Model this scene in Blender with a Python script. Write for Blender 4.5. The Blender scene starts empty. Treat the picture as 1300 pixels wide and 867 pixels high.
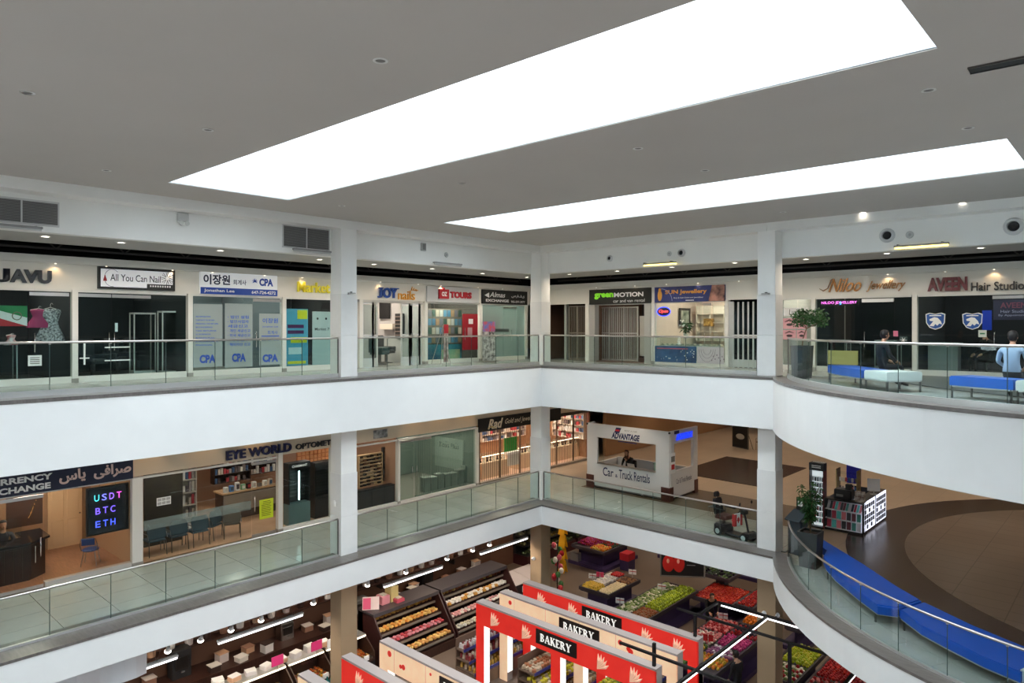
import bpy, math, random
from mathutils import Vector, Matrix
S = bpy.context.scene
COL = S.collection
PI = math.pi
R = math.radians
random.seed(7)

# ------------------------------------------------------------------ camera, sky, exposure
EYE = 1.58                         # eye height over the upper gallery floor
FPX, CXP, HYP = 884.0, 650.0, 414.0
TH = R(42.5)                       # heading, to the left of +Y
cam_d = bpy.data.cameras.new('camera')
cam_d.sensor_width = 36.0
cam_d.lens = FPX * 36.0 / 1300.0
cam_d.shift_y = -(433.5 - HYP) / 1300.0
cam_d.clip_start = 0.05
cam_d.clip_end = 300
cam = bpy.data.objects.new('camera', cam_d)
COL.objects.link(cam)
cam.location = (0, 0, EYE)
cam.rotation_euler = (R(90), 0, TH)
S.camera = cam

world = bpy.data.worlds.new('sky')
S.world = world
world.use_nodes = True
_bg = world.node_tree.nodes['Background']
_bg.inputs['Color'].default_value = (0.86, 0.94, 1.0, 1)
_bg.inputs['Strength'].default_value = SKY_STRENGTH = 13.5

vs = S.view_settings
vs.view_transform = 'Standard'
vs.look = 'None'
vs.gamma = 1.0
vs.use_curve_mapping = False
vs.exposure = 0.0

# pixel rays of the photograph, used to read real positions on real planes
_ax = (-math.sin(TH), math.cos(TH)); _rt = (math.cos(TH), math.sin(TH))
def _ray(x, y):
    k = (x - CXP) / FPX
    return (_ax[0] + _rt[0] * k, _ax[1] + _rt[1] * k, (HYP - y) / FPX)
def onz(x, y, z):
    r = _ray(x, y); t = (z - EYE) / r[2]; return Vector((r[0] * t, r[1] * t, z))
def onx(x, y, X):
    r = _ray(x, y); t = X / r[0]; return Vector((X, r[1] * t, EYE + r[2] * t))
def ony(x, y, Y):
    r = _ray(x, y); t = Y / r[1]; return Vector((r[0] * t, Y, EYE + r[2] * t))

# ------------------------------------------------------------------ materials
def lin(c):
    return tuple(((v / 255) / 12.92 if v / 255 <= 0.04045 else ((v / 255 + 0.055) / 1.055) ** 2.4) for v in c)
MATS = {}
def _new(name):
    m = bpy.data.materials.new(name); m.use_nodes = True
    nt = m.node_tree
    return m, nt, nt.nodes['Principled BSDF']
def mat(rgb, rough=0.5, metal=0.0, noise=0.0, scale=8.0, spec=0.5, bump=0.0, emit=0.0, emc=None, name=None, stretch=None, rgb2=None):
    """plain procedural material; cached on its arguments"""
    key = (rgb, rough, metal, noise, scale, spec, bump, emit, emc, stretch, rgb2)
    if key in MATS: return MATS[key]
    m, nt, b = _new(name or 'paint_%d_%d_%d' % rgb)
    c = lin(rgb)
    b.inputs['Base Color'].default_value = (*c, 1)
    b.inputs['Roughness'].default_value = rough
    b.inputs['Metallic'].default_value = metal
    b.inputs['Specular IOR Level'].default_value = spec
    if noise or rgb2 or bump:
        tc = nt.nodes.new('ShaderNodeTexCoord'); mp = nt.nodes.new('ShaderNodeMapping')
        nz = nt.nodes.new('ShaderNodeTexNoise'); nz.inputs['Scale'].default_value = scale; nz.inputs['Detail'].default_value = 4
        nt.links.new(tc.outputs['Object'], mp.inputs['Vector']); nt.links.new(mp.outputs['Vector'], nz.inputs['Vector'])
        if stretch: mp.inputs['Scale'].default_value = stretch
        if noise or rgb2:
            cr = nt.nodes.new('ShaderNodeValToRGB')
            c2 = lin(rgb2) if rgb2 else tuple(v * (1 - noise) for v in c)
            cr.color_ramp.elements[0].position = 0.35; cr.color_ramp.elements[1].position = 0.65
            cr.color_ramp.elements[0].color = (*c2, 1); cr.color_ramp.elements[1].color = (*c, 1)
            nt.links.new(nz.outputs['Fac'], cr.inputs['Fac']); nt.links.new(cr.outputs['Color'], b.inputs['Base Color'])
        if bump:
            bp = nt.nodes.new('ShaderNodeBump'); bp.inputs['Strength'].default_value = bump
            nt.links.new(nz.outputs['Fac'], bp.inputs['Height']); nt.links.new(bp.outputs['Normal'], b.inputs['Normal'])
    if emit:
        b.inputs['Emission Color'].default_value = (*lin(emc or rgb), 1)
        b.inputs['Emission Strength'].default_value = emit
    MATS[key] = m
    return m
def glass(tint=(0.9, 0.96, 0.94), refl=1.0, name='clear_glass', rough=0.0, frost=0.0):
    key = ('glass', tint, refl, rough, frost)
    if key in MATS: return MATS[key]
    m = bpy.data.materials.new(name); m.use_nodes = True
    nt = m.node_tree; nt.nodes.clear()
    out = nt.nodes.new('ShaderNodeOutputMaterial'); mx = nt.nodes.new('ShaderNodeMixShader')
    tr = nt.nodes.new('ShaderNodeBsdfTransparent'); gl = nt.nodes.new('ShaderNodeBsdfGlossy')
    fr = nt.nodes.new('ShaderNodeFresnel'); mu = nt.nodes.new('ShaderNodeMath'); mu.operation = 'MULTIPLY'
    fr.inputs['IOR'].default_value = 1.5; mu.inputs[1].default_value = refl
    tr.inputs['Color'].default_value = (*tint, 1)
    gl.inputs['Roughness'].default_value = rough
    # only the entry face reflects, so that a thin pane never turns into a total reflector
    ge = nt.nodes.new('ShaderNodeNewGeometry'); inv = nt.nodes.new('ShaderNodeMath'); inv.operation = 'SUBTRACT'; inv.inputs[0].default_value = 1.0
    m3 = nt.nodes.new('ShaderNodeMath'); m3.operation = 'MULTIPLY'
    nt.links.new(ge.outputs['Backfacing'], inv.inputs[1]); nt.links.new(fr.outputs['Fac'], mu.inputs[0]); nt.links.new(mu.outputs[0], m3.inputs[0]); nt.links.new(inv.outputs[0], m3.inputs[1]); nt.links.new(m3.outputs[0], mx.inputs['Fac'])
    src = tr
    if frost:
        df = nt.nodes.new('ShaderNodeBsdfDiffuse'); df.inputs['Color'].default_value = (0.62, 0.68, 0.68, 1)
        m2 = nt.nodes.new('ShaderNodeMixShader'); m2.inputs['Fac'].default_value = frost
        nt.links.new(tr.outputs[0], m2.inputs[1]); nt.links.new(df.outputs[0], m2.inputs[2]); src = m2
    nt.links.new(src.outputs[0], mx.inputs[1]); nt.links.new(gl.outputs[0], mx.inputs[2])
    nt.links.new(mx.outputs[0], out.inputs['Surface'])
    MATS[key] = m
    return m
def emitm(rgb, strength, name='lamp_glow'):
    return mat(rgb, 0.5, emit=strength, emc=rgb, name=name)

# ------------------------------------------------------------------ mesh builder
class MB:
    def __init__(s): s.v = []; s.f = []; s.m = []; s.cur = 0
    def add(s, vs, fs):
        o = len(s.v); s.v += [tuple(v) for v in vs]; s.f += [tuple(i + o for i in f) for f in fs]; s.m += [s.cur] * len(fs); return s
    def box(s, x0, x1, y0, y1, z0, z1, M=None):
        vs = [(x, y, z) for z in (z0, z1) for y in (y0, y1) for x in (x0, x1)]
        if M is not None: vs = [M @ Vector(v) for v in vs]
        return s.add(vs, [(0, 2, 3, 1), (4, 5, 7, 6), (0, 1, 5, 4), (2, 6, 7, 3), (0, 4, 6, 2), (1, 3, 7, 5)])
    def bev(s, x0, x1, y0, y1, z0, z1, b):
        """box with chamfered vertical edges and a chamfered top"""
        def ring(z, i):
            a = b + i
            return [(x0 + a, y0 + i, z), (x1 - a, y0 + i, z), (x1 - i, y0 + a, z), (x1 - i, y1 - a, z), (x1 - a, y1 - i, z), (x0 + a, y1 - i, z), (x0 + i, y1 - a, z), (x0 + i, y0 + a, z)]
        vs = ring(z0, 0) + ring(z1 - b, 0) + ring(z1, b * .8)
        fs = [tuple(range(7, -1, -1)), tuple(range(16, 24))]
        for k in (0, 8):
            for i in range(8): fs.append((k + i, k + (i + 1) % 8, k + 8 + (i + 1) % 8, k + 8 + i))
        return s.add(vs, fs)
    def prism(s, pts, z0, z1, M=None):
        n = len(pts)
        vs = [(p[0], p[1], z0) for p in pts] + [(p[0], p[1], z1) for p in pts]
        if M is not None: vs = [M @ Vector(v) for v in vs]
        return s.add(vs, [tuple(range(n - 1, -1, -1)), tuple(range(n, 2 * n))] + [(i, (i + 1) % n, n + (i + 1) % n, n + i) for i in range(n)])
    def strip(s, a, b, z0a, z1a, close=False):
        """wall along plan polylines a (outer) and b (inner) between two heights"""
        n = len(a)
        vs = [(p[0], p[1], z0a) for p in a] + [(p[0], p[1], z1a) for p in a] + [(p[0], p[1], z0a) for p in b] + [(p[0], p[1], z1a) for p in b]
        fs = []
        for i in range(n - 1):
            fs += [(i, i + 1, n + i + 1, n + i), (2 * n + i + 1, 2 * n + i, 3 * n + i, 3 * n + i + 1), (n + i, n + i + 1, 3 * n + i + 1, 3 * n + i), (i + 1, i, 2 * n + i, 2 * n + i + 1)]
        fs += [(0, n, 3 * n, 2 * n), (n - 1, 3 * n - 1, 4 * n - 1, 2 * n - 1)]
        return s.add(vs, fs)
    def cyl(s, p, q, r0, r1=None, n=12, caps=True):
        p, q = Vector(p), Vector(q); r1 = r0 if r1 is None else r1
        d = (q - p).normalized(); a = d.orthogonal().normalized(); b = d.cross(a)
        vs = []
        for c, r in ((p, r0), (q, r1)):
            for i in range(n):
                t = 2 * PI * i / n; vs.append(c + a * (r * math.cos(t)) + b * (r * math.sin(t)))
        fs = [(i, (i + 1) % n, n + (i + 1) % n, n + i) for i in range(n)]
        if caps: fs += [tuple(range(n - 1, -1, -1)), tuple(range(n, 2 * n))]
        return s.add(vs, fs)
    def tube(s, pts, r, n=8, closed=False):
        pts = [Vector(p) for p in pts]; k = len(pts); vs = []; prev = None
        for i, p in enumerate(pts):
            a = pts[(i - 1) % k] if (i or closed) else p; b = pts[(i + 1) % k] if (i < k - 1 or closed) else p
            d = (b - a).normalized()
            u = d.orthogonal().normalized() if prev is None else (prev - d * prev.dot(d)).normalized()
            prev = u; w = d.cross(u); rr = r[i] if isinstance(r, (list, tuple)) else r
            for j in range(n):
                t = 2 * PI * j / n; vs.append(p + u * (rr * math.cos(t)) + w * (rr * math.sin(t)))
        fs = []
        for i in range(k if closed else k - 1):
            o0 = i * n; o1 = ((i + 1) % k) * n
            for j in range(n): fs.append((o0 + j, o0 + (j + 1) % n, o1 + (j + 1) % n, o1 + j))
        if not closed: fs += [tuple(range(n - 1, -1, -1)), tuple(range((k - 1) * n, k * n))]
        return s.add(vs, fs)
    def lathe(s, prof, c=(0, 0, 0), n=16, sx=1, sy=1, M=None, cap=True):
        vs = []; k = len(prof)
        for (r, z) in prof:
            for j in range(n):
                t = 2 * PI * j / n; v = Vector((r * sx * math.cos(t), r * sy * math.sin(t), z))
                if M is not None: v = M @ v
                vs.append(v + Vector(c))
        fs = []
        for i in range(k - 1):
            for j in range(n): fs.append((i * n + j, i * n + (j + 1) % n, (i + 1) * n + (j + 1) % n, (i + 1) * n + j))
        if cap: fs += [tuple(range(n - 1, -1, -1)), tuple(range((k - 1) * n, k * n))]
        return s.add(vs, fs)
    def ball(s, c, rx, ry=None, rz=None, n=10, k=6, M=None):
        ry = ry or rx; rz = rz or rx; prof = []
        for i in range(k + 1):
            t = -PI / 2 + PI * i / k; prof.append((max(math.cos(t), .02), math.sin(t) * rz))
        return s.lathe(prof, c, n, rx, ry, M)
    def quad(s, a, b, c, d): return s.add([a, b, c, d], [(0, 1, 2, 3)])
    def slab(s, a, b, c, d, th):
        """thin plate with real thickness below a quad"""
        a, b, c, d = map(Vector, (a, b, c, d)); n = (b - a).cross(d - a).normalized() * th
        return s.add([a, b, c, d, a - n, b - n, c - n, d - n], [(0, 1, 2, 3), (7, 6, 5, 4), (0, 4, 5, 1), (1, 5, 6, 2), (2, 6, 7, 3), (3, 7, 4, 0)])
    def data(s, name, ms, smooth=False):
        me = bpy.data.meshes.new(name); me.from_pydata(s.v, [], s.f)
        for m in (ms if isinstance(ms, (list, tuple)) else [ms]): me.materials.append(m)
        if any(s.m): me.polygons.foreach_set('material_index', s.m)
        if smooth: me.polygons.foreach_set('use_smooth', [True] * len(s.f))
        me.update(); return me
    def build(s, name, ms, parent=None, loc=None, rz=0, smooth=False):
        return place(name, s.data(name, ms, smooth), parent, loc, rz)
def place(name, data, parent=None, loc=None, rz=0):
    o = bpy.data.objects.new(name, data); COL.objects.link(o)
    if parent is not None: o.parent = parent
    if loc is not None: o.location = loc
    if rz: o.rotation_euler = (0, 0, rz)
    return o
def tag(o, label=None, cat=None, group=None, kind=None):
    if label: o['label'] = label
    if cat: o['category'] = cat
    if group: o['group'] = group
    if kind: o['kind'] = kind
    return o
def thing(name, label, cat, loc=(0, 0, 0), rz=0, group=None):
    o = bpy.data.objects.new(name, None); COL.objects.link(o)
    o.empty_display_size = 0.1
    o.location = loc; o.rotation_euler = (0, 0, rz)
    return tag(o, label, cat, group)
def struct(o): o['kind'] = 'structure'; return o
def copy_tree(o, loc=None, rz=None, label=None, group=None, parent=None, scale=None):
    c = o.copy(); COL.objects.link(c)
    if parent is not None: c.parent = parent
    if loc is not None: c.location = loc
    if rz is not None: c.rotation_euler = (0, 0, rz)
    if scale is not None: c.scale = scale if isinstance(scale, (tuple, list)) else (scale,) * 3
    if label: c['label'] = label
    if group: c['group'] = group
    for ch in o.children: copy_tree(ch, parent=c)
    return c
def arc(cx, cy, r, a0, a1, n):
    return [(cx + r * math.cos(a0 + (a1 - a0) * i / n), cy + r * math.sin(a0 + (a1 - a0) * i / n)) for i in range(n + 1)]
def bevel(o, w=0.01, seg=2):
    md = o.modifiers.new('bevel', 'BEVEL'); md.width = w; md.segments = seg; md.limit_method = 'ANGLE'; return o

# ------------------------------------------------------------------ lettering (flat print or raised letters), always on a real surface
TSC = bpy.data.scenes.new('lettering_bench')   # scratch scene where text is turned into meshes, removed at the end
def text_mesh(body, width=None, height=None, bold=0.0, shear=0.0, extrude=0.0, align='LEFT', space=1.0, narrow=None):
    cu = bpy.data.curves.new('lettering', 'FONT'); cu.body = body
    cu.offset = bold; cu.shear = shear; cu.extrude = extrude; cu.resolution_u = 3; cu.space_character = space
    ob = bpy.data.objects.new('lettering', cu); TSC.collection.objects.link(ob)
    with bpy.context.temp_override(scene=TSC, view_layer=TSC.view_layers[0]): dg = bpy.context.evaluated_depsgraph_get()
    me = bpy.data.meshes.new_from_object(ob.evaluated_get(dg)); me.name = 'lettering'
    bpy.data.objects.remove(ob); bpy.data.curves.remove(cu)
    if len(me.vertices) == 0: return me
    xs = [v.co.x for v in me.vertices]; ys = [v.co.y for v in me.vertices]
    x0, x1, y0, y1 = min(xs), max(xs), min(ys), max(ys)
    sx = sy = 1.0
    if height: sy = height / (y1 - y0); sx = sy
    if width: sx = width / (x1 - x0); sy = sy if height else sx
    ax = {'LEFT': x0, 'CENTER': (x0 + x1) / 2, 'RIGHT': x1}[align]
    for v in me.vertices:
        v.co.x = (v.co.x - ax) * sx; v.co.y = (v.co.y - (y0 + y1) / 2) * sy
    return me
def text(body, m, parent, x, z, y=-0.004, width=None, height=None, bold=0.0, shear=0.0, extrude=0.0, align='CENTER', name='lettering', face=0, split=False, space=1.0, label=None):
    """letters in a facade frame: x along, z up, y into the wall (letters stand at y, towards -y); face turns about z"""
    me = text_mesh(body, width, height, bold, shear, 0, align, space)
    M = Matrix.Rotation(face, 4, 'Z') @ Matrix.Rotation(R(90), 4, 'X')
    me.transform(M)
    th = max(extrude, 0.0)
    me.materials.clear(); me.materials.append(m)
    if split:
        letter_split(me, m, parent, (x, y, z), face, th, name)
        return None
    o = place(name, me, parent, (x, y, z))
    if th:
        md = o.modifiers.new('depth', 'SOLIDIFY'); md.thickness = th; md.offset = 0
    if label: o['label'] = label
    return o
def letter_split(me, m, parent, loc, face, th, name):
    n = len(me.vertices); par = list(range(n))
    def find(a):
        while par[a] != a: par[a] = par[par[a]]; a = par[a]
        return a
    for e in me.edges: par[find(e.vertices[0])] = find(e.vertices[1])
    c, s_ = math.cos(face), math.sin(face)
    isl = {}
    for p in me.polygons: isl.setdefault(find(p.vertices[0]), []).append(p)
    grp = []
    for k, ps in isl.items():
        xs = [me.vertices[i].co.x * c + me.vertices[i].co.y * s_ for p in ps for i in p.vertices]
        grp.append([min(xs), max(xs), ps])
    grp.sort(key=lambda g: g[0]); out = []
    for g in grp:
        if out and min(out[-1][1], g[1]) - max(out[-1][0], g[0]) > 0.55 * min(out[-1][1] - out[-1][0], g[1] - g[0]):
            out[-1][1] = max(out[-1][1], g[1]); out[-1][2] += g[2]
        else: out.append(g)
    for g in out:
        b = MB(); idx = {}
        for p in g[2]:
            for i in p.vertices:
                if i not in idx: idx[i] = len(b.v); b.v.append(tuple(me.vertices[i].co))
            b.f.append(tuple(idx[i] for i in p.vertices)); b.m.append(0)
        o = b.build(name, m, parent, loc)
        if th:
            md = o.modifiers.new('depth', 'SOLIDIFY'); md.thickness = th; md.offset = 0
    bpy.data.meshes.remove(me)

# palette
WHITE = mat((236, 236, 234), 0.55, noise=0.03, scale=1.5, name='white_drywall_paint')
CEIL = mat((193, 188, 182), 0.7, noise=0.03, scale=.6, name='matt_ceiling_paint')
COLP = mat((245, 243, 238), 0.45, name='column_paint')
STONE = mat((234, 232, 228), 0.3, noise=0.06, scale=2.0, name='column_stone_cladding')
LEDGE = mat((112, 106, 102), 0.3, noise=0.25, scale=3.0, name='grey_polished_ledge_stone', stretch=(1, 6, 1))
STEEL = mat((190, 186, 182), 0.28, metal=1.0, name='brushed_steel')
DSTEEL = mat((110, 108, 106), 0.35, metal=1.0, name='dark_steel')
ALU = mat((206, 205, 202), 0.35, metal=.7, name='anodised_aluminium')
BLACK = mat((18, 18, 20), 0.5, name='black_plastic')
DARK = mat((38, 38, 40), 0.6, name='dark_paint')
GREYP = mat((120, 118, 115), 0.6, name='grey_paint')
CHROME = mat((225, 225, 225), 0.12, metal=1.0, name='chrome')
RAILG = glass((0.88, 0.95, 0.935), 0.6, 'green_tinted_rail_glass')
SHOPG = glass((0.84, 0.92, 0.92), 1.0, 'shop_window_glass')
CLEARG = glass((0.93, 0.96, 0.95), 0.8, 'clear_showcase_glass')
ORD = 'first second third fourth fifth sixth seventh eighth ninth tenth eleventh twelfth thirteenth fourteenth fifteenth sixteenth seventeenth eighteenth nineteenth twentieth'.split()
ORD += ['twenty-' + o for o in ORD[:9]] + ['thirtieth'] + ['thirty-' + o for o in ORD[:9]]
# ------------------------------------------------------------------ the building: levels, slabs, columns, ceiling
LX, BY = -17.07, 20.30             # slab edges of the left and the back gallery
ACX, ACY, ARAD = 0.78, 24.17, 9.76 # the round balcony
F3, F2, F1 = 0.05, -5.30, -10.62   # floor levels
SFX, SFY = -21.4, 24.6             # shop front planes
CZ = 4.72
def outline(d, n=44, x1=16.0, y0=-12.0):
    r = ARAD - d; xa = math.sqrt(r * r - (ACY - BY - d) ** 2)
    a0 = PI + math.asin((ACY - BY - d) / r); a1 = 2 * PI - math.asin((ACY - BY - d) / r)
    return [(LX - d, y0), (LX - d, BY + d)] + arc(ACX, ACY, r, a0, a1, n) + [(x1, BY + d)]
def outline_mix(d, da, n=44):
    r = ARAD - da; a0 = PI + math.asin((ACY - BY - da) / r); a1 = 2 * PI - math.asin((ACY - BY - da) / r)
    return [(LX - d, -12.0), (LX - d, BY + d)] + arc(ACX, ACY, r, a0, a1, n) + [(16.0, BY + d)]
def slab_poly(d): return outline(d) + [(16, 52), (-32, 52), (-32, -12)]

TILE_L3 = mat((176, 178, 174), 0.22, noise=0.08, scale=1.3, name='grey_porcelain_upper')
TILE = mat((182, 179, 174), 0.16, noise=0.10, scale=1.1, name='grey_porcelain_tile')
GROUT = mat((120, 119, 115), 0.8, name='tile_grout')
def tile_mat(name, c1, c2, w, h, rough=0.25, grout=(95, 92, 88), mortar=0.008):
    m, nt, b = _new(name)
    tc = nt.nodes.new('ShaderNodeTexCoord'); br = nt.nodes.new('ShaderNodeTexBrick')
    br.offset = 0.0; br.inputs['Scale'].default_value = 1.0; br.inputs['Brick Width'].default_value = w; br.inputs['Row Height'].default_value = h
    br.inputs['Mortar Size'].default_value = mortar; br.inputs['Mortar Smooth'].default_value = 0.0
    br.inputs['Color1'].default_value = (*lin(c1), 1); br.inputs['Color2'].default_value = (*lin(c2), 1); br.inputs['Mortar'].default_value = (*lin(grout), 1)
    nt.links.new(tc.outputs['Object'], br.inputs['Vector']); nt.links.new(br.outputs['Color'], b.inputs['Base Color'])
    b.inputs['Roughness'].default_value = rough
    return m
HALL = tile_mat('hall_floor_tile', (176, 158, 138), (168, 151, 132), 0.9, 0.9, 0.28, (150, 135, 118))

# floors (slab bodies) with laid tiles
o = struct(MB().prism(slab_poly(.45), -0.30, F3 - .02).build('floor', GROUT)); o['label'] = 'upper gallery floor'
o = struct(MB().prism(slab_poly(.45), F2 - .45, F2 - .02).build('floor', HALL)); o['label'] = 'middle level floor of hall and galleries'
FL2 = o
o = struct(MB().box(-34, 18, -14, 56, F1 - .3, F1).build('floor', mat((112, 96, 84), 0.35, noise=0.12, scale=.8, name='brown_market_floor'))); o['label'] = 'brown floor of the market'
o = struct(MB().prism(slab_poly(.3), -1.46, -1.40).build('ceiling', WHITE)); o['label'] = 'ceiling of the middle level'
o = struct(MB().prism(slab_poly(.3), -5.955, -5.9).build('ceiling', DARK)); o['label'] = 'ceiling of the market'

def tiles(fl, x0, x1, y0, y1, z, sx, sy, m, keep=None):
    me = MB().box(.007, sx - .007, .007, sy - .007, -.02, 0).data('tile', m)
    ny = int(round((y1 - y0) / sy)); nx = int(math.ceil((x1 - x0) / sx - 1e-6))
    for j in range(ny):
        for i in range(nx):
            p = (x1 - (i + 1) * sx, y0 + j * sy)
            if keep and not keep(p[0] + sx / 2, p[1] + sy / 2): continue
            t = place('tile', me, fl, (p[0], p[1], z)); t.location.z = z + random.uniform(-.0012, 0)
FL3 = bpy.data.objects['floor']
tiles(FL3, -21.4, -18.0, 2.4, 24.6, F3, .85, 1.2, TILE_L3)
tiles(FL2, -21.4, -18.0, 2.4, 24.6, F2 + .004, .85, 1.2, TILE)
# the light tile strips in front of the hall and on the round balcony, in front of the bench
def ring_poly(r0, r1, a0, a1, n=10):
    return arc(ACX, ACY, r1, a0, a1, n) + arc(ACX, ACY, r0, a1, a0, n)
for k in range(13):
    a0 = R(205 + 6.4 * k)
    for z, m, f in ((F3, TILE_L3, FL3), (F2 + .004, TILE, FL2)):
        for ra, rb in ((7.75, 8.5), (8.51, 9.25)) + (((6.7, 7.74),) if f is FL3 else ()):
            MB().prism(ring_poly(ra, rb, a0 + .0006, a0 + R(6.4) - .0006, 3), z - .02, z).build('tile', m, f)
LIGHTST = tile_mat('light_hall_tile', (186, 187, 180), (180, 181, 174), 1.2, .85, .18, (118, 117, 112))
MB().box(-18.0, -8.2, 21.25, 24.0, F2 - .02, F2 + .004).build('tile_border', LIGHTST, FL2)
MB().box(-18.0, -8.2, 21.25, 24.6, F3 - .02, F3).build('tile_border', tile_mat('light_upper_tile', (172, 174, 170), (166, 168, 164), 1.2, .85, .2, (130, 130, 126)), FL3)
MB().box(-8.2, 14, 22, 24.6, F3 - .02, F3).build('tile_border', TILE_L3, FL3)

# white slab edges and polished ledges under the railings
for z0, z1, nm in ((-1.465, -.01, 'upper'), (-5.96, -5.27, 'middle')):
    MBx = MB().strip(outline(0), outline(.45), z0, z1)
    o = struct(MBx.build('trim_1' if nm == 'upper' else 'trim_2', WHITE)); o['label'] = 'white %s balcony edge band' % nm
    o = struct(MB().strip(outline(-.012), outline_mix(.97, .52), z1, z1 + (.08 if nm == 'upper' else .06)).build('trim_3' if nm == 'upper' else 'trim_4', LEDGE)); o['label'] = 'polished grey ledge below the %s railing' % nm

# main ceiling with deep daylight wells
SKY_Y = [(6.15 - 16.1, 9.05 - 16.1), (6.15 - 8.05, 9.05 - 8.05), (6.15, 9.05), (14.2, 17.15)]
SKY_X = [(-15.85, -1.77), (3.2, 17.2)]  # second column: out-of-view wells added to let in more daylight
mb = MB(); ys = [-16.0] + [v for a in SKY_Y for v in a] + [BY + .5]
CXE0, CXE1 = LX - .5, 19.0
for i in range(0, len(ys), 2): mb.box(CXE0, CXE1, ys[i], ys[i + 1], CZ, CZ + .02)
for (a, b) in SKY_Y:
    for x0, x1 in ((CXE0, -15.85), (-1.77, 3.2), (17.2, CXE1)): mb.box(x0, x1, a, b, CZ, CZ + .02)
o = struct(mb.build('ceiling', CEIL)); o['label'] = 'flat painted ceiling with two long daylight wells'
WELL = mat((206, 212, 216), 0.6, name='white_well_lining')
WH = 2.3
wi = 0
for (x0, x1) in SKY_X:
    for (y0, y1) in SKY_Y:
        xm = x0 + (x1 - x0) * .405
        w = struct(MB().box(x0 - .08, x0, y0 - .08, y1 + .08, CZ + .006, CZ + WH).build('wall_skylight', WELL))
        w['label'] = 'white lining of a ceiling daylight well'
        mbw = MB().box(x1, x1 + .08, y0 - .08, y1 + .08, CZ + .006, CZ + WH); mbw.build('lining_panel', WELL, w)
        for a, b in ((x0, xm - .006), (xm + .006, x1)):
            MB().box(a, b, y1, y1 + .08, CZ + .006, CZ + WH).build('lining_panel', WELL, w)
            MB().box(a, b, y0 - .08, y0, CZ + .006, CZ + WH).build('lining_panel', WELL, w)
        for k in range(10):
            xa = x0 + (x1 - x0) * k / 10
            MB().box(xa + .02, xa + (x1 - x0) / 10 - .02, y0, y1, CZ + WH, CZ + WH + .02).build('glass_pane', glass((.97, .98, .98), .5, 'skylight_glazing'), w)
            MB().box(xa - .02, xa + .02, y0, y1, CZ + WH, CZ + WH + .06).build('glazing_bar', ALU, w)
        L = bpy.data.lights.new('daylight_portal', 'AREA'); L.shape = 'RECTANGLE'; L.size = x1 - x0; L.size_y = y1 - y0; L.energy = 1
        try: L.cycles.is_portal = True
        except Exception: pass
        lo = bpy.data.objects.new('daylight_portal', L); COL.objects.link(lo); lo.location = ((x0 + x1) / 2, (y0 + y1) / 2, CZ + WH - .05)

# ceiling edge band, fascia beam and gallery soffit (left, then back)
BEAM = mat((242, 241, 236), 0.55, noise=0.03, scale=1.2, name='white_fascia_paint')
mb = MB()
mb.box(LX - .62, LX - .5, -16, BY + .62, 4.47, CZ + .12)
mb.box(LX - 1.1, LX - .62, -16, BY + 1.1, 4.47, 4.60)
mb.box(LX - 1.35, LX - 1.05, -16, BY + 1.35, 3.67, 4.60)
o = struct(mb.build('wall_left', BEAM)); o['label'] = 'white fascia beam over the upper left gallery'
mb = MB()
mb.box(LX - .62, -8.585, BY + .5, BY + .62, 4.47, CZ + .12); mb.box(-8.565, 19, BY + .5, BY + .62, 4.47, CZ + .12)
mb.box(LX - 1.1, 19, BY + .62, BY + 1.1, 4.47, 4.60)
mb.box(LX - 1.35, 19, BY + 1.05, BY + 1.35, 3.67, 4.60)
o = struct(mb.build('wall_back', BEAM)); o['label'] = 'white fascia beam over the upper back gallery'
SOF = mat((176, 174, 170), 0.6, name='grey_soffit_paint')
mb = MB().box(-20.5, LX - 1.35, -16, 23.73, 3.67, 3.72).box(LX - 1.35, 19, BY + 1.35, 23.73, 3.67, 3.72)
o = struct(mb.build('ceiling', SOF)); o['label'] = 'grey soffit over the upper galleries'
# dark open plenum behind the soffit
PLN = mat((30, 28, 28), 0.9, name='dark_plenum')
mb = MB().box(-23.2, -23.1, -16, 52, 3.45, 4.8).box(-23.2, -17.9, -16, 27, 4.8, 4.9).box(-23.2, 19, 26.4, 26.5, 3.45, 4.8).box(-23.2, 19, 21.3, 26.5, 4.8, 4.9)
o = struct(mb.build('wall_plenum', PLN)); o['label'] = 'dark void above the shop fronts'
PIPE = mat((72, 66, 62), 0.6, metal=.3, name='duct_steel')
mb = MB().cyl((-22.2, -4, 4.1), (-22.2, 25, 4.1), .22, n=14); tag(mb.build('ventilation_duct', PIPE, smooth=True), 'round dark duct above the left shop fronts', 'duct')
mb = MB().cyl((-20, 25.6, 4.15), (14, 25.6, 4.15), .22, n=14); tag(mb.build('ventilation_duct', PIPE, smooth=True), 'round dark duct above the back shop fronts', 'duct')
tr = thing('roof_truss', 'dark steel roof truss above the left shop fronts', 'truss', (-21.6, 0, 0))
for z in (3.62, 4.45): MB().box(-.03, .03, -4, 24, z, z + .06).build('chord', PIPE, tr)
for k in range(16):
    y = -3 + 1.7 * k
    MB().cyl((0, y, 3.65), (0, y + .85, 4.45), .02, n=6).build('web_bar', PIPE, tr); MB().cyl((0, y + .85, 4.45), (0, y + 1.7, 3.65), .02, n=6).build('web_bar', PIPE, tr)
tr = thing('roof_truss', 'dark steel roof truss above the back shop fronts', 'truss', (0, 24.95, 0))
for z in (3.62, 4.45): MB().box(-20, 14, -.03, .03, z, z + .06).build('chord', PIPE, tr)
for k in range(18):
    x = -19 + 1.8 * k
    MB().cyl((x, 0, 3.65), (x + .9, 0, 4.45), .02, n=6).build('web_bar', PIPE, tr); MB().cyl((x + .9, 0, 4.45), (x + 1.8, 0, 3.65), .02, n=6).build('web_bar', PIPE, tr)

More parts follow.
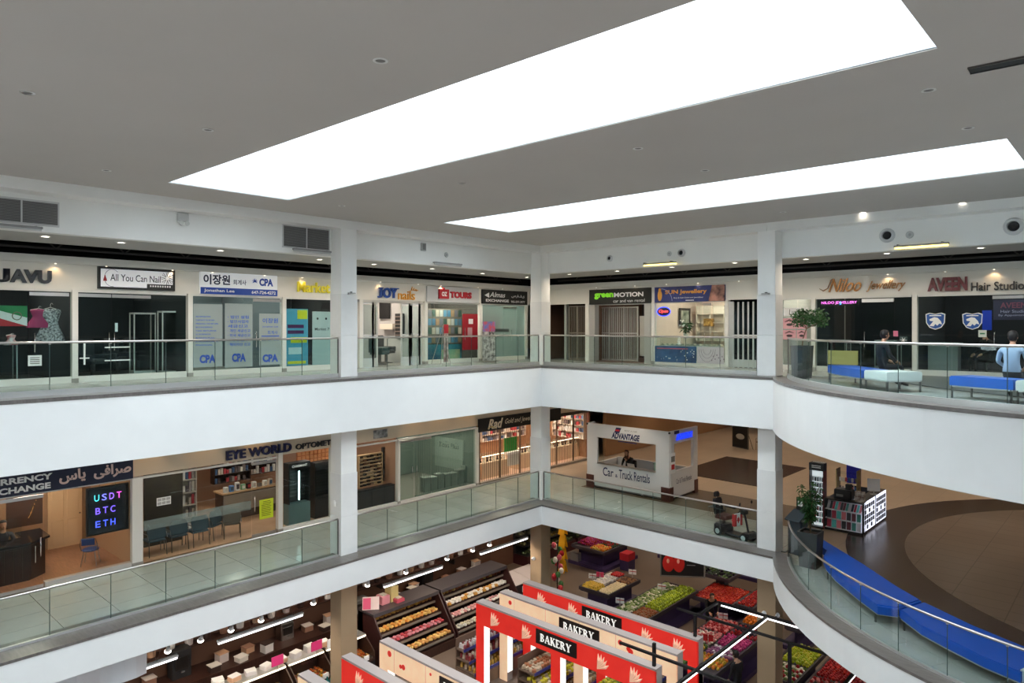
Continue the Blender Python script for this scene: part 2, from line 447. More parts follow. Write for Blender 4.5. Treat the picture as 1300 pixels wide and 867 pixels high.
# bulkhead walls over the shop fronts
BULK = mat((228, 224, 216), 0.5, noise=0.02, scale=2, name='shop_bulkhead_paint')
o = struct(MB().box(SFX - .25, SFX, -12, 24.6, 2.56, 3.44).box(SFX, SFX + .14, -12, 24.6, 3.24, 3.44).build('wall_left_bulkhead', BULK)); o['label'] = 'pale bulkhead over the upper left shops'
o = struct(MB().box(SFX - .25, 16, SFY, SFY + .25, 2.56, 3.44).box(SFX + .14, 16, SFY - .14, SFY, 3.24, 3.44).build('wall_back_bulkhead', BULK)); o['label'] = 'pale bulkhead over the upper back shops'
BULK2 = mat((206, 190, 168), 0.55, name='beige_bulkhead_paint')
o = struct(MB().box(SFX - .25, SFX, -12, 30.5, -2.72, -1.47).build('wall_left_middle_bulkhead', BULK2)); o['label'] = 'beige bulkhead over the middle level shops'

# columns: (x1, y0) is the corner nearest to the camera
CS = .57
TAN = mat((176, 150, 118), 0.55, noise=0.05, scale=2, name='tan_market_column_paint')
def column(x1, y0, which):
    for (z0, z1, zs, lev) in ((F3 + .02, 4.47, 2.54, 'upper'), (F2 - .02, -1.55, -2.8, 'middle'), (F1, -6.0, None, 'market')):
        t = thing('column', '%s, %s' % (which, {'upper': 'upper level, from railing to ceiling', 'middle': 'middle level, between the two white bands', 'market': 'tan painted foot on the market level'}[lev]), 'column', (x1 - CS / 2, y0 + CS / 2, z0))
        h = CS / 2
        if zs is None:
            MB().bev(-h, h, -h, h, 0, z1 - z0, .012).build('shaft', TAN, t)
        else:
            MB().bev(-h + .012, h - .012, -h + .012, h - .012, zs - z0 - .02, z1 - z0, .008).build('painted_shaft', COLP, t)
            for k in range(2):
                za, zb = (zs - z0) * k / 2, (zs - z0) * (k + 1) / 2
                MB().box(-h, h, -h, h, za + .002, zb - .004).build('stone_panel', STONE, t)
column(-17.6, 11.742, 'square column in the middle of the left gallery')
column(-17.6, 20.9, 'square column at the inner corner of the galleries')
column(-8.32, 20.83, 'square column where the round balcony begins')

for (x, y, lb) in ((-17.62, 12.1, 'thin steel bracket on the upper left column'), (-8.6, 20.81, 'thin steel bracket on the upper right column')):
    t = thing('column_bracket', lb, 'bracket', (x, y, 2.55)); MB().box(-.12 if y > 15 else 0, .12 if y > 15 else .07, -.07 if y > 15 else -.12, 0 if y > 15 else .12, 0, .03).build('plate', STEEL, t); MB().box(-.03, .03, -.03, .03, .03, .06).build('clip', DSTEEL, t)
t = thing('wall_switch', 'small white switch box on the middle left column', 'switch', (-17.9, 11.742, F2 + 1.6)); MB().bev(-.05, .05, -.03, 0, -.08, .08, .008).build('box', COLP, t); MB().box(-.015, .015, -.036, -.03, -.03, .03).build('rocker', WHITE, t)
# ------------------------------------------------------------------ glass railings
def arc_ang(px, r):
    d = _ray(px, 0); a = d[0] ** 2 + d[1] ** 2; b = -2 * (d[0] * ACX + d[1] * ACY); c = ACX ** 2 + ACY ** 2 - r * r
    t = (-b - math.sqrt(b * b - 4 * a * c)) / (2 * a); return math.atan2(d[1] * t - ACY, d[0] * t - ACX) % (2 * PI)
def railing(path, joints, z, label, ends=(True, True)):
    """path(s) -> (x, y); joints: list of s values; panels between them"""
    p0 = path(joints[0])
    t = thing('glass_railing', label, 'railing', (p0[0], p0[1], z))
    def loc(s): p = path(s); return (p[0] - p0[0], p[1] - p0[1])
    def off(s, d):
        a, b = path(s - .01), path(s + .01); v = Vector((b[0] - a[0], b[1] - a[1])).normalized(); p = loc(s); return (p[0] - v.y * d, p[1] + v.x * d)
    n = 6
    for a, b in zip(joints[:-1], joints[1:]):
        g = (b - a) * .004
        ss = [a + g + (b - a - 2 * g) * i / n for i in range(n + 1)]
        MB().strip([off(s, -.008) for s in ss], [off(s, .008) for s in ss], .12, 1.15).build('glass_panel', RAILG, t)
    N = len(joints) * 6; ss = [joints[0] + (joints[-1] - joints[0]) * i / N for i in range(N + 1)]
    MB().tube([(*loc(s), 1.175) for s in ss], .028, 10).build('handrail', STEEL, t, smooth=True)
    MB().strip([off(s, -.035) for s in ss], [off(s, .035) for s in ss], .02, .14).build('base_shoe', ALU, t)
    for s in joints[1:-1]:
        q = off(s, 0); MB().box(q[0] - .02, q[0] + .02, q[1] - .02, q[1] + .02, 1.13, 1.165).build('rail_clip', STEEL, t); MB().box(q[0] - .007, q[0] + .007, q[1] - .007, q[1] + .007, .14, 1.13).build('glass_edge', GEDGE, t)
    for e, s in zip(ends, (joints[0], joints[-1])):
        if e:
            q = off(s, 0); MB().cyl((q[0], q[1], .02), (q[0], q[1], 1.17), .02, n=8).build('end_post', DSTEEL, t)
GEDGE = mat((52, 70, 66), .3, name='dark_green_glass_edge')
GX, GYB = -17.7, 20.97
left_near = [-1.2, .2, 1.6, 3.0] + [onx(p, 0, GX).y for p in (63, 140.7, 210.5, 273, 330.8, 383.4)] + [11.70]
left_far = [12.36] + [onx(p, 0, GX).y for p in (491.8, 530, 566.4, 598.4, 629.6, 657.5)] + [20.86]
back = [-17.52] + [ony(p, 0, GYB).x for p in (727, 754.5, 790, 829, 870.5, 914)] + [-8.95]
RG = ARAD - .42
aj = [R(203.3)] + [arc_ang(p, RG) for p in (1026.5, 1055, 1092.6, 1140.4, 1202.7, 1279)]
aj += [aj[-1] + (aj[-1] - aj[-2]) * k for k in (1, 2, 3)]
for z, lv in ((F3, 'upper'), (F2, 'middle')):
    railing(lambda s: (GX, s), left_near, z, 'glass railing of the %s left gallery, near stretch left of the column' % lv)
    railing(lambda s: (GX, s), left_far, z, 'glass railing of the %s left gallery, between column and inner corner' % lv)
    railing(lambda s: (s, GYB), back, z, 'glass railing of the %s back gallery, right of the inner corner' % lv)
    railing(lambda a: (ACX + RG * math.cos(a), ACY + RG * math.sin(a)), aj, z, 'curved glass railing of the %s round balcony' % lv)
for z, lv in ((F3, 'upper'), (F2, 'middle')):
    tag(MB().bev(-17.62, -17.52, 20.80, 20.90, z, z + 1.2, .008).build('corner_post', COLP), 'slim white post at the %s railing corner' % lv, 'post')

# other side of the hall, far shell walls
SHELL = mat((200, 192, 182), 0.7, name='far_wall_paint'); SHELL2 = mat((104, 116, 120), 0.7, name='slate_far_wall_paint')
o = struct(MB().box(-32, -31.8, -12, 52, F1, 4.7).build('wall_far_left', SHELL)); o['label'] = 'wall behind the left shops'
o = struct(MB().box(-32, 19, 51.8, 52, F1, 4.9).build('wall_far_back', SHELL)); o['label'] = 'wall at the far end of the halls'
o = struct(MB().box(19, 19.2, -16, 52, F1, 4.9).build('wall_far_right', SHELL2)); o['label'] = 'wall at the right end of the halls'
o = struct(MB().box(-32, 19, -16.2, -16, F1, 4.9).build('wall_front', SHELL2)); o['label'] = 'wall behind the viewer'
o = struct(MB().box(-32, -23.1, -16, 52, 4.9, 5.0).box(-23.1, 19, 26.5, 52, 4.9, 5.0).build('ceiling_roof', DARK)); o['label'] = 'roof over the shops'

# ------------------------------------------------------------------ downlights and spot lamps
def spot(loc, power, rgb=(255, 236, 210), angle=110, r=.05, blend=.6, aim=(0, 0, -1), name='lamp_light', parent=None):
    L = bpy.data.lights.new(name, 'SPOT'); L.energy = power; L.color = lin(rgb); L.spot_size = R(angle); L.spot_blend = blend; L.shadow_soft_size = r
    lo = bpy.data.objects.new(name, L); COL.objects.link(lo); lo.location = loc
    lo.rotation_euler = Vector(aim).to_track_quat('-Z', 'Y').to_euler()
    if parent is not None: lo.parent = parent
    return lo
LAMP = emitm((255, 246, 230), 9.0, 'downlight_glow')
def downlight(x, y, z, label, power=40, rad=.085, group=None, lit=True, rgb=(255, 238, 214), cone=130):
    t = thing('downlight', label, 'downlight', (x, y, z), group=group)
    MB().lathe([(rad, -.004), (rad + .03, -.004), (rad + .03, -.012), (rad + .005, -.014)], n=18, cap=False).build('trim_ring', mat((225, 224, 220), .4, name='white_trim'), t)
    MB().lathe([(.01, -.006), (rad, -.006), (rad, -.002), (.01, -.002)], n=18).build('lens', LAMP if lit else GREYP, t)
    if power: spot((0, 0, -.03), power, rgb, cone, min(rad, .03), parent=t)
    return t
# ------------------------------------------------------------------ facade frames: x along the front, y into the shop, z up
FR = {'L3': ('x', SFX, F3), 'B3': ('y', SFY, F3), 'L2': ('x', SFX, F2), 'JW': ('y', 18.14, F3), 'GW': ('y', 29.5, F2), 'VW': ('y', 21.12, F2), 'SW': ('x', -14.74, F3)}   # the last four: side walls inside shops
def U(fr, px, off=0.0):
    k, p, _ = FR[fr]
    return onx(px, 0, p + off).y if k == 'x' else ony(px, 0, p - off).x
def Zf(fr, px, py, off=0.0):
    k, p, _ = FR[fr]
    return onx(px, py, p + off).z if k == 'x' else ony(px, py, p - off).z
def at(fr, u, z=None, off=0.0):
    """world location for a thing at u, standing off metres in front of the shop plane"""
    k, p, f = FR[fr]; z = f if z is None else z
    return (p + off, u, z) if k == 'x' else (u, p - off, z)
def rot(fr): return PI / 2 if FR[fr][0] == 'x' else 0.0

FRAMEW = mat((222, 220, 214), 0.4, name='white_shopfront_frame')
BASEG = mat((150, 146, 140), 0.4, name='grey_pilaster_foot')
def bar_handle(mb, x, z0, z1, y=-.05, r=.014):
    mb.tube([(x, y + .05, z0 + .06), (x, y, z0 + .06), (x, y, z1 - .06), (x, y + .05, z1 - .06)], r, 8)
    mb.cyl((x, y, z0), (x, y, z1), r, n=8); return mb
def storefront(fr, p0, p1, label, divs=(), doors=(), h=2.51, sill=.17, g=None, post0=True, frame=FRAMEW, post_w=.14, head=True, posts1=False):
    """divs: pixel columns of joints; doors: (pixel a, pixel b, handle pixel)"""
    u0, u1 = U(fr, p0), U(fr, p1); w = u1 - u0; g = g or SHOPG
    t = thing('storefront', label, 'shop front', at(fr, u0), rot(fr))
    js = [0.0] + sorted(U(fr, d) - u0 for d in divs) + [w]
    if sill: MB().box(0, w, .0, .14, 0, sill).build('sill', frame, t)
    if head: MB().box(0, w, .02, .1, h - .06, h).build('head_rail', frame, t)
    dd = [(U(fr, a) - u0, U(fr, b) - u0, U(fr, c) - u0) for a, b, c in doors]
    for a, b in zip(js[:-1], js[1:]):
        isd = [d for d in dd if abs((a + b) / 2 - (d[0] + d[1]) / 2) < .05 or (d[0] - .03 < a and b < d[1] + .03)]
        if isd:
            d = MB().box(a + .012, b - .012, .055, .067, .1 if not sill else .04, h - .12).build('glass_door', g, t)
            MB().box(a + .012, b - .012, .045, .077, .02, .11).build('bottom_rail', STEEL, d); MB().box(a + .012, b - .012, .045, .077, h - .18, h - .09).build('top_rail', STEEL, d)
            hx = isd[0][2] if a <= isd[0][2] <= b else (a + .1)
            bar_handle(MB(), hx, .85, 1.35, .02).build('handle', CHROME, d, smooth=True)
        else:
            MB().box(a + .008, b - .008, .055, .067, sill, h - .05).build('glass_panel', g, t)
    if post0:
        po = MB().box(-post_w, 0, -.03, .15, .12, h).build('post', frame, t); MB().box(-post_w - .01, .01, -.04, .16, 0, .12).build('post_foot', BASEG, po)
    if posts1:
        po = MB().box(w, w + post_w, -.03, .15, .12, h).build('post', frame, t); MB().box(w - .01, w + post_w + .01, -.04, .16, 0, .12).build('post_foot', BASEG, po)
    return t
WALLN = [0]
def room(fr, p0, p1, depth, wall, floor, label, h=3.3, light=0, lrgb=(255, 240, 220), ceil=None, pend=None):
    """the room behind a shop front: back, side walls, floor, ceiling"""
    u0, u1 = U(fr, p0), U(fr, p1); w = u1 - u0; WALLN[0] += 1
    o = struct(MB().box(-.05, w + .05, depth, depth + .1, 0, h).build('wall_shop_%d' % WALLN[0], wall, None, at(fr, u0), rot(fr))); o['label'] = 'back wall of ' + label
    for q, (xa, xb) in enumerate(((-.0, .04), (w - .04, w))):
        s_ = struct(MB().box(xa, xb, .15, depth, 0, h).build('wall_shop_%d' % WALLN[0], wall, None, at(fr, u0), rot(fr))); s_['label'] = '%s side wall of %s' % (('left', 'right')[q], label)
    f = struct(MB().box(.04, w - .04, .12, depth, .0, .02).build('floor_shop', floor, None, at(fr, u0), rot(fr))); f['label'] = 'floor of ' + label
    c_ = struct(MB().box(.0, w, .26, depth + .1, h, h + .05).build('ceiling_shop', ceil or mat((150, 148, 145), .8, name='shop_ceiling'), None, at(fr, u0), rot(fr))); c_['label'] = 'ceiling of ' + label; o = c_
    if light:  # unseen ceiling panels added to light the shop interior
        n = max(1, int(w / 2.4))
        for i in range(n):
            for dy in ((.42, depth * .6) if depth > 3 else (depth * .45,)):
                x = w * (i + .5) / n
                L = MB().box(x - .3, x + .3, dy - .3, dy + .3, h - .03, h - .001).build('added_panel_lamp', emitm((255, 246, 232), 3.0, 'added_panel_glow'), o)
                a = bpy.data.lights.new('added_panel_light', 'AREA'); a.size = .6; a.energy = light; a.color = lin(lrgb)
                ao = bpy.data.objects.new('added_panel_light', a); COL.objects.link(ao); ao.parent = o; ao.location = (x, dy, h - .06)
    return o
def board(fr, p0, p1, ya, yb, label, m, frame=None, th=.08, cat='sign', name='shop_sign', off=0.0, fw=.05, group=None):
    """sign board filling pixel columns p0..p1 and rows ya..yb (read at its middle)"""
    u0, u1 = U(fr, p0, off + th), U(fr, p1, off + th); pm = (p0 + p1) / 2
    z1, z0 = Zf(fr, pm, ya, off + th), Zf(fr, pm, yb, off + th)
    t = thing(name, label, cat, at(fr, (u0 + u1) / 2, z0, off), rot(fr), group); w = u1 - u0; h = z1 - z0
    MB().box(-w / 2, w / 2, -th, -.002, 0, h).build('panel', m, t)
    if frame:
        mb = MB()
        for a in ((-w / 2 - .01, w / 2 + .01, -.01, fw), (-w / 2 - .01, w / 2 + .01, h - fw, h + .01), (-w / 2 - .01, -w / 2 + fw, fw, h - fw), (w / 2 - fw, w / 2 + .01, fw, h - fw)):
            mb.box(a[0], a[1], -th - .02, -.0, a[2], a[3])
        mb.build('frame', frame, t)
    return t, w, h, -th
def letters(fr, body, p0, p1, ya, yb, m, label, ext=.06, split=True, bold=.02, shear=0, cat='sign', name='shop_sign_letters', space=1.0, off=.03, font_fit=True):
    pm = (p0 + p1) / 2; u0, u1 = U(fr, p0, off), U(fr, p1, off); z1, z0 = Zf(fr, pm, ya, off), Zf(fr, pm, yb, off)
    t = thing(name, label, cat, at(fr, (u0 + u1) / 2, z0, off), rot(fr))
    text(body, m, t, 0, (z1 - z0) / 2, -ext / 2, width=u1 - u0, height=z1 - z0, bold=bold, shear=shear, extrude=ext, name='letter', split=split, space=space)
    return t, u1 - u0, z1 - z0

BLUE = mat((28, 72, 168), 0.5, name='blue_print'); NAVY = mat((24, 30, 62), 0.4, name='navy_acrylic')
WPRINT = mat((240, 240, 240), 0.5, name='white_print'); BPRINT = mat((20, 20, 22), 0.5, name='black_print')
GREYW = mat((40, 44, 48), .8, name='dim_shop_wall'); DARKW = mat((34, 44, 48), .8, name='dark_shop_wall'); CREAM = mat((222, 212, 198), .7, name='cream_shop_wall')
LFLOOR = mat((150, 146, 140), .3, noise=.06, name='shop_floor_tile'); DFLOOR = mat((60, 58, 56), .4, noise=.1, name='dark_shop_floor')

FILM = glass((.80, .86, .88), .3, 'frosted_film', 0, .42)
# ---- left upper shops -------------------------------------------------
storefront('L3', -60, 91.4, 'glass clothing shop front at the far left of the upper gallery', (-20, 37.5, 89), ((37.5, 89, 44.5),), post0=False)
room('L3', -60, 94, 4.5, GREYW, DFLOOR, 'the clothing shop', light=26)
NVL = mat((22, 28, 40), .35, name='dark_navy_letter')
t, w, h = letters('L3', 'AVU', 12, 65, 342.5, 359.5, NVL, 'dark navy raised letters above the clothing shop, cut by the picture edge', .07, bold=.05)
text('J', NVL, t, -w * .5 - .12, h / 2, -.035, width=.24, height=h, bold=.05, extrude=.07, name='letter'); text('DE', NVL, t, -w * .5 - .66, h / 2, -.035, width=.72, height=h, bold=.05, extrude=.07, name='letter', split=True)
t, w, h, y = board('L3', -4, 34.5, 388, 414, 'flag poster in green, white and red stripes with round emblem', mat((225, 225, 222), .5, name='poster_white'), off=-.35, th=.02, name='flag_poster', cat='poster')
MB().add([(-w / 2, y - .004, h), (w / 2, y - .004, h), (w / 2, y - .004, h * .42), (-w / 2, y - .004, h * .78)], [(0, 3, 2, 1)]).build('green_band', mat((30, 130, 70), .5, name='flag_green'), t)
MB().add([(-w / 2, y - .004, h * .42), (w / 2, y - .004, 0), (-w / 2, y - .004, 0)], [(0, 2, 1)]).build('red_band', mat((190, 40, 50), .5, name='flag_red'), t)
MB().tube([(.1 + .1 * math.cos(a * PI / 8), y - .006, h * .5 + .1 * math.sin(a * PI / 8)) for a in range(16)], .012, 5, True).build('round_emblem', mat((120, 110, 90), .5, name='emblem'), t)
# hanging garments
def garment(fr, px, py0, py1, wid, label, m, off=-.5, name='hanging_dress'):
    u = U(fr, px, off); zt, zb = Zf(fr, px, py0, off), Zf(fr, px, py1, off)
    t = thing(name, label, 'dress', at(fr, u, zb, off), rot(fr)); h = zt - zb
    mb = MB(); n = 20; rows = [(0, 1.0), (.2, .93), (.45, .62), (.6, .5), (.75, .62), (.9, .72), (.97, .55)]
    for i, (f, k) in enumerate(rows):
        for j in range(n):
            a = 2 * PI * j / n; rr = wid / 2 * k * (1 + (.12 if f < .5 else .02) * math.sin(a * 6)); mb.v.append((rr * math.cos(a), rr * .45 * math.sin(a), f * h))
    for i in range(len(rows) - 1):
        for j in range(n): mb.f.append((i * n + j, i * n + (j + 1) % n, (i + 1) * n + (j + 1) % n, (i + 1) * n + j)); mb.m.append(0)
    mb.f.append(tuple(range((len(rows) - 1) * n, len(rows) * n))); mb.m.append(0)
    mb.build('cloth', m, t, smooth=True)
    MB().tube([(-wid * .34, 0, h * .93), (0, 0, h * 1.02), (wid * .34, 0, h * .93)], .012, 6).tube([(0, 0, h * 1.02), (.0, 0, h * 1.1), (.03, 0, h * 1.14), (.06, 0, h * 1.1)], .006, 6).build('hanger', STEEL, t)
    return t
garment('L3', 49, 392, 416, .55, 'magenta blouse hanging behind the clothing shop glass', mat((150, 40, 90), .7, name='magenta_cloth'))
garment('L3', 64, 391, 436, .7, 'silver patterned dress hanging behind the clothing shop glass', mat((196, 196, 198), .6, rgb2=(70, 70, 76), scale=22, name='lace_cloth'))
garment('L3', 14, 425, 438, .3, 'small red and white garment in the clothing shop window', mat((180, 40, 44), .7, rgb2=(220, 220, 220), scale=9, name='red_cloth'), off=-.3)
t, w, h, y = board('L3', 35.5, 53, 451, 464.5, 'white paper notice taped to the clothing shop door', WPRINT, off=.0, th=.012, cat='notice', name='paper_notice')
for k in range(4): MB().box(-w * .35, w * .35, y - .003, y - .001, h * (.2 + .18 * k), h * (.26 + .18 * k)).build('print_line', BPRINT, t)
def showcase(fr, p0, p1, zt, off, dep, label, shelves=3, lit=True, items=None, frame=ALU, base=.15):
    """glass display cabinet, standing off metres from the front (negative: inside)"""
    u0, u1 = U(fr, p0, off), U(fr, p1, off); w = u1 - u0
    t = thing('display_cabinet', label, 'cabinet', at(fr, u0, None, off), rot(fr))
    MB().box(0, w, 0, dep, 0, base).build('base', frame, t)
    for x in (0, w - .03):
        for y in (0, dep - .03): MB().box(x, x + .03, y, y + .03, base, zt).build('upright', frame, t)
    MB().box(0, w, 0, dep, zt - .05, zt).build('top', frame, t)
    for k in range(shelves): MB().box(.03, w - .03, .03, dep - .02, base + (zt - base) * (k + .9) / (shelves + 1), base + (zt - base) * (k + .9) / (shelves + 1) + .012).build('shelf', CLEARG, t)
    MB().box(.03, w - .03, .004, .012, base, zt - .05).build('glass_pane', CLEARG, t)
    return t, w
showcase('L3', -4, 22.5, 1.12, -.3, .45, 'low glass display cabinet in the clothing shop window', 2)
showcase('L3', 170, 198, 1.95, -1.6, .4, 'tall white framed cabinet in the nail salon, left one', 4, frame=FRAMEW)
showcase('L3', 206, 227, 2.0, -.9, .4, 'tall white framed cabinet in the nail salon, right one', 4, frame=FRAMEW)

salon_spots = ((118, -1.6, 'nearest the double doors'), (150, -2.6, 'in the middle of the room'), (175, -3.3, 'behind the white cabinets'))
storefront('L3', 98.8, 237.3, 'dark glass nail salon front with double doors', (142.5, 193), ((98.8, 142.5, 139), (142.5, 193, 145.5)))
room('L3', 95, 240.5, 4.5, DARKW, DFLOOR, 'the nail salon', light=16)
t, w, h, y = board('L3', 125, 221.5, 341, 367.5, 'white nail salon sign in black frame with serif lettering and flower', mat((232, 232, 236), .4, emit=.25, name='backlit_white'), BLACK)
text('All You Can Nail', BPRINT, t, -.05, h * .53, y - .004, width=w * .66, height=h * .33, bold=.006)
MB().box(w * .12, w * .48, y - .012, y - .003, .05, .17).build('black_strip', BPRINT, t)
for k in range(9): MB().box(w * (.16 + .033 * k), w * (.178 + .033 * k), y - .014, y - .012, .085, .135).build('small_glyph', WPRINT, t)
mb = MB()
for k in range(8):
    a = k * PI / 4; mb.tube([(w * .40 + .05 * math.cos(a), y - .006, h * .6 + .05 * math.sin(a)), (w * .40 + .17 * math.cos(a + .2), y - .006, h * .6 + .17 * math.sin(a + .2)), (w * .40 + .19 * math.cos(a - .15), y - .006, h * .6 + .19 * math.sin(a - .15)), (w * .40 + .05 * math.cos(a), y - .006, h * .6 + .05 * math.sin(a))], .007, 4)
mb.build('flower_mark', BPRINT, t)
MB().tube([(-w * .33 + .2 * math.cos(a / 10 * PI + .8), y - .006, h * .5 + .24 * math.sin(a / 10 * PI + .8)) for a in range(14)], .006, 4).build('arc_mark', BPRINT, t)
MB().lathe([(.01, .16), (.02, .1), (.035, .08), (.05, .0)], (-w * .42, y - .01, h * .35), 8, 1, .2).build('bottle_mark', mat((170, 30, 40), .5, name='nail_polish_red'), t)
# price lines on the nail salon glass
t, w, h, y = board('L3', 133, 165, 440, 441.5, 'row of white lettering on the nail salon door', WPRINT, off=0, th=.006, cat='lettering', name='door_lettering')
t, w, h, y = board('L3', 133, 165, 456.5, 458, 'lower row of white lettering on the nail salon door', WPRINT, off=0, th=.006, cat='lettering', name='door_lettering')
t, w, h, y = board('L3', 106, 108.5, 436, 463, 'white cross shaped decal on the nail salon glass', WPRINT, off=.0, th=.008, cat='decal', name='window_decal')
MB().box(-.12, .12, y - .004, y - .001, h * .28, h * .34).build('cross_bar', WPRINT, t)
t, w, h, y = board('L3', 146, 149.5, 410, 421, 'small white card stuck inside the nail salon glass', WPRINT, off=-.1, th=.006, cat='notice', name='paper_notice')

storefront('L3', 244.4, 358.5, 'accountant office front with frosted glass and door at right', (284, 322), ((322, 358.5, 326),), g=SHOPG)
room('L3', 241, 361, 4.5, mat((96, 108, 116), .8, name='office_wall'), LFLOOR, 'the accountant office', light=60)
t, w, h, y = board('L3', 254.5, 352, 347, 374.5, 'white and blue accountant sign with large Korean lettering', mat((236, 238, 242), .4, emit=.2, name='backlit_sign_white'))
MB().box(-w / 2, w / 2, y - .012, y - .002, 0, h * .30).build('blue_band', BLUE, t)
text('이장원', NAVY, t, -w * .30, h * .66, y - .004, width=w * .33, height=h * .46, bold=.03)
text('회계사', NAVY, t, -w * .01, h * .58, y - .004, width=w * .17, height=h * .24, bold=.015)
text('CPA', BLUE, t, w * .345, h * .64, y - .004, width=w * .19, height=h * .36, bold=.05)
text('Jonathan Lee', WPRINT, t, -w * .27, h * .15, y - .014, width=w * .38, height=h * .17, bold=.02)
text('647-724-4272', WPRINT, t, w * .31, h * .15, y - .014, width=w * .33, height=h * .15, bold=.02)
mb = MB()
for k in range(7): 
    a = R(-30 + 40 * k); mb.tube([(w * .19, y - .006, h * .66), (w * .19 + .1 * math.cos(a), y - .006, h * .66 + .1 * math.sin(a))], [.025, .004], 4)
mb.build('leaf_mark', BLUE, t)
t, w, h, y = board('L3', 245.5, 282.5, 386, 466, 'tall frosted window panel with blue English service list', FILM, off=-.05, th=.004, cat='decal', name='window_decal')
for k in range(9): text(['INCORPORATION', 'CORPORATE TAX RETURN', 'PERSONAL TAX RETURN', 'BOOKKEEPING', 'TAX RETURNS', 'U.S. TAX PREPARATION', 'BUSINESS PLAN', 'PAYROLL', 'FINANCIAL'][k], BLUE, t, -w * .42, h * (.80 - .056 * k), y - .004, width=w * (.5 + .33 * ((k * 7) % 5) / 5), height=.045, bold=.02, align='LEFT')
text('CPA', BLUE, t, -w * .02, h * .13, y - .004, width=w * .55, height=.26, bold=.05)
t, w, h, y = board('L3', 285.5, 320.5, 385.5, 466, 'tall frosted window panel with blue Korean service list', FILM, off=-.05, th=.004, cat='decal', name='window_decal')
for k, s_ in enumerate(['· 법인 설립', '· 법인사업자', '  세금신고', '· 개인 세금신고', '· 미국 세금신고', '· 회계 업무', '· 해외자산 신고']): text(s_, BLUE, t, -w * .4, h * (.79 - .072 * k), y - .004, width=w * (.55 + .03 * len(s_)), height=.1, bold=.02, align='LEFT')
text('CPA', BLUE, t, 0, h * .15, y - .004, width=w * .5, height=.27, bold=.05)
t, w, h, y = board('L3', 329, 357, 398, 463, 'blue Korean and English lettering panel on the accountant door', FILM, off=-.045, th=.004, cat='decal', name='window_decal')
text('이장원', BLUE, t, 0, h * .86, y - .004, width=w * .7, height=.16, bold=.02); text('Jonathan Lee', BLUE, t, 0, h * .74, y - .004, width=w * .72, height=.07, bold=.01); text('회계사', BLUE, t, w * .1, h * .63, y - .004, width=w * .45, height=.12, bold=.01)
MB().box(-w * .4, w * .4, y - .004, y - .002, h * .55, h * .57).build('rule', BLUE, t); text('647-724-4272', BLUE, t, 0, h * .49, y - .004, width=w * .75, height=.07); text('CPA', BLUE, t, 0, h * .13, y - .004, width=w * .7, height=.26, bold=.05)

storefront('L3', 363, 452, 'dark glass market shop front with posters, behind the column', (392, 421), ((421, 452, 425),))
room('L3', 361, 453, 4.5, GREYW, DFLOOR, 'the market shop', light=30)
letters('L3', 'Market', 377, 418, 358.5, 371.5, mat((232, 218, 60), .5, emit=.08, emc=(236, 224, 70), name='yellow_letter'), 'yellow rounded raised letters above the market shop', .06, bold=.015)
t, w, h, y = board('L3', 363.5, 391, 392, 464, 'tall blue and yellow poster with purple bands in market shop window', mat((90, 170, 200), .5, name='poster_cyan'), off=-.1, th=.01, cat='poster', name='window_poster')
for (a, b, c, d, m_) in ((.5, .97, .82, .98, (228, 222, 40)), (.06, .8, .66, .72, (92, 40, 96)), (.06, .8, .56, .62, (92, 40, 96)), (.2, .95, .40, .5, (228, 222, 40)), (.06, .9, .03, .08, (228, 222, 40)), (.1, .7, .2, .32, (220, 235, 240))):
    MB().box(-w / 2 + w * a, -w / 2 + w * b, y - .004, y - .001, h * c, h * d).build('print_block', mat(m_, .5), t)
t, w, h, y = board('L3', 396.5, 421, 395.5, 465, 'white market poster with two cherry dots', mat((205, 212, 212), .5, name='poster_grey'), off=-.1, th=.01, cat='poster', name='window_poster')
text('Market 7', BPRINT, t, 0, h * .68, y - .003, width=w * .75, height=.1, bold=.01); text('We Are Here', BPRINT, t, 0, h * .5, y - .003, width=w * .5, height=.05)
for x in (-.18, .16): MB().lathe([(.04, -.004), (.04, 0)], (x * w * 1.3, y - .002, h * .87), 12, M=Matrix.Rotation(R(90), 4, 'X')).build('dot_mark', BPRINT, t)

# folding grille: vertical tubes between rails
def grille(fr, p0, p1, label, n, off, h, m=ALU, zbase=0.0, bays=0, r=.016, rails=(.04, 1.2, -1), parent=None, panel=None, lower=0.0):
    u0, u1 = U(fr, p0, off), U(fr, p1, off); w = u1 - u0
    t = thing('folding_grille', label, 'grille', at(fr, u0, FR[fr][2] + zbase, off), rot(fr)) if parent is None else parent
    me = MB().box(-r, r, -r, r, lower, h - .05).data('bar', m)
    for k in range(n): place('bar', me, t, (w * (k + .5) / n, 0, 0))
    for z in rails:
        z = h - .06 if z < 0 else z
        MB().box(0, w, -.02, .02, z, z + .05).build('rail', m, t)
    for k in range(bays + 1 if bays else 0): MB().box(w * k / bays - .025, w * k / bays + .025, -.025, .025, 0, h).build('stile', m, t)
    if lower: MB().box(0, w, -.012, .012, .04, lower).build('kick_plate', m, t)
    return t
GRIL = mat((214, 214, 212), .35, metal=.4, name='white_grille')
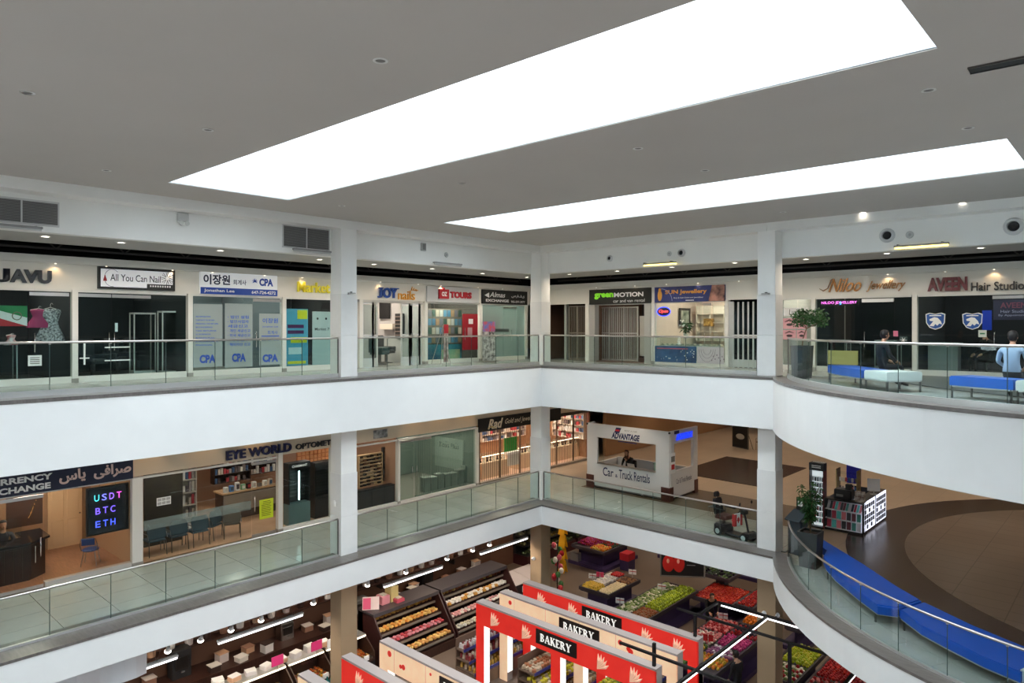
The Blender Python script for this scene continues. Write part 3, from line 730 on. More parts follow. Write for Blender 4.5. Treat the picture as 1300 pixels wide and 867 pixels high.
def fold_leaf(fr, p0, p1, label, lean=.1, off=0.0):
    u0, u1 = U(fr, p0, off), U(fr, p1, off); w = u1 - u0; h = 2.42
    t = thing('folding_door_leaf', label, 'door leaf', at(fr, u0, None, off), rot(fr)); n = max(2, int(w / .24))
    for k in range(n):
        a = (lean if k % 2 else -lean); x0, x1 = w * k / n, w * (k + 1) / n
        for x in (x0, x1): 
            y = a if x == x1 else -a
            MB().box(x - .03, x + .03, y - .03, y + .03, 0, h).build('stile', GRIL, t)
        for z in (0, 1.15, h - .08):
            MB().slab((x0, -a, z + (.34 if z == 0 else .07)), (x1, a, z + (.34 if z == 0 else .07)), (x1, a, z), (x0, -a, z), .02).build('cross_rail', GRIL, t)
        MB().slab((x0, -a, h - .1), (x1, a, h - .1), (x1, a, .34), (x0, -a, .34), .006).build('pane', SHOPG, t)
    return t
sf = thing('storefront', 'white framed nail shop front with open folding doors', 'shop front', at('L3', U('L3', 456)), PI / 2)
W4 = U('L3', 538) - U('L3', 456)
MB().box(0, .14, -.03, .15, 0, 2.51).build('post', FRAMEW, sf); MB().box(0, W4, .02, .12, 2.42, 2.51).build('head_rail', ALU, sf)
room('L3', 452.5, 540, 4.5, mat((186, 184, 184), .7, name='pale_salon_wall'), LFLOOR, 'the second nail salon', light=80)
fold_leaf('L3', 462, 480.5, 'white folding door leaf at left of the open nail shop')
fold_leaf('L3', 511.5, 536.5, 'white folding door leaf at right of the open nail shop')
BLT = mat((34, 76, 160), .35, name='blue_letter')
t, w, h = letters('L3', 'OY', 485.5, 503.5, 365.5, 378.5, BLT, 'large blue serif raised letters above the second nail shop', .08, bold=.03)
text('J', BLT, t, -w * .5 - .14, h / 2, -.04, width=.2, height=h, bold=.03, extrude=.08, name='letter')
for x in (-w * .5 - .1, w * .16, w * .44): MB().box(x - .09, x + .09, -.09, -.01, h - .04, h).build('serif', BLT, t)
t, w, h = letters('L3', 'nails', 505, 526, 369, 380.5, mat((226, 160, 50), .4, name='orange_letter'), 'orange raised letters above the second nail shop, with painted fingers', .05, bold=.0)
for k in range(4): MB().tube([(w * (.28 + .1 * k), -.04, h * 1.05), (w * (.34 + .12 * k), -.04, h * (1.45 - .12 * k))], [.03, .015], 6).build('finger_mark', mat((226, 160, 50), .4, name='orange_letter'), t)
t, w, h, y = board('JW', 481.5, 494, 383.5, 404.5, 'black television on the side wall of the second nail salon', BLACK, off=.0, th=.06, cat='television', name='television')
t, w, h, y = board('JW', 501.5, 510.5, 398, 428, 'dark rack of nail polish bottles on salon wall', DARK, off=.0, th=.12, cat='rack', name='polish_rack')
for k in range(6): MB().box(-w / 2 + .03, w / 2 - .03, y - .06, y, h * (.08 + .155 * k), h * (.1 + .155 * k)).build('shelf', mat((170, 150, 140), .5), t)
t, w, h, y = board('JW', 482, 498, 411, 418, 'cream wall shelf below the television in salon', CREAM, off=.0, th=.2, cat='shelf', name='wall_shelf')
def salon_chair(fr, px, off, label, m):
    t = thing('salon_chair', label, 'chair', at(fr, U(fr, px, off), None, off), rot(fr) + .5)
    MB().bev(-.3, .3, -.3, .3, .42, .56, .05).build('seat', m, t); MB().bev(-.3, .3, .2, .36, .5, 1.15, .05).build('backrest', m, t)
    for s in (-1, 1): MB().bev(s * .33 - .06, s * .33 + .06, -.28, .3, .5, .7, .03).build('armrest', m, t)
    MB().lathe([(.28, 0), (.28, .04), (.06, .08), (.06, .42)], n=14).build('pedestal', DSTEEL, t)
for px_, of_, lb_ in salon_spots: salon_chair('L3', px_, of_, 'dark pedicure chair in the first nail salon, ' + lb_, mat((48, 52, 58), .5, name='slate_vinyl'))
salon_chair('L3', 482, -.95, 'dark teal salon chair just inside the open nail shop', mat((40, 62, 64), .5, name='teal_vinyl'))
salon_chair('L3', 490, -1.75, 'dark salon chair further inside the open nail shop', mat((56, 58, 62), .5, name='dark_vinyl'))

# travel shop with red sign
storefront('L3', 542.5, 608, 'travel shop front with brochure wall and red door', (587,), ())
room('L3', 540, 610, 3.2, mat((70, 66, 62), .8, name='brown_shop_wall'), LFLOOR, 'the travel shop', light=110)
t, w, h, y = board('L3', 542.5, 608, 364.5, 384, 'pale grey sign panel with red box and red capital letters', mat((198, 200, 204), .4, name='sign_grey'))
RED = mat((176, 28, 44), .45, name='red_acrylic')
b = MB().box(-w * .3, -w * .12, y - .08, y - .002, h * .22, h * .82).build('red_box', RED, t); text('OZ', WPRINT, b, -w * .21, h * .52, y - .085, width=w * .1, height=h * .28, bold=.04)
MB().box(-w * .23, -w * .19, y - .06, y - .002, h * .82, h * .92).build('case_handle', RED, t)
text('TOURS', RED, t, w * .13, h * .5, y - .02, width=w * .42, height=h * .42, bold=.05, extrude=.04, split=True, name='letter')
t, w, h, y = board('L3', 587.5, 606.5, 398.5, 444, 'red panelled door with white print in the travel shop', mat((160, 24, 40), .5, name='red_door_film'), off=.02, th=.03, cat='door', name='red_door')
MB().box(-w * .12, w * .18, y - .004, y - .001, h * .72, h * .86).build('white_mark', WPRINT, t); MB().box(-w * .18, w * .12, y - .004, y - .001, h * .4, h * .62).build('white_mark', mat((200, 160, 165), .5), t)
bar_handle(MB(), -w * .42, h * .3, h * .62, y - .06).build('handle', CHROME, t)
cols = [(70, 120, 150), (190, 190, 185), (60, 90, 80), (160, 130, 100), (90, 140, 170), (200, 190, 170), (110, 110, 120)]
t, w, h, y = board('L3', 543, 586, 392, 436, 'wall of small travel photographs behind the travel shop glass', mat((120, 110, 100), .7, name='brochure_backing'), off=-.9, th=.02, cat='photo wall', name='photo_wall')
for j in range(4):
    for i in range(9): MB().box(-w / 2 + w * (i + .08) / 9, -w / 2 + w * (i + .9) / 9, y - .01, y - .001, h * (j + .1) / 4, h * (j + .85) / 4).build('photo', mat(cols[(i * 3 + j * 2) % 7], .4), t)
t, w, h, y = board('L3', 543, 586, 437, 464, 'wide turquoise sea poster low in the travel shop window', mat((60, 150, 165), .4, rgb2=(40, 96, 130), scale=1.2, name='sea_print'), off=-.2, th=.01, cat='poster', name='window_poster')
MB().box(-w * .1, w * .45, y - .003, y - .001, h * .2, h * .75).build('beach_print', mat((120, 180, 150), .4, rgb2=(200, 190, 150), scale=2), t)
# easel with narrow poster in front
e = thing('display_easel', 'steel tripod easel with tall red and white poster', 'easel', at('L3', U('L3', 562, .9), None, .9), PI / 2 + .25)
for a, b in (((-.35, -.15, 0), (0, 0, 1.55)), ((.35, -.15, 0), (0, 0, 1.55)), ((0, .55, 0), (0, 0, 1.5))): MB().cyl(a, b, .015, n=8).build('leg', STEEL, e)
p = MB().box(-.16, .16, -.16, -.14, .12, 1.6).build('poster_board', mat((200, 190, 186), .5, rgb2=(120, 80, 78), scale=5, name='photo_print'), e); MB().box(-.16, .16, -.165, -.161, 1.25, 1.6).build('red_head', RED, p)

# money exchange shop
storefront('L3', 612, 667, 'money exchange front of teal frosted glass', (640, 657), ((640, 657, 650),), g=glass((.55, .70, .68), .9, 'teal_frosted_glass', 0, .32), posts1=True)
room('L3', 610, 671, 3.2, mat((110, 136, 132), .8, name='teal_wall'), LFLOOR, 'the money exchange shop', light=80)
t, w, h, y = board('L3', 612.5, 669.5, 368.8, 386.2, 'black money exchange sign with white script name', BPRINT)
text('Almas', WPRINT, t, -w * .18, h * .66, y - .004, width=w * .34, height=h * .36, shear=.3, bold=.01); text('EXCHANGE', WPRINT, t, -w * .18, h * .24, y - .004, width=w * .5, height=h * .2, bold=.04)
MB().add([(-w * .46, y - .004, h * .6), (-w * .36, y - .004, h * .8), (-w * .36, y - .004, h * .42)], [(0, 2, 1)]).build('arrow_mark', WPRINT, t)
text('صرافی', WPRINT, t, w * .28, h * .62, y - .004, width=w * .3, height=h * .26, bold=.01); text('905-597-3977', WPRINT, t, w * .28, h * .2, y - .004, width=w * .32, height=h * .17, bold=.02)
st = thing('banner_stand', 'roll up banner stand with blue head and grey figure print', 'banner stand', at('L3', U('L3', 620.5, .75), None, .75), PI / 2)
MB().box(-.4, .4, -.1, .1, 0, .07).build('base', STEEL, st); bn = MB().box(-.37, .37, -.01, .01, .07, 1.72).build('banner', mat((210, 208, 206), .5, rgb2=(60, 58, 60), scale=6, name='figure_print'), st)
MB().box(-.37, .37, -.016, -.011, 1.3, 1.72).build('head_print', mat((90, 120, 190), .5, rgb2=(200, 80, 90), scale=5), bn); MB().cyl((0, .03, .05), (0, .03, 1.72), .012, n=6).build('pole', STEEL, st)
t, w, h, y = board('L3', 618.5, 634, 400, 417, 'dark framed screen behind the exchange glass', DARK, off=-1.2, th=.05, cat='screen', name='wall_screen')
t, w, h, y = board('L3', 619, 646, 417.5, 421.5, 'dark lettering strip on the exchange glass', mat((60, 70, 70), .5), off=-.05, th=.006, cat='lettering', name='door_lettering')
# ---- back upper shops -------------------------------------------------
BRN = mat((96, 70, 54), .7, name='brown_corridor_wall')
o = struct(MB().box(-20.9, -20.8, 24.6, 34, F3, 3.4).box(-18.05, -17.95, 24.85, 34, F3, 3.4).box(-20.9, -17.95, 33.9, 34, F3, 3.4).box(-20.9, -17.95, 24.86, 34, 3.3, 3.4).build('wall_corridor', BRN)); o['label'] = 'brown walls of the side corridor'
grille('B3', 701, 722, 'folding grille across the left side of the corridor', 9, -2.2, 2.45, mat((150, 140, 128), .4, metal=.5, name='bronze_grille'), r=.014)
grille('B3', 722.5, 744, 'folding grille across the right side of the corridor', 10, -.35, 2.45, mat((150, 140, 128), .4, metal=.5, name='bronze_grille'), bays=2, r=.014)
po = tag(MB().box(-.07, .07, -.07, .07, 0, 2.55).build('grille_post', ALU, None, at('B3', U('B3', 719, -.35), None, -.35)), 'aluminium post between the two corridor grilles', 'post')
t, w, h, y = board('B3', 699.5, 708, 372.5, 379, 'small glowing red shop name in the corridor', mat((60, 20, 20), .5), off=-1.2, th=.04)
text('ds', emitm((255, 60, 60), 2.0, 'red_neon'), t, 0, h / 2, y - .004, width=w * .8, height=h * .8, bold=.03)
t, w, h, y = board('B3', 731, 744, 377, 384.5, 'pale wall with dark capital letters in the corridor', mat((150, 120, 92), .6), off=-3.0, th=.04)
text('PAR', mat((20, 24, 30), .5), t, 0, h / 2, y - .004, width=w * .9, height=h * .8, bold=.04)

sf = thing('storefront', 'grey framed car rental front with half open grille', 'shop front', at('B3', U('B3', 748)), 0)
W = U('B3', 826) - U('B3', 748)
MB().box(-.19, 0, -.03, .15, 0, 2.51).build('post', FRAMEW, sf); MB().box(0, .3, .0, .3, 0, 2.45).build('jamb_panel', ALU, sf); MB().box(W - .3, W, 0, .3, 0, 2.45).build('jamb_panel', ALU, sf); MB().box(0, W, .02, .12, 2.42, 2.51).build('head_rail', ALU, sf)
room('B3', 746, 828, 4.2, mat((66, 60, 58), .8, name='dim_rental_wall'), mat((120, 92, 76), .4, noise=.1, name='brown_tile'), 'the upper car rental shop', light=7)
grille('B3', 757, 810, 'tall silver folding grille across the car rental shop', 22, -.9, 2.38, mat((196, 194, 190), .35, metal=.5, name='silver_grille'), r=.018, bays=3)
t, w, h, y = board('B3', 812, 824, 401, 452, 'pale panel leaning inside the car rental doorway', mat((190, 186, 178), .6), off=-1.0, th=.06, cat='panel', name='door_panel')
t, w, h, y = board('B3', 748, 826, 366.5, 385.8, 'black car rental sign with green and white lettering', mat((16, 20, 18), .4, name='sign_black'))
GRN = mat((120, 200, 40), .5, emit=.5, emc=(120, 200, 40), name='green_letter')
text('green', GRN, t, -w * .41, h * .55, y - .004, width=w * .32, height=h * .42, bold=.05, align='LEFT'); text('MOTION', WPRINT, t, -w * .08, h * .60, y - .004, width=w * .47, height=h * .3, bold=.04, align='LEFT')
text('car and van rental', WPRINT, t, w * .16, h * .2, y - .004, width=w * .5, height=h * .2)

storefront('B3', 831, 920, 'jewellery shop front with wide window over two posters', (865, 891, 903), ((891, 919, 894),))
room('B3', 828.5, 922, 3.6, mat((226, 206, 192), .7, name='blush_wall'), LFLOOR, 'the upper jewellery shop', light=42)
t, w, h, y = board('B3', 831, 920, 363, 383, 'dark blue jewellery sign with gold letters and a face', mat((30, 44, 96), .4, rgb2=(50, 60, 130), scale=1.0, name='sign_blue'))
GOLD = mat((226, 160, 70), .35, metal=.3, name='gold_letter')
text('SUN Jewellery', GOLD, t, -w * .04, h * .62, y - .004, width=w * .6, height=h * .34, bold=.03); text('Buy & Sell Gold and Jewellery', WPRINT, t, 0, h * .26, y - .004, width=w * .42, height=h * .1); MB().box(-w * .04, w * .08, y - .004, y - .002, h * .07, h * .12).build('print_line', WPRINT, t)
MB().ball((-w * .42, y - .002, h * .45), .1, .006, .22, 10, 6).ball((-w * .42, y - .003, h * .8), .06, .006, .08, 10, 6).build('gold_figure', GOLD, t)
MB().add([(w * .28, y - .004, 0), (w * .5, y - .004, 0), (w * .5, y - .004, h), (w * .33, y - .004, h)], [(0, 1, 2, 3)]).build('portrait_print', mat((196, 140, 122), .4, rgb2=(56, 34, 34), scale=3, name='portrait_print'), t)
MB().tube([(-w * .42 + .55 * math.cos(a * .16), y - .004, .05 + .5 * math.sin(a * .16)) for a in range(10)], .012, 4).build('swirl', mat((160, 170, 220), .4), t)
ns = thing('neon_sign', 'oval red and blue neon sign in the jewellery window', 'neon sign', at('B3', U('B3', 842.5, -.1), Zf('B3', 842.5, 395.5, -.1), -.1), 0)
MB().lathe([(.3, -.01), (.3, 0)], (0, 0.03, 0), 20, 1, .6, Matrix.Rotation(R(90), 4, 'X')).build('backing', mat((30, 20, 50), .5), ns)
MB().tube([(.3 * math.cos(a * PI / 12), 0, .18 * math.sin(a * PI / 12)) for a in range(24)], .014, 6, True).build('blue_tube', emitm((60, 70, 255), 3.0, 'blue_neon'), ns)
text('Open', emitm((255, 70, 70), 3.0, 'red_neon'), ns, 0, 0, -.01, width=.42, height=.17, shear=.3, bold=.02)
t, w, h, y = board('B3', 831.5, 884, 439.5, 460, 'dark blue star field poster low in the jewellery window', mat((28, 62, 104), .4, rgb2=(56, 100, 150), scale=2, name='starfield'), off=.01, th=.012, cat='poster', name='window_poster')
for k in range(26): q = random.uniform(.008, .022); x, z = random.uniform(-w * .46, w * .46), random.uniform(.05, h * .8); MB().box(x - q, x + q, y - .003, y - .001, z - q, z + q).build('star_print', WPRINT, t)
MB().box(-w * .45, w * .3, y - .003, y - .001, h * .82, h * .88).build('print_line', mat((180, 90, 110), .5), t)
t, w, h, y = board('B3', 885, 919, 440.5, 461.5, 'pale grey necklace poster low in the jewellery window', mat((204, 196, 204), .4, name='poster_lilac'), off=.01, th=.012, cat='poster', name='window_poster')
for k in range(3): MB().tube([(-w * .12 + (.16 + .09 * k) * math.cos(PI + PI * a / 9), y - .006, h * .85 + (.2 + .14 * k) * math.sin(PI + PI * a / 9)) for a in range(10)], .006, 4).build('necklace_print', mat((110, 100, 110), .4), t)
for k in range(9): MB().box(w * .08 + .07 * k - .05, w * .08 + .07 * k - .01, y - .003, y - .001, .1 + .05 * ((k * 3) % 5), .15 + .05 * ((k * 3) % 5)).build('gem_print', mat((130, 110, 130), .4), t)
cn = thing('jewellery_counter', 'glass topped jewellery counter behind the window', 'counter', at('B3', U('B3', 836, -.5), None, -.5), 0); cw = U('B3', 915, -.5) - U('B3', 836, -.5)
MB().box(0, cw, 0, .5, 0, .75).build('base', FRAMEW, cn); MB().box(0, cw, .0, .5, 1.02, 1.04).build('glass_top', CLEARG, cn); MB().box(0, cw, 0, .012, .75, 1.02).build('glass_front', CLEARG, cn)
for k in range(12): MB().bev(cw * (k + .2) / 12, cw * (k + .75) / 12, .12, .36, .75, .82, .02).build('tray', mat((230, 224, 214), .6), cn)
t, w, h, y = board('SW', 863, 876, 391.5, 413, 'framed portrait painting on the jewellery shop wall', mat((190, 196, 180), .6, rgb2=(70, 84, 70), scale=3, name='painting'), mat((44, 40, 36), .5), off=.0, th=.04, cat='painting', name='framed_painting', fw=.09)
sh = thing('wall_cabinet', 'cream display wall unit with goods at right of painting', 'cabinet', at('B3', U('B3', 884, -3.0), .95, -3.0), 0); sw = U('B3', 919, -3.0) - U('B3', 884, -3.0)
MB().box(0, sw, .3, .4, 0, 1.5).build('back_panel', CREAM, sh)
for k in range(4): MB().box(0, sw, 0, .32, .38 * k, .38 * k + .03).build('shelf', CREAM, sh)
for k in range(3): MB().box(sw * k / 2 - .02, sw * k / 2 + .02, 0, .32, 0, 1.5).build('divider', CREAM, sh)
MB().box(sw * .28, sw * .62, -.03, .1, .62, .95).build('gold_casket', mat((120, 84, 40), .4, rgb2=(190, 150, 80), scale=9), sh)
def leaf_plant(t, base, n, h, spread, lw, ll, m, seed, arch=.35, leaves=26, stem_m=None):
    """stems with flat-bladed leaves that have thickness; leaves joined as one foliage part"""
    rnd = random.Random(seed); mb = MB(); ms = MB()
    for i in range(n):
        a = rnd.uniform(0, 2 * PI); sp = spread * rnd.uniform(.2, 1); hh = h * rnd.uniform(.7, 1.05)
        pts = [(base[0] + sp * math.cos(a) * k * k / 16, base[1] + sp * math.sin(a) * k * k / 16, base[2] + hh * (k / 4) * (1 - .12 * (k / 4) ** 2)) for k in range(5)]
        ms.tube(pts, [.018, .015, .012, .009, .005], 5)
        for j in range(leaves):
            f = rnd.uniform(.3, 1); k = min(3, int(f * 4)); g = f * 4 - k; p = Vector(pts[k]).lerp(Vector(pts[k + 1]), g)
            d = Vector((rnd.uniform(-1, 1), rnd.uniform(-1, 1), rnd.uniform(-.5, .6))).normalized(); s_ = d.cross(Vector((0, 0, 1))).normalized() if abs(d.z) < .95 else Vector((1, 0, 0)); L = ll * rnd.uniform(.6, 1.2); q = lw * rnd.uniform(.7, 1.2)
            m1 = p + d * L * .5 + Vector((0, 0, -arch * L * .1)); m2 = p + d * L + Vector((0, 0, -arch * L))
            mb.add([p, m1 + s_ * q, m2, m1 - s_ * q], [(0, 1, 2), (0, 2, 3)])
    ms.build('stem', stem_m or mat((92, 78, 52), .7, name='plant_stem'), t)
    o = mb.build('foliage', m, t); o['kind'] = 'stuff'
GLEAF = mat((52, 104, 40), .5, rgb2=(26, 66, 26), scale=6, noise=.1, name='green_leaf')
pl = thing('potted_lily', 'potted plant with white flowers on the jewellery counter', 'plant', at('B3', U('B3', 871, -.75), F3 + 1.04, -.75), 0)
MB().lathe([(.08, 0), (.12, .2), (.1, .2)], n=12).build('pot', mat((230, 226, 220), .4), pl); leaf_plant(pl, (0, 0, .18), 7, .55, .3, .035, .28, GLEAF, 3, leaves=9)
fl = MB()
for k in range(16): a = random.uniform(0, 6.28); fl.ball((.28 * math.cos(a) * random.random(), .2 * math.sin(a), random.uniform(.35, .75)), .045, .045, .03, 6, 4)
fl.build('blossom', mat((240, 238, 230), .5), pl)['kind'] = 'stuff'
fr_ = thing('folding_grille_door', 'black and white folding door right of the jewellery shop', 'door', at('B3', U('B3', 925)), 0); w = U('B3', 962) - U('B3', 925)
MB().box(-.14, 0, -.03, .15, 0, 2.51).build('post', FRAMEW, fr_); MB().box(0, .16, 0, .12, 0, 2.45).build('jamb', ALU, fr_)
for k in range(5):
    x = .16 + (w - .16) * k / 5; x2 = .16 + (w - .16) * (k + 1) / 5
    MB().box(x, x + .05, -.02, .04, 0, 2.42).build('stile', GRIL, fr_); MB().box(x + .05, x2, 0, .02, 0.02, .3).build('kick_plate', GRIL, fr_); MB().box(x + .05, x2, 0, .02, 1.16, 1.22).build('cross_rail', GRIL, fr_); MB().box(x + .05, x2, .004, .012, .3, 2.38).build('pane', SHOPG, fr_)
room('B3', 923, 990, 3.0, DARKW, DFLOOR, 'the dark shop behind the folding door')

# right of the column: beauty, jewellery, hair studio
storefront('B3', 990, 1029, 'beauty shop front with eye close up posters', (1012,), (), post0=False)
room('B3', 991, 1032, 3.2, mat((190, 186, 182), .7, name='beauty_wall'), LFLOOR, 'the beauty shop', light=26)
for i, (pa, pb, ya, yb, nm) in enumerate(((994, 1010.5, 404, 417.5, 'upper left'), (1011.5, 1024, 404, 417.5, 'upper right'), (994, 1010.5, 419, 431, 'lower left'), (1011.5, 1024, 419, 431, 'lower right'))):
    t, w, h, y = board('B3', pa, pb, ya, yb, 'pink close up eye photograph in beauty window, %s of four' % nm, mat((196, 140, 150), .5, rgb2=(214, 166, 170), scale=3, name='skin_print'), off=-.05, th=.012, cat='poster', name='eye_poster', group='eye posters in the beauty window')
    MB().ball((0, y - .002, h * .4), w * .24, .004, h * .13, 12, 6).build('eye_print', mat((56, 40, 44), .4), t)
    MB().tube([(-w * .34, y - .004, h * .66), (0, y - .004, h * .84), (w * .34, y - .004, h * .7)], [.01, .025, .008], 5).build('brow_print', mat((60, 40, 40), .5), t)
t, w, h, y = board('B3', 995, 1026, 391, 401, 'white header panel with thin dark beauty lettering', mat((226, 226, 228), .5), off=-.05, th=.012, cat='sign', name='window_sign')
text('Luxe', BPRINT, t, -w * .05, h * .5, y - .003, width=w * .45, height=h * .7, shear=.1)
for k in range(6): t_ = None
storefront('B3', 1035.3, 1156.4, 'dark glass jewellery front under copper script sign', (1094, 1135), ((1094, 1135, 1097),), posts1=False)
room('B3', 1032, 1159.5, 4.0, DARKW, DFLOOR, 'the dark jewellery shop', light=8)
t, w, h = letters('B3', 'Niloo', 1052, 1094, 353.5, 370.5, mat((176, 124, 76), .25, metal=.85, name='copper_letter'), 'large copper script word above the dark jewellery shop', .05, bold=.008, shear=.5)
letters('B3', 'Jewellery', 1100, 1150, 356, 370, mat((176, 124, 76), .25, metal=.85), 'smaller copper script word above the dark jewellery shop', .05, bold=.004, shear=.5)
MB().tube([(-w * .78, -.03, h * .3), (-w * .66, -.03, h * .12), (-w * .52, -.03, h * .3), (-w * .42, -.03, h * .9), (-w * .36, -.03, h * 1.02)], [.01, .02, .016, .02, .008], 6).build('swash', mat((176, 124, 76), .25, metal=.85), t)
t, w, h, y = board('B3', 1041, 1090, 381, 388, 'moving LED strip sign glowing pink and blue in window', BLACK, off=-.1, th=.03, cat='LED sign', name='led_sign')
text('NILOO JEWELLERY', emitm((240, 110, 220), 2.2, 'pink_led'), t, 0, h / 2, y - .004, width=w * .92, height=h * .6, bold=.01)
MB().box(w * .02, w * .06, y - .008, y - .005, h * .2, h * .7).build('blue_led', emitm((90, 160, 255), 2.2, 'blue_led'), t)
t, w, h, y = board('B3', 1094, 1134, 379, 383.5, 'white transom strip above the dark jewellery door', WPRINT, off=-.02, th=.05, cat='panel', name='transom_panel')
t, w, h, y = board('B3', 1134, 1140, 420, 427, 'small pink and white notice on jewellery door', mat((214, 120, 150), .5), off=.0, th=.008, cat='notice', name='paper_notice')
t, w, h, y = board('B3', 1051, 1089, 445, 463, 'pale yellow green panel behind the blue bench', mat((172, 172, 108), .5), off=.6, th=.05, cat='panel', name='notice_board')
for x in (-w * .4, w * .4): MB().box(x - .02, x + .02, -.04, 0, -.75, 0).build('leg', DSTEEL, t)
t, w, h, y = board('B3', 1142, 1152, 427, 436.5, 'white flower decal on the jewellery glass', mat((60, 80, 80), .5), off=.0, th=.004, cat='decal', name='window_decal')
for k in range(6): MB().tube([(0, y - .004, h / 2), (.1 * math.cos(k), y - .004, h / 2 + .09 * math.sin(k))], [.015, .004], 4).build('petal', WPRINT, t)

storefront('B3', 1164.5, 1420, 'dark glass hair studio front with two blue shield emblems', (1208, 1259, 1300, 1360), ((1259, 1300, 1262),))
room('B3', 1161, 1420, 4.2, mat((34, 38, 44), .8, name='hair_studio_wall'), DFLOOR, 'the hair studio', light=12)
letters('B3', 'AVEEN', 1178, 1228.5, 352, 369.5, mat((110, 40, 44), .35, name='maroon_letter'), 'maroon raised capital letters above the hair studio', .07, bold=.05)
letters('B3', 'Hair Studio', 1233, 1300.5, 357.5, 368.5, mat((36, 30, 32), .35, name='black_letter'), 'dark raised letters at right above the hair studio', .05, bold=.01)
for i, (pa, nm) in enumerate(((1187.5, 'left'), (1234.5, 'right'))):
    u = U('B3', pa, .02); z0, z1 = Zf('B3', pa, 418.5, .02), Zf('B3', pa, 397, .02); h = z1 - z0; w = h * 1.02
    t = thing('shield_emblem', 'blue shield emblem with white horse head, %s one on hair studio glass' % nm, 'emblem', at('B3', u, z0, .02), 0)
    out = [(-.5, .92), (-.3, 1.0), (0, .93), (.3, 1.0), (.5, .92), (.47, .4), (.3, .12), (0, 0), (-.3, .12), (-.47, .4)]
    M = Matrix.Rotation(R(90), 4, 'X')
    MB().prism([(x * w, z * h) for x, z in out], 0, .006, M).build('rim', WPRINT, t); MB().prism([(x * w * .9, h * .05 + z * h * .9) for x, z in out], .006, .010, M).build('field', mat((36, 84, 160), .4), t)
    hs = [(-.3, .22), (-.1, .5), (-.28, .52), (-.3, .62), (-.05, .74), (.12, .7), (.28, .5), (.34, .3), (.2, .36), (.1, .24), (0, .34), (-.08, .2)]
    MB().prism([(x * w, z * h) for x, z in hs], .010, .014, M).build('horse_mark', WPRINT, t); MB().box(-w * .3, w * .3, -.013, -.010, h * .8, h * .86).build('print_line', WPRINT, t)
t, w, h, y = board('B3', 1247, 1259, 394, 419, 'bright blue banner inside the hair studio', mat((30, 60, 190), .5, emit=.2), off=-.6, th=.02, cat='banner', name='blue_banner')
t, w, h, y = board('B3', 1261, 1330, 380, 406, 'dark blue appointment poster on the hair studio door', mat((26, 34, 62), .4), off=-.03, th=.008, cat='poster', name='window_poster')
text('AVEEN', mat((110, 60, 84), .5), t, -w * .12, h * .72, y - .003, width=w * .5, height=h * .28, bold=.03); text('Hair Studio', mat((150, 160, 190), .5), t, -w * .12, h * .42, y - .003, width=w * .48, height=h * .14); text('By Appointment', mat((150, 160, 190), .5), t, -w * .1, h * .22, y - .003, width=w * .6, height=h * .12)
t, w, h, y = board('B3', 1242, 1252.5, 419, 428, 'small white and green notice on the hair studio glass', mat((214, 224, 214), .5), off=.0, th=.008, cat='notice', name='paper_notice')
MB().box(-w * .3, w * .3, y - .003, y - .001, h * .4, h * .6).build('print_line', mat((60, 130, 90), .5), t)
cn = thing('salon_counter', 'white hair studio counter behind the glass', 'counter', at('B3', U('B3', 1178, -1.0), None, -1.0), 0); cw = U('B3', 1216, -1.0) - U('B3', 1178, -1.0)
MB().box(0, cw, 0, .5, 0, .95).build('body', mat((170, 172, 172), .5), cn); MB().box(-.05, cw + .05, -.05, .55, .95, 1.0).build('counter_top', WPRINT, cn)

# ---- fittings on the fascia and soffits -----------------------------
def vent(px0, px1, ya, yb, label):
    X = LX - 1.05; a, b = onx(px0, 0, X).y, onx(px1, 0, X).y; pm = (px0 + px1) / 2; z1, z0 = onx(pm, ya, X).z, onx(pm, yb, X).z
    t = thing('vent_grille', label, 'vent', (X, a, z0), PI / 2); w, h = b - a, z1 - z0
    MB().box(0, w, -.01, -.001, 0, h).build('back_plate', mat((96, 94, 92), .7), t)
    mb = MB().box(-.03, w + .03, -.03, 0, -.04, 0).box(-.03, w + .03, -.03, 0, h, h + .04).box(-.03, 0, -.03, 0, 0, h).box(w, w + .03, -.03, 0, 0, h).box(w * .5 - .015, w * .5 + .015, -.03, 0, 0, h)
    mb.build('frame', mat((206, 205, 202), .4), t)
    me = MB().box(.0, w * .5 - .015, -.024, -.012, -.006, .006).data('louvre', mat((140, 138, 136), .5))
    for k in range(14):
        for s in (0, 1): place('louvre', me, t, (s * (w * .5 + .015), 0, h * (k + .5) / 14))
vent(-22, 73, 254, 282, 'wide air vent grille high at the far left fascia')
vent(359.5, 417, 289.5, 315, 'wide air vent grille beside the left column')
def lampbar(P, label, rz, L=1.0, glow=None):
    t = thing('linear_lamp', label, 'lamp', P, rz)
    MB().bev(-L / 2, L / 2, -.05, .05, 0, .05, .01).build('housing', mat((150, 148, 146), .4), t)
    MB().cyl((-L / 2 + .02, 0, -.02), (L / 2 - .02, 0, -.02), .028, n=10).build('tube', glow or mat((190, 190, 186), .4), t)
    for s in (-1, 1): MB().box(s * L * .4 - .02, s * L * .4 + .02, .0, .19, .03, .06).build('bracket', DSTEEL, t)
X = LX - .85
for (pa, pb, y, lb) in ((-30, 54, 287.5, 'grey linear lamp below the far left vent'), (372, 420, 319, 'grey linear lamp beside the left column below the vent'), (551, 586, 335.5, 'pale linear lamp on the left fascia near the inner corner')):
    a, b = onx(pa, y, X), onx(pb, y, X); lampbar((X, (a.y + b.y) / 2, (a.z + b.z) / 2), lb, PI / 2, abs(b.y - a.y))
YB = BY + .85; YGL = emitm((255, 226, 120), 4.0, 'yellow_tube_glow')
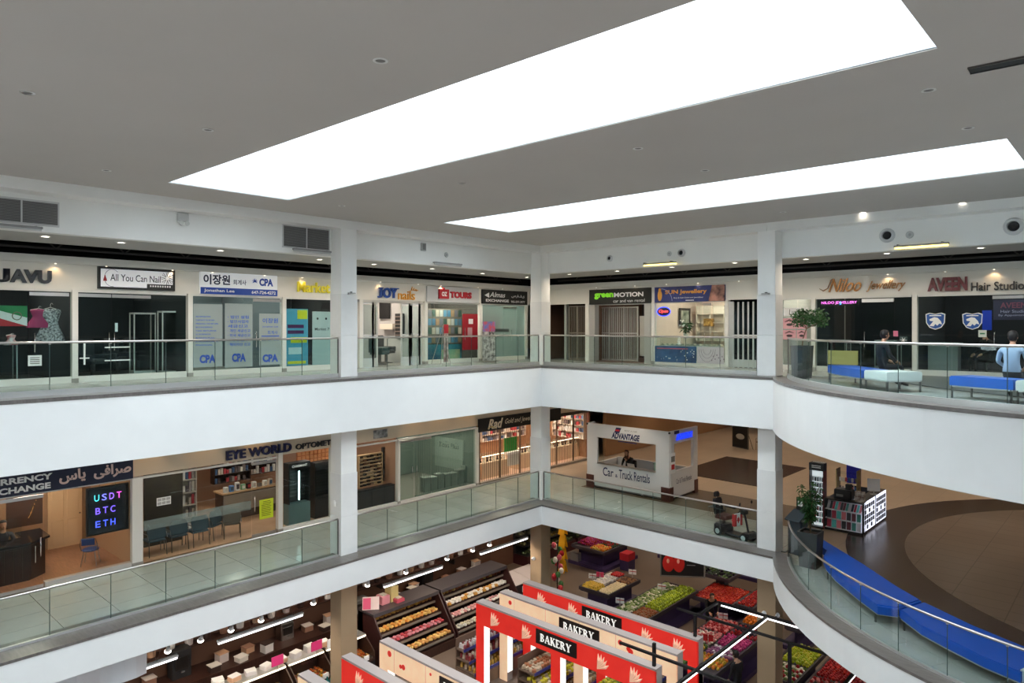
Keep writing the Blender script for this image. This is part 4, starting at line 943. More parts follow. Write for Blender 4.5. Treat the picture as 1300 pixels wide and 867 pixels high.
for (pa, pb, y, lb) in ((817, 859, 335, 'glowing yellow linear lamp on back fascia left of the column'), (1135, 1205, 312, 'glowing yellow linear lamp on back fascia right of the column')):
    a, b = ony(pa, y, YB), ony(pb, y, YB); lampbar((((a.x + b.x) / 2), YB, (a.z + b.z) / 2), lb, PI, abs(b.x - a.x), YGL)
def jet(px, py, r, label):
    P = ony(px, py, BY + 1.05); t = thing('round_air_jet', label, 'air vent', P)
    M = Matrix.Rotation(R(90), 4, 'X')
    MB().lathe([(r * .55, .0), (r, .0), (r, .04), (r * .8, .08), (r * .62, .09), (r * .6, .02)], n=24, M=M).build('collar', mat((206, 206, 204), .35), t)
    MB().lathe([(.01, .01), (r * .58, .01), (r * .5, .05), (.05, .03)], n=20, M=M).build('nozzle', BLACK, t)
jet(774.5, 328, .12, 'round black air jet on the back fascia, leftmost'); jet(865.5, 321, .14, 'round black air jet on the back fascia, left of the column'); jet(1126.5, 299, .2, 'round black air jet on the fascia above the copper sign'); jet(1287, 287.5, .22, 'round black air jet on the fascia at the right edge')
def disc(P, axis, r, label, cat='detector', th=.03, m=None):
    M = Matrix.Rotation(R(90), 4, axis) if axis in 'XY' else Matrix.Identity(4)
    t = thing('round_detector', label, cat, P); MB().lathe([(r, 0), (r, th * .6), (r * .8, th), (.02, th)], n=18, M=M).build('body', m or mat((200, 200, 196), .5), t)
    MB().lathe([(.02, th), (r * .4, th), (r * .35, th * 1.4), (.02, th * 1.4)], n=12, M=M).build('cap', mat((170, 170, 168), .5), t)
disc(ony(850, 322, BY + 1.04), 'X', .09, 'small round detector left of the back fascia air jet'); disc(ony(1155, 298, BY + 1.04), 'X', .1, 'small round detector right of the air jet over the copper sign')
P = onx(566.5, 323.5, LX - 1.04); disc(P, 'Y', .09, 'small round detector on left fascia near the corner')
P = onx(536.5, 313.5, LX - 1.05); t = thing('wall_speaker', 'small grey speaker box on the left fascia', 'speaker', P, PI / 2); MB().bev(-.1, .1, -.08, 0, -.13, .13, .01).build('box', mat((176, 176, 172), .5), t); MB().box(-.07, .07, -.085, -.08, -.1, .1).build('mesh_front', GREYP, t)
P = onx(231, 279, LX - 1.05); t = thing('emergency_light', 'emergency light box with two lamp heads on the left fascia', 'emergency light', P, PI / 2)
MB().bev(-.13, .13, -.1, 0, -.05, .16, .01).build('box', mat((196, 196, 192), .5), t)
for s in (-1, 1): MB().lathe([(.03, 0), (.06, .05), (.055, .07)], (s * .07, -.1, -.1), 12, M=Matrix.Rotation(R(90), 4, 'X')).build('lamp_head', mat((206, 206, 200), .4), t)
# downlights in the soffits
for i, (px, py) in enumerate(((57.5, 300), (154, 307.8), (279.5, 318), (405.7, 329.3), (474.8, 335.3), (548.6, 341), (612.5, 347), (668.8, 351.8))):
    P = onz(px, py, 3.67); downlight(P.x, P.y, 3.67, 'lit downlight in left soffit, %s' % ['first from the left edge, below the wide vent', 'second from the left edge', 'left of the column, above the accountant sign', 'just left of the column', 'just right of the column', 'above the blue serif letters', 'above the red sign', 'nearest the inner corner'][i], 110, cone=172)
for i, (px, py) in enumerate(((723, 348), (783.5, 344), (853, 339), (933, 333.5), (1023, 329), (1126, 321.5), (1245, 314.5))):
    P = onz(px, py, 3.67); downlight(P.x, P.y, 3.67, 'lit downlight in back soffit, %s' % ['nearest the inner corner', 'above the green and white sign', 'above the blue jewellery sign', 'just left of the right column', 'just right of the right column', 'above the copper script', 'above the maroon letters'][i], 110, cone=172)
for i, (px, py) in enumerate(((1095.5, 270), (1222, 257.5))):
    P = onz(px, py, CZ); downlight(P.x, P.y, CZ, 'lit downlight in the main ceiling, %s of two at right' % ('left', 'right')[i], 3)
for i, (px, py) in enumerate(((35, 117), (264, 164.5), (483, 76.5), (586, 232.5), (434, 261), (135, 216), (810, 188), (895, 216), (1179, 114), (1229, 162), (994, 269), (1040, 97))):
    if i == 11: continue
    P = onz(px, py, CZ); downlight(P.x, P.y, CZ, 'unlit recessed downlight in the main ceiling, %s' % ['at the far left', 'left of the big skylight tip', 'above the big skylight', 'between the two skylights, left end', 'below the big skylight tip', 'near the left fascia', 'between the two skylights, middle', 'above the smaller skylight', 'right of the big skylight', 'above the right end of the smaller skylight', 'below the smaller skylight'][i], 0, .06, lit=False)
P, Q = onz(1230, 89, CZ), onz(1345, 66, CZ); t = thing('slot_diffuser', 'long black slot diffuser in the ceiling at right', 'air vent', P, math.atan2(Q.y - P.y, Q.x - P.x)); L_ = (Q - P).length
MB().box(0, L_, -.1, .1, -.015, -.002).build('slot', BLACK, t); MB().box(0, L_, .1, .12, -.025, 0).box(0, L_, -.12, -.1, -.025, 0).build('edge_trim', DSTEEL, t)
LAMP2 = emitm((255, 240, 214), 3.0, 'washer_glow')
showcase('B3', 1050, 1075, 1.05, -1.2, .5, 'low glass case inside the dark jewellery shop, left one', 1)
showcase('B3', 1110, 1140, 1.05, -1.6, .5, 'low glass case inside the dark jewellery shop, right one', 1)
# wall washer spots under the bulkhead ledge
for i, px in enumerate((70.4, 135, 219, 270, 336, 384, 483, 531, 560, 607, 638)):
    u = U('L3', px, .1); t = thing('wall_washer', 'tiny wall washer lamp under the left bulkhead ledge, %s from the left' % ORD[i], 'lamp', at('L3', u, 3.235, .1), PI / 2, 'wall washer lamps along the left upper bulkhead')
    MB().lathe([(.01, -.012), (.02, -.012), (.026, 0), (.01, 0)], n=10).build('lens', LAMP2, t); 
    if i in (0, 2, 5, 6, 8): spot((0, -.05, -.04), 4, (255, 214, 160), 120, .03, parent=t, aim=(0, .3, -1))
for i, px in enumerate((757, 806, 846, 886, 938, 1127, 1200, 1262)):
    u = U('B3', px, .1); t = thing('wall_washer', 'tiny wall washer lamp under the back bulkhead ledge, %s from the left' % ORD[i], 'lamp', at('B3', u, 3.235, .1), 0, 'wall washer lamps along the back upper bulkhead')
    MB().lathe([(.01, -.012), (.02, -.012), (.026, 0), (.01, 0)], n=10).build('lens', LAMP2, t)
    if i % 2: spot((0, -.05, -.04), 4, (255, 214, 160), 120, .03, parent=t, aim=(0, .3, -1))
# ------------------------------------------------------------------ people (one continuous body mesh; hair as a child)
def person(label, loc, rz, mats, hair, J=None, seated=True, scale=1.0, hair_long=False):
    """mats: skin, top, legs, shoes; joints in metres, y forward"""
    if seated:
        j = dict(pel=(0, 0, .52), spi=(0, -.03, .76), che=(0, 0, .98), nec=(0, .03, 1.15), hed=(0, .06, 1.24),
                 hL=(-.11, .04, .50), kL=(-.13, .45, .52), aL=(-.13, .42, .10), tL=(-.15, .60, .04), hR=(.11, .04, .50), kR=(.13, .45, .52), aR=(.13, .42, .10), tR=(.15, .60, .04),
                 sL=(-.20, 0, 1.06), eL=(-.27, .06, .80), wL=(-.17, .28, .66), sR=(.20, 0, 1.06), eR=(.27, .06, .80), wR=(.17, .28, .66))
    else:
        j = dict(pel=(0, 0, .95), spi=(0, -.02, 1.15), che=(0, 0, 1.33), nec=(0, .02, 1.50), hed=(0, .05, 1.58),
                 hL=(-.10, 0, .90), kL=(-.11, .03, .50), aL=(-.11, 0, .09), tL=(-.13, .17, .04), hR=(.10, 0, .90), kR=(.11, .05, .50), aR=(.11, 0, .09), tR=(.13, .17, .04),
                 sL=(-.19, 0, 1.42), eL=(-.25, .02, 1.14), wL=(-.24, .12, .90), sR=(.19, 0, 1.42), eR=(.25, .02, 1.14), wR=(.24, .12, .90))
    if J: j.update(J)
    rad = dict(pel=(.17, .12), spi=(.14, .105), che=(.17, .115), nec=(.06, .06), hed=(.065, .07), h=(.095, .095), k=(.062, .062), a=(.045, .045), t=(.045, .03), s=(.075, .07), e=(.048, .048), w=(.032, .03))
    names = list(j); idx = {n: i for i, n in enumerate(names)}
    E_ = [('pel', 'spi'), ('spi', 'che'), ('che', 'nec'), ('nec', 'hed')] + [e for s in 'LR' for e in (('pel', 'h' + s), ('h' + s, 'k' + s), ('k' + s, 'a' + s), ('a' + s, 't' + s), ('che', 's' + s), ('s' + s, 'e' + s), ('e' + s, 'w' + s))]
    me = bpy.data.meshes.new('person'); me.from_pydata([j[n] for n in names], [(idx[a], idx[b]) for a, b in E_], [])
    ob = bpy.data.objects.new('person', me); TSC.collection.objects.link(ob)
    md = ob.modifiers.new('skin', 'SKIN'); md.use_smooth_shade = True
    for n in names:
        sv = me.skin_vertices[0].data[idx[n]]; r_ = rad.get(n) or rad[n[0]]; sv.radius = r_; sv.use_root = (n == 'pel')
    ob.modifiers.new('sub', 'SUBSURF').levels = 1; ob.modifiers['sub'].render_levels = 1
    with bpy.context.temp_override(scene=TSC, view_layer=TSC.view_layers[0]): dg = bpy.context.evaluated_depsgraph_get()
    ev = bpy.data.meshes.new_from_object(ob.evaluated_get(dg)); bpy.data.objects.remove(ob)
    mb = MB(); mb.v = [tuple(v.co) for v in ev.vertices]
    segs = [(Vector(j[a]), Vector(j[b]), b) for a, b in E_]
    for p in ev.polygons:
        c = Vector(p.center); best = None
        for a, b, n in segs:
            d = b - a; t = max(0, min(1, (c - a).dot(d) / max(d.length_squared, 1e-9))); q = (c - a - d * t).length
            if best is None or q < best[0]: best = (q, n, t)
        n, t = best[1], best[2]
        m = 0 if n in ('hed',) or (n == 'nec' and t > .75) or (n[0] == 'w' and t > .93) else 3 if n[0] == 't' else 2 if n[0] in 'hka' and n != 'hed' else 1
        mb.f.append(tuple(p.vertices)); mb.m.append(m)
    bpy.data.meshes.remove(ev)
    H = Vector(j['hed']) + Vector((0, .015, .09))
    prof = [(.02, -.125), (.05, -.115), (.066, -.08), (.074, -.03), (.08, .03), (.076, .07), (.055, .105), (.02, .12)]
    mb.cur = 0; mb.lathe(prof, H, 14, .98, 1.2)
    mb.tube([H + Vector((0, .085, .01)), H + Vector((0, .108, -.03)), H + Vector((0, .088, -.045))], [.008, .016, .012], 6)   # nose
    for s in (-1, 1):
        mb.ball(H + Vector((s * .08, -.01, -.01)), .012, .022, .034, 8, 5)                    # ears
        w = Vector(j['wL' if s < 0 else 'wR']); e = Vector(j['eL' if s < 0 else 'eR']); d = (w - e).normalized(); sd = d.cross(Vector((0, 0, 1))).normalized()
        mb.tube([w - d * .02, w + d * .04, w + d * .085], [.028, .038, .034], 8)              # palm
        for k, L in enumerate((.065, .078, .072, .055)):
            o_ = w + d * .08 + sd * (.03 - .02 * k); mb.tube([o_, o_ + d * L * .5 + Vector((0, 0, -.006)), o_ + d * L + Vector((0, 0, -.03))], [.0095, .009, .007], 6)
        o_ = w + d * .03 + sd * (.035 * (1 if s < 0 else -1)); mb.tube([o_, o_ + sd * .03 * (1 if s < 0 else -1) + d * .03, o_ + sd * .035 * (1 if s < 0 else -1) + d * .065], [.012, .011, .008], 6)
    mb.cur = 3
    for s in (-1, 1): mb.ball(H + Vector((s * .03, .084, .015)), .011, .006, .007, 6, 4)       # eyes
    mb.cur = 4; mb.tube([H + Vector((-.025, .083, -.068)), H + Vector((0, .09, -.07)), H + Vector((.025, .083, -.068))], .006, 5)
    t = mb.build('person', [mats[0], mats[1], mats[2], mats[3], mat((150, 84, 78), .5, name='lips')], None, loc, rz, smooth=True)
    t.scale = (scale,) * 3; tag(t, label, 'person')
    hb = MB(); n = 16
    rows = [(.138, .015), (.132, .045), (.115, .072), (.085, .09), (.045, .098), (.0, .097), (-.045, .086)] + ([(-.14, .085), (-.24, .08), (-.3, .05)] if hair_long else [(-.085, .06)])
    for (z, r_) in rows:
        for q in range(n):
            a = 2 * PI * q / n; fy = math.sin(a); face = fy > .45 and z < .075
            rr = r_ * (1.0 + .05 * math.sin(5 * a + z * 40)); x, y = rr * math.cos(a) * .95, rr * 1.12 * fy
            if face: y = min(y, .03)
            hb.v.append((H.x + x, H.y - .012 + y, H.z + z))
    for i in range(len(rows) - 1):
        for q in range(n): hb.f.append((i * n + q, i * n + (q + 1) % n, (i + 1) * n + (q + 1) % n, (i + 1) * n + q)); hb.m.append(0)
    hb.f.append(tuple(range(n))); hb.m.append(0); hb.f.append(tuple(range((len(rows) - 1) * n, len(rows) * n))); hb.m.append(0)
    hb.build('hair', hair, t, smooth=True)
    return t
SKIN = mat((196, 148, 120), .5, name='skin'); BHAIR = mat((28, 22, 20), .6, name='dark_hair'); SHOE = mat((30, 28, 28), .5, name='dark_shoe')
def facing(a, b): return math.atan2(-(b[0] - a[0]), b[1] - a[1])   # turn +y of a figure from a towards b

# ---- round balcony benches, trees, people (upper level) ---------------
BLUEV = mat((20, 92, 190), .4, noise=.04, scale=3, name='blue_vinyl'); WHITEV = mat((214, 218, 216), .45, name='white_laminate')
def bench(pts, z, m, label, zt=.47, th=.2, legs=None, grp=None):
    t = thing('bench', label, 'bench', (pts[0][0], pts[0][1], z), group=grp); L = [(p[0] - pts[0][0], p[1] - pts[0][1]) for p in pts]
    c = Vector((sum(p[0] for p in L) / len(L), sum(p[1] for p in L) / len(L)))
    inn = [(c.x + (p[0] - c.x) * .97, c.y + (p[1] - c.y) * .97) for p in L]
    MB().prism(L, zt - th, zt - .02).build('seat', m, t); MB().prism(inn, zt - .02, zt).build('cushion_top', m, t)
    MB().prism([(c.x + (p[0] - c.x) * .985, c.y + (p[1] - c.y) * .985) for p in L], zt - th - .03, zt - th).build('seat_frame', ALU, t)
    for k in (legs if legs is not None else range(len(L))):
        p = L[k]; q = (c.x + (p[0] - c.x) * .93, c.y + (p[1] - c.y) * .93); MB().box(q[0] - .02, q[0] + .02, q[1] - .02, q[1] + .02, 0, zt - th).build('leg', DSTEEL, t)
    return t
def sect(r0, r1, a0, a1, n=8): return arc(ACX, ACY, r1, R(a0), R(a1), n) + arc(ACX, ACY, r0, R(a1), R(a0), n)
def pang(p): return math.degrees(math.atan2(p[1] - ACY, p[0] - ACX)) % 360
bench(sect(7.75, 8.45, 210.5, 225.3, 4), F3, BLUEV, 'blue bench on the upper balcony in front of the dark jewellery shop', legs=(0, 4, 5, 9))
bench(sect(7.5, 8.4, 225.6, 231.5, 3), F3, WHITEV, 'white bench block on the upper balcony beside the first blue bench', legs=(0, 3, 4, 7))
bench(sect(7.3, 7.9, 240.0, 249.5, 4), F3, BLUEV, 'blue bench on the upper balcony at the picture right edge', legs=(0, 4, 5, 9))
bench(sect(7.3, 7.9, 249.8, 257, 3), F3, WHITEV, 'white bench block at the upper right picture edge', legs=(0, 3, 4, 7))
DRING = mat((104, 108, 108), .3, noise=.08, name='grey_inlay_tile')
MB().prism([(2.36 + 8.9 * math.cos(2 * PI * k / 64), 26.28 + 8.9 * math.sin(2 * PI * k / 64)) for k in range(64) if 26.28 + 8.9 * math.sin(2 * PI * k / 64) < 24.6], F3 - .01, F3 + .004).build('dark_inlay', DRING, FL3)
def seat_at(px, py, z, off=0):
    p = onz(px, py, z); return p
p = onz(1287, 478, F3 + .47); person('man in light blue shirt and dark trousers, seated with his back turned', (p.x - .05, p.y + .18, F3 - .03), facing((p.x, p.y), (-1.0, 30)), (SKIN, mat((176, 194, 222), .7, noise=.05, name='light_blue_shirt'), mat((52, 52, 58), .7, name='dark_trousers'), SHOE), BHAIR)
p = onz(1120, 466, F3 + .47); person('dark clothed person seated on the white bench block', (p.x, p.y, F3 - .03), facing((p.x, p.y), (2.4, 27)), (SKIN, mat((30, 34, 44), .7, name='black_jacket'), mat((34, 36, 44), .7, name='black_trousers'), SHOE), BHAIR)
p = onz(1224, 470, F3 + .2); person('dark clothed person sitting inside the hair studio', (-3.75, 25.9, F3), facing((0, 0), (-1, -1)), (SKIN, mat((24, 24, 28), .7), mat((30, 30, 34), .7), SHOE), BHAIR)
t = thing('stool', 'dark stool under the person in the hair studio', 'stool', (-3.75, 25.9, F3)); MB().lathe([(.19, .40), (.2, .42), (.19, .45)], n=14).build('seat', DARK, t); MB().lathe([(.2, 0), (.2, .03), (.03, .05), (.03, .4)], n=12).build('pedestal', DSTEEL, t)
def planter(P, w, h, label, m, tree):
    t = thing('planter', label + ', its dark square planter', 'planter', P)
    mb = MB(); a, b = w * .42, w * .5
    for (z0, z1, r0, r1) in ((0, h, a, b),):
        vs = [(x * r, y * r, z) for z, r in ((z0, r0), (z1, r1)) for x, y in ((-1, -1), (1, -1), (1, 1), (-1, 1))]
        mb.add(vs, [(3, 2, 1, 0), (0, 1, 5, 4), (1, 2, 6, 5), (2, 3, 7, 6), (3, 0, 4, 7)])
        vs = [(x * b * .88, y * b * .88, z) for z in (h - .05, h) for x, y in ((-1, -1), (1, -1), (1, 1), (-1, 1))]
    mb.build('pot', m, t)
    rb = MB()
    for x0, x1, y0, y1 in ((-b, b, -b, -b * .86), (-b, b, b * .86, b), (-b, -b * .86, -b * .86, b * .86), (b * .86, b, -b * .86, b * .86)): rb.box(x0, x1, y0, y1, h - .03, h + .01)
    rb.build('rim', m, t); MB().box(-b * .87, b * .87, -b * .87, b * .87, h - .08, h - .06).build('soil', mat((52, 40, 32), .9, name='soil'), t)
    return t
POT = mat((58, 60, 60), .5, noise=.06, name='charcoal_planter')
p = onz(1018, 477, F3); PL3 = (p.x, p.y, F3)
q = ony(1018, 0, 20.8); PL3 = (q.x, 20.8, F3)
planter(PL3, .5, .95, 'small leafy tree beside the upper right column', POT, None)
t = thing('potted_tree', 'small dense green tree in the planter beside the upper right column', 'tree', (PL3[0], PL3[1], F3 + .88))
MB().tube([(0, 0, 0), (.03, .02, .3), (.12, .05, .6)], [.022, .018, .014], 6).build('trunk', mat((110, 84, 60), .7, name='bark'), t)
rnd = random.Random(5); mb = MB()
for k in range(1300):
    a = rnd.uniform(0, 6.283); b = rnd.uniform(-.7, 1); rr = rnd.random() ** .4; c = Vector((.2 + .52 * rr * math.cos(a) * math.sqrt(max(0, 1 - b * b * .8)), .05 + .45 * rr * math.sin(a) * math.sqrt(max(0, 1 - b * b * .8)), .86 + .32 * rr * b))
    d = Vector((rnd.uniform(-1, 1), rnd.uniform(-1, 1), rnd.uniform(-.8, .4))).normalized(); s_ = d.orthogonal().normalized(); L = rnd.uniform(.05, .1); mb.add([c, c + d * L * .5 + s_ * L * .3, c + d * L, c + d * L * .5 - s_ * L * .3], [(0, 1, 2), (0, 2, 3)])
mb.build('foliage', GLEAF, t)['kind'] = 'stuff'
mb = MB()
for k in range(9): a = k * .7; mb.tube([(.12, .05, .58), (.2 + .35 * math.cos(a), .05 + .3 * math.sin(a), .8 + .1 * math.sin(3 * a))], [.01, .004], 5)
mb.build('branches', mat((110, 84, 60), .7, name='bark'), t)

# ------------------------------------------------------------------ middle level: shop fronts along the left gallery
MH = 2.56
WOODF = mat((160, 112, 80), .35, rgb2=(128, 86, 58), scale=3.0, stretch=(14, 1, 1), name='wood_plank_floor')
WALN = mat((48, 30, 24), .35, rgb2=(34, 20, 16), scale=4, stretch=(12, 12, 1), name='dark_walnut')
OAK = mat((206, 172, 134), .5, rgb2=(192, 156, 118), scale=3, stretch=(10, 10, 1), name='light_oak')
sfc = storefront('L2', -60, 168, 'open glass currency shop front at the far left of the middle level', (-30, 56.5, 105), ((-30, 56.5, 52),), h=MH, sill=.0, g=glass((.94, .96, .95), .55, 'clear_shop_glass'), post0=False)
MB().box(U('L2', 57) - U('L2', -60), U('L2', 167) - U('L2', -60), -.02, .16, .0, .16).build('threshold_rail', ALU, sfc)
room('L2', -60, 170, 3.6, mat((176, 138, 104), .5, name='tan_shop_wall'), WOODF, 'the currency shop', light=40, h=3.0, lrgb=(255, 238, 218))
t, w, h, y = board('L2', -62, 169, 596, 624.5, 'dark navy currency exchange sign with white and rose lettering', mat((22, 26, 54), .4, name='sign_navy'), th=.06)
u_l = -w / 2; pu = lambda px: U('L2', px, .06) - (U('L2', -62, .06) + U('L2', 169, .06)) / 2
zb_ = t.location.z
text('CURRENCY', WPRINT, t, pu(66), Zf('L2', 33, 608.3, .06) - zb_, y - .02, width=pu(66) - pu(-26), height=h * .27, bold=.03, align='RIGHT', extrude=.03, split=True, name='letter'); text('EXCHANGE', WPRINT, t, pu(64), Zf('L2', 33, 620, .06) - zb_, y - .02, width=pu(64) - pu(-22), height=h * .27, bold=.03, align='RIGHT', extrude=.03, split=True, name='letter')
ROSE = mat((226, 196, 190), .4, name='rose_letter')
text('\uFEB1\uFE8E\uFBFE  \uFBFD\uFED3\uFE8D\uFEAE\uFEBB', ROSE, t, (pu(74) + pu(167)) / 2, h * .52, y - .02, width=pu(166) - pu(75), height=h * .62, bold=.03, extrude=.03, split=True, name='letter')
# panelled door, walnut counter, chair, LED board
def panelled_door(fr, p0, p1, off, h, label, m):
    u0, u1 = U(fr, p0, off), U(fr, p1, off); w = u1 - u0; t = thing('panelled_door', label, 'door', at(fr, u0, FR[fr][2] + .02, off), rot(fr))
    MB().box(0, w, 0, .04, 0, h).build('leaf', m, t)
    for i in range(2):
        for (a, b) in ((.06, .4), (.45, .93)): MB().bev(w * (.1 + .45 * i), w * (.45 + .45 * i), -.02, .0, h * a, h * b, .008).build('raised_panel', m, t)
    MB().ball((w * .92, -.05, h * .47), .03).build('knob', CHROME, t)
panelled_door('L2', 61, 104, -3.5, 2.1, 'light oak panelled door at the back of the currency shop', mat((224, 188, 146), .5, name='pale_maple'))
t, w, h, y = board('L2', 8, 54, 620, 668, 'dark brown glossy back panel with gold branch pattern', mat((70, 44, 30), .2, name='brown_lacquer'), off=-2.6, th=.05, cat='panel', name='back_screen')
for k in range(9): MB().tube([(w * .1 + .05 * k, y - .004, h * .2 + .12 * k), (w * .2 + .02 * k, y - .004, h * .35 + .08 * k)], [.012, .004], 4).build('gold_branch', GOLD, t)
c = thing('counter', 'dark walnut currency counter with black stone top', 'counter', at('L2', U('L2', -50, -.9), None, -.9), PI / 2); cw = U('L2', 62, -.9) - U('L2', -50, -.9)
MB().box(0, cw - .45, 0, .55, .02, 1.0).build('body', WALN, c); MB().prism([(cw - .45, 0), (cw, .35), (cw, 1.2), (cw - .45, 1.2)], .02, 1.0).build('end_body', WALN, c)
for k in range(7): MB().box(.1 + k * (cw - .5) / 7, .1 + (k + .94) * (cw - .5) / 7, -.015, 0, .1, .95).build('front_panel', WALN, c)
MB().prism([(-.05, -.08), (cw - .42, -.08), (cw + .1, .3), (cw + .1, 1.3), (cw - .5, 1.3), (cw - .5, .62), (-.05, .62)], 1.0, 1.06).build('counter_top', mat((24, 22, 24), .12, name='black_granite'), c)
MB().box(.3, cw - .6, .1, .115, 1.06, 1.75).build('glass_screen', CLEARG, c); bar_handle(MB(), cw - .3, .45, .9, .05).build('pull', CHROME, c)
p = at('L2', U('L2', 3, -1.75), None, -1.75); person('teller seated behind the dark walnut counter', (p[0], p[1], F2 + .12), -PI / 2, (SKIN, mat((46, 44, 52), .7), mat((40, 40, 46), .7), SHOE), BHAIR)
t = thing('stool', 'stool under the teller behind the counter', 'stool', (p[0], p[1], F2 + .02)); MB().lathe([(.2, .52), (.21, .55), (.19, .6)], n=14).build('seat', DARK, t); MB().lathe([(.22, 0), (.22, .03), (.03, .06), (.03, .52)], n=12).build('pedestal', DSTEEL, t)
def round_chair(P, rz, label, m, seat_h=.46):
    t = thing('chair', label, 'chair', P, rz)
    MB().lathe([(.05, seat_h - .05), (.2, seat_h - .05), (.22, seat_h - .02), (.2, seat_h), (.03, seat_h + .01)], n=18).build('seat', m, t)
    MB().tube([(-.2, .12, seat_h - .03), (-.22, .2, .62), (-.18, .24, .8), (.18, .24, .8), (.22, .2, .62), (.2, .12, seat_h - .03)], .012, 8).build('back_frame', DSTEEL, t); MB().bev(-.17, .17, .22, .26, .62, .82, .02).build('backrest', m, t)
    for sx in (-1, 1):
        for sy in (-1, 1): MB().cyl((sx * .14, sy * .14, seat_h - .05), (sx * .2, sy * .2, 0), .012, n=8).build('leg', STEEL, t)
round_chair(at('L2', U('L2', 115, -1.1), F2 + .02, -1.1), PI / 2 + 2.6, 'chair with blue round seat below the LED rate board', mat((36, 62, 120), .5, name='blue_fabric'))
t, w, h, y = board('L2', 110, 162.5, 617, 676, 'black LED rate board hanging with glowing coloured letters', mat((20, 24, 32), .25, name='led_board'), BLACK, off=-.35, th=.06, cat='LED board', name='led_rate_board', fw=.03)
for k, (s_, c1) in enumerate((('USDT', (110, 120, 255)), ('BTC', (120, 90, 255)), ('ETH', (70, 90, 255)))):
    for q, ch in enumerate(s_): text(ch, emitm([(80, 220, 230), (120, 120, 255), (150, 100, 255), (240, 90, 220)][q] if k == 0 else c1, 2.2, 'led_glow'), t, w * (-.27 + .18 * q) + (.03 if k else 0), h * (.78 - .28 * k), y - .03, width=w * .115, height=h * .135, bold=.0, name='led_letter')
for s in (-1, 1): MB().cyl((s * w * .2, -.03, h), (s * w * .12, -.03, h + .3), .006, n=6).build('hanging_cable', DSTEEL, t)

# optometrist
storefront('L2', 181, 352, 'optometrist front of clear glass with door at right', (229, 276, 320.5), ((320.5, 352, 324),), h=MH - .02, sill=.0, g=glass((.90, .93, .92), .6, 'clear_optic_glass'), post0=True, post_w=.28)
sf2 = storefront('L2', 358.5, 420, 'optometrist side window left of the column, with lit frame displays', (), (), h=MH + .1, sill=.12, g=glass((.90, .93, .92), .6, 'clear_optic_glass'), post_w=.16, posts1=True)
sf3 = storefront('L2', 424, 505, 'optometrist side window right of the column', (), (), h=MH - .06, sill=.1, g=glass((.90, .93, .92), .6, 'clear_optic_glass'), post0=False, posts1=True, post_w=.1)
OPW = mat((170, 132, 108), .6, name='terracotta_wall')
room('L2', 172, 506, 6.0, OPW, mat((196, 160, 130), .35, rgb2=(176, 138, 108), scale=1.4, name='beige_marble_floor'), 'the optometrist shop', h=3.0, light=24, lrgb=(255, 240, 222))
letters('L2', 'EYE WORLD', 286.5, 369, 566.8, 578.4, mat((30, 34, 78), .3, metal=.2, name='indigo_letter'), 'indigo raised capital letters above the optometrist', .09, bold=.03)
letters('L2', 'OPTOMETRY', 375, 431, 560, 567, mat((34, 32, 34), .4, name='charcoal_letter'), 'small charcoal raised capitals above the optometrist, beside the column', .05, bold=.02)
t, w, h, y = board('L2', 474.5, 492, 545.5, 556, 'small black and white picture high beside the column', mat((40, 40, 44), .4, rgb2=(190, 190, 190), scale=4), off=0, th=.03, cat='picture', name='wall_picture')
# frosted band on the glass
t, w, h, y = board('L2', 182, 319, 648.5, 660.5, 'frosted privacy band across the optometrist glass', glass((.9, .92, .92), .2, 'frosted_band', 0, .3), off=-.08, th=.004, cat='decal', name='frosted_band')
def arm_chair(P, rz, label, m, grp=None, tpl=[None]):
    t = thing('chair', label, 'chair', P, rz, grp)
    MB().bev(-.25, .25, -.25, .24, .42, .48, .03).build('seat', m, t)
    b = MB(); pts = [(-.25, .5), (.25, .5), (.27, .78), (.2, .92), (-.2, .92), (-.27, .78)]
    b.prism(pts, -.02, .02, Matrix.Translation((0, .26, 0)) @ Matrix.Rotation(R(90 + 8), 4, 'X')); b.build('backrest', m, t)
    for s in (-1, 1):
        MB().tube([(s * .27, -.24, 0), (s * .27, -.24, .64), (s * .27, .2, .66), (s * .27, .26, .5)], .013, 6).build('arm_frame', DSTEEL, t); MB().cyl((s * .24, .24, .45), (s * .25, .3, 0), .013, n=8).build('rear_leg', DSTEEL, t)
    return t
TEALF = mat((44, 66, 78), .7, noise=.08, name='teal_fabric'); TAUPE = mat((96, 88, 78), .7, name='taupe_fabric')
for k, (px, nm) in enumerate(((196, 'leftmost in the row'), (224, 'second in the row'), (251, 'third in the row'))):
    arm_chair(at('L2', U('L2', px, -.7), F2 + .02, -.7), -PI / 2 + PI + PI, 'teal waiting chair behind the optometrist glass, %s' % nm, TEALF, 'teal waiting chairs')
arm_chair(at('L2', U('L2', 268, -1.0), F2 + .02, -1.0), -PI / 2 + .5, 'dark teal waiting chair turned sideways at the end of the row', TEALF)
arm_chair(at('L2', U('L2', 294, -.75), F2 + .02, -.75), -PI / 2 - .35, 'taupe armchair with curved back near the optometrist door', TAUPE)
t, w, h, y = board('L2', 183, 232, 598, 690, 'dark partition screen behind the waiting chairs', mat((40, 36, 34), .6, rgb2=(56, 52, 40), scale=2), off=-1.6, th=.06, cat='partition', name='partition_screen')
t, w, h, y = board('L2', 199, 217, 631, 641, 'white paper notice on the optometrist glass', WPRINT, off=-.06, th=.006, cat='notice', name='paper_notice')
for i in range(3):
    for q in range(2): MB().box(-w * .45 + w * .31 * i, -w * .18 + w * .31 * i, y - .002, y - .001, h * (.1 + .45 * q), h * (.46 + .45 * q)).build('print_block', mat((170, 170, 170), .5), t)
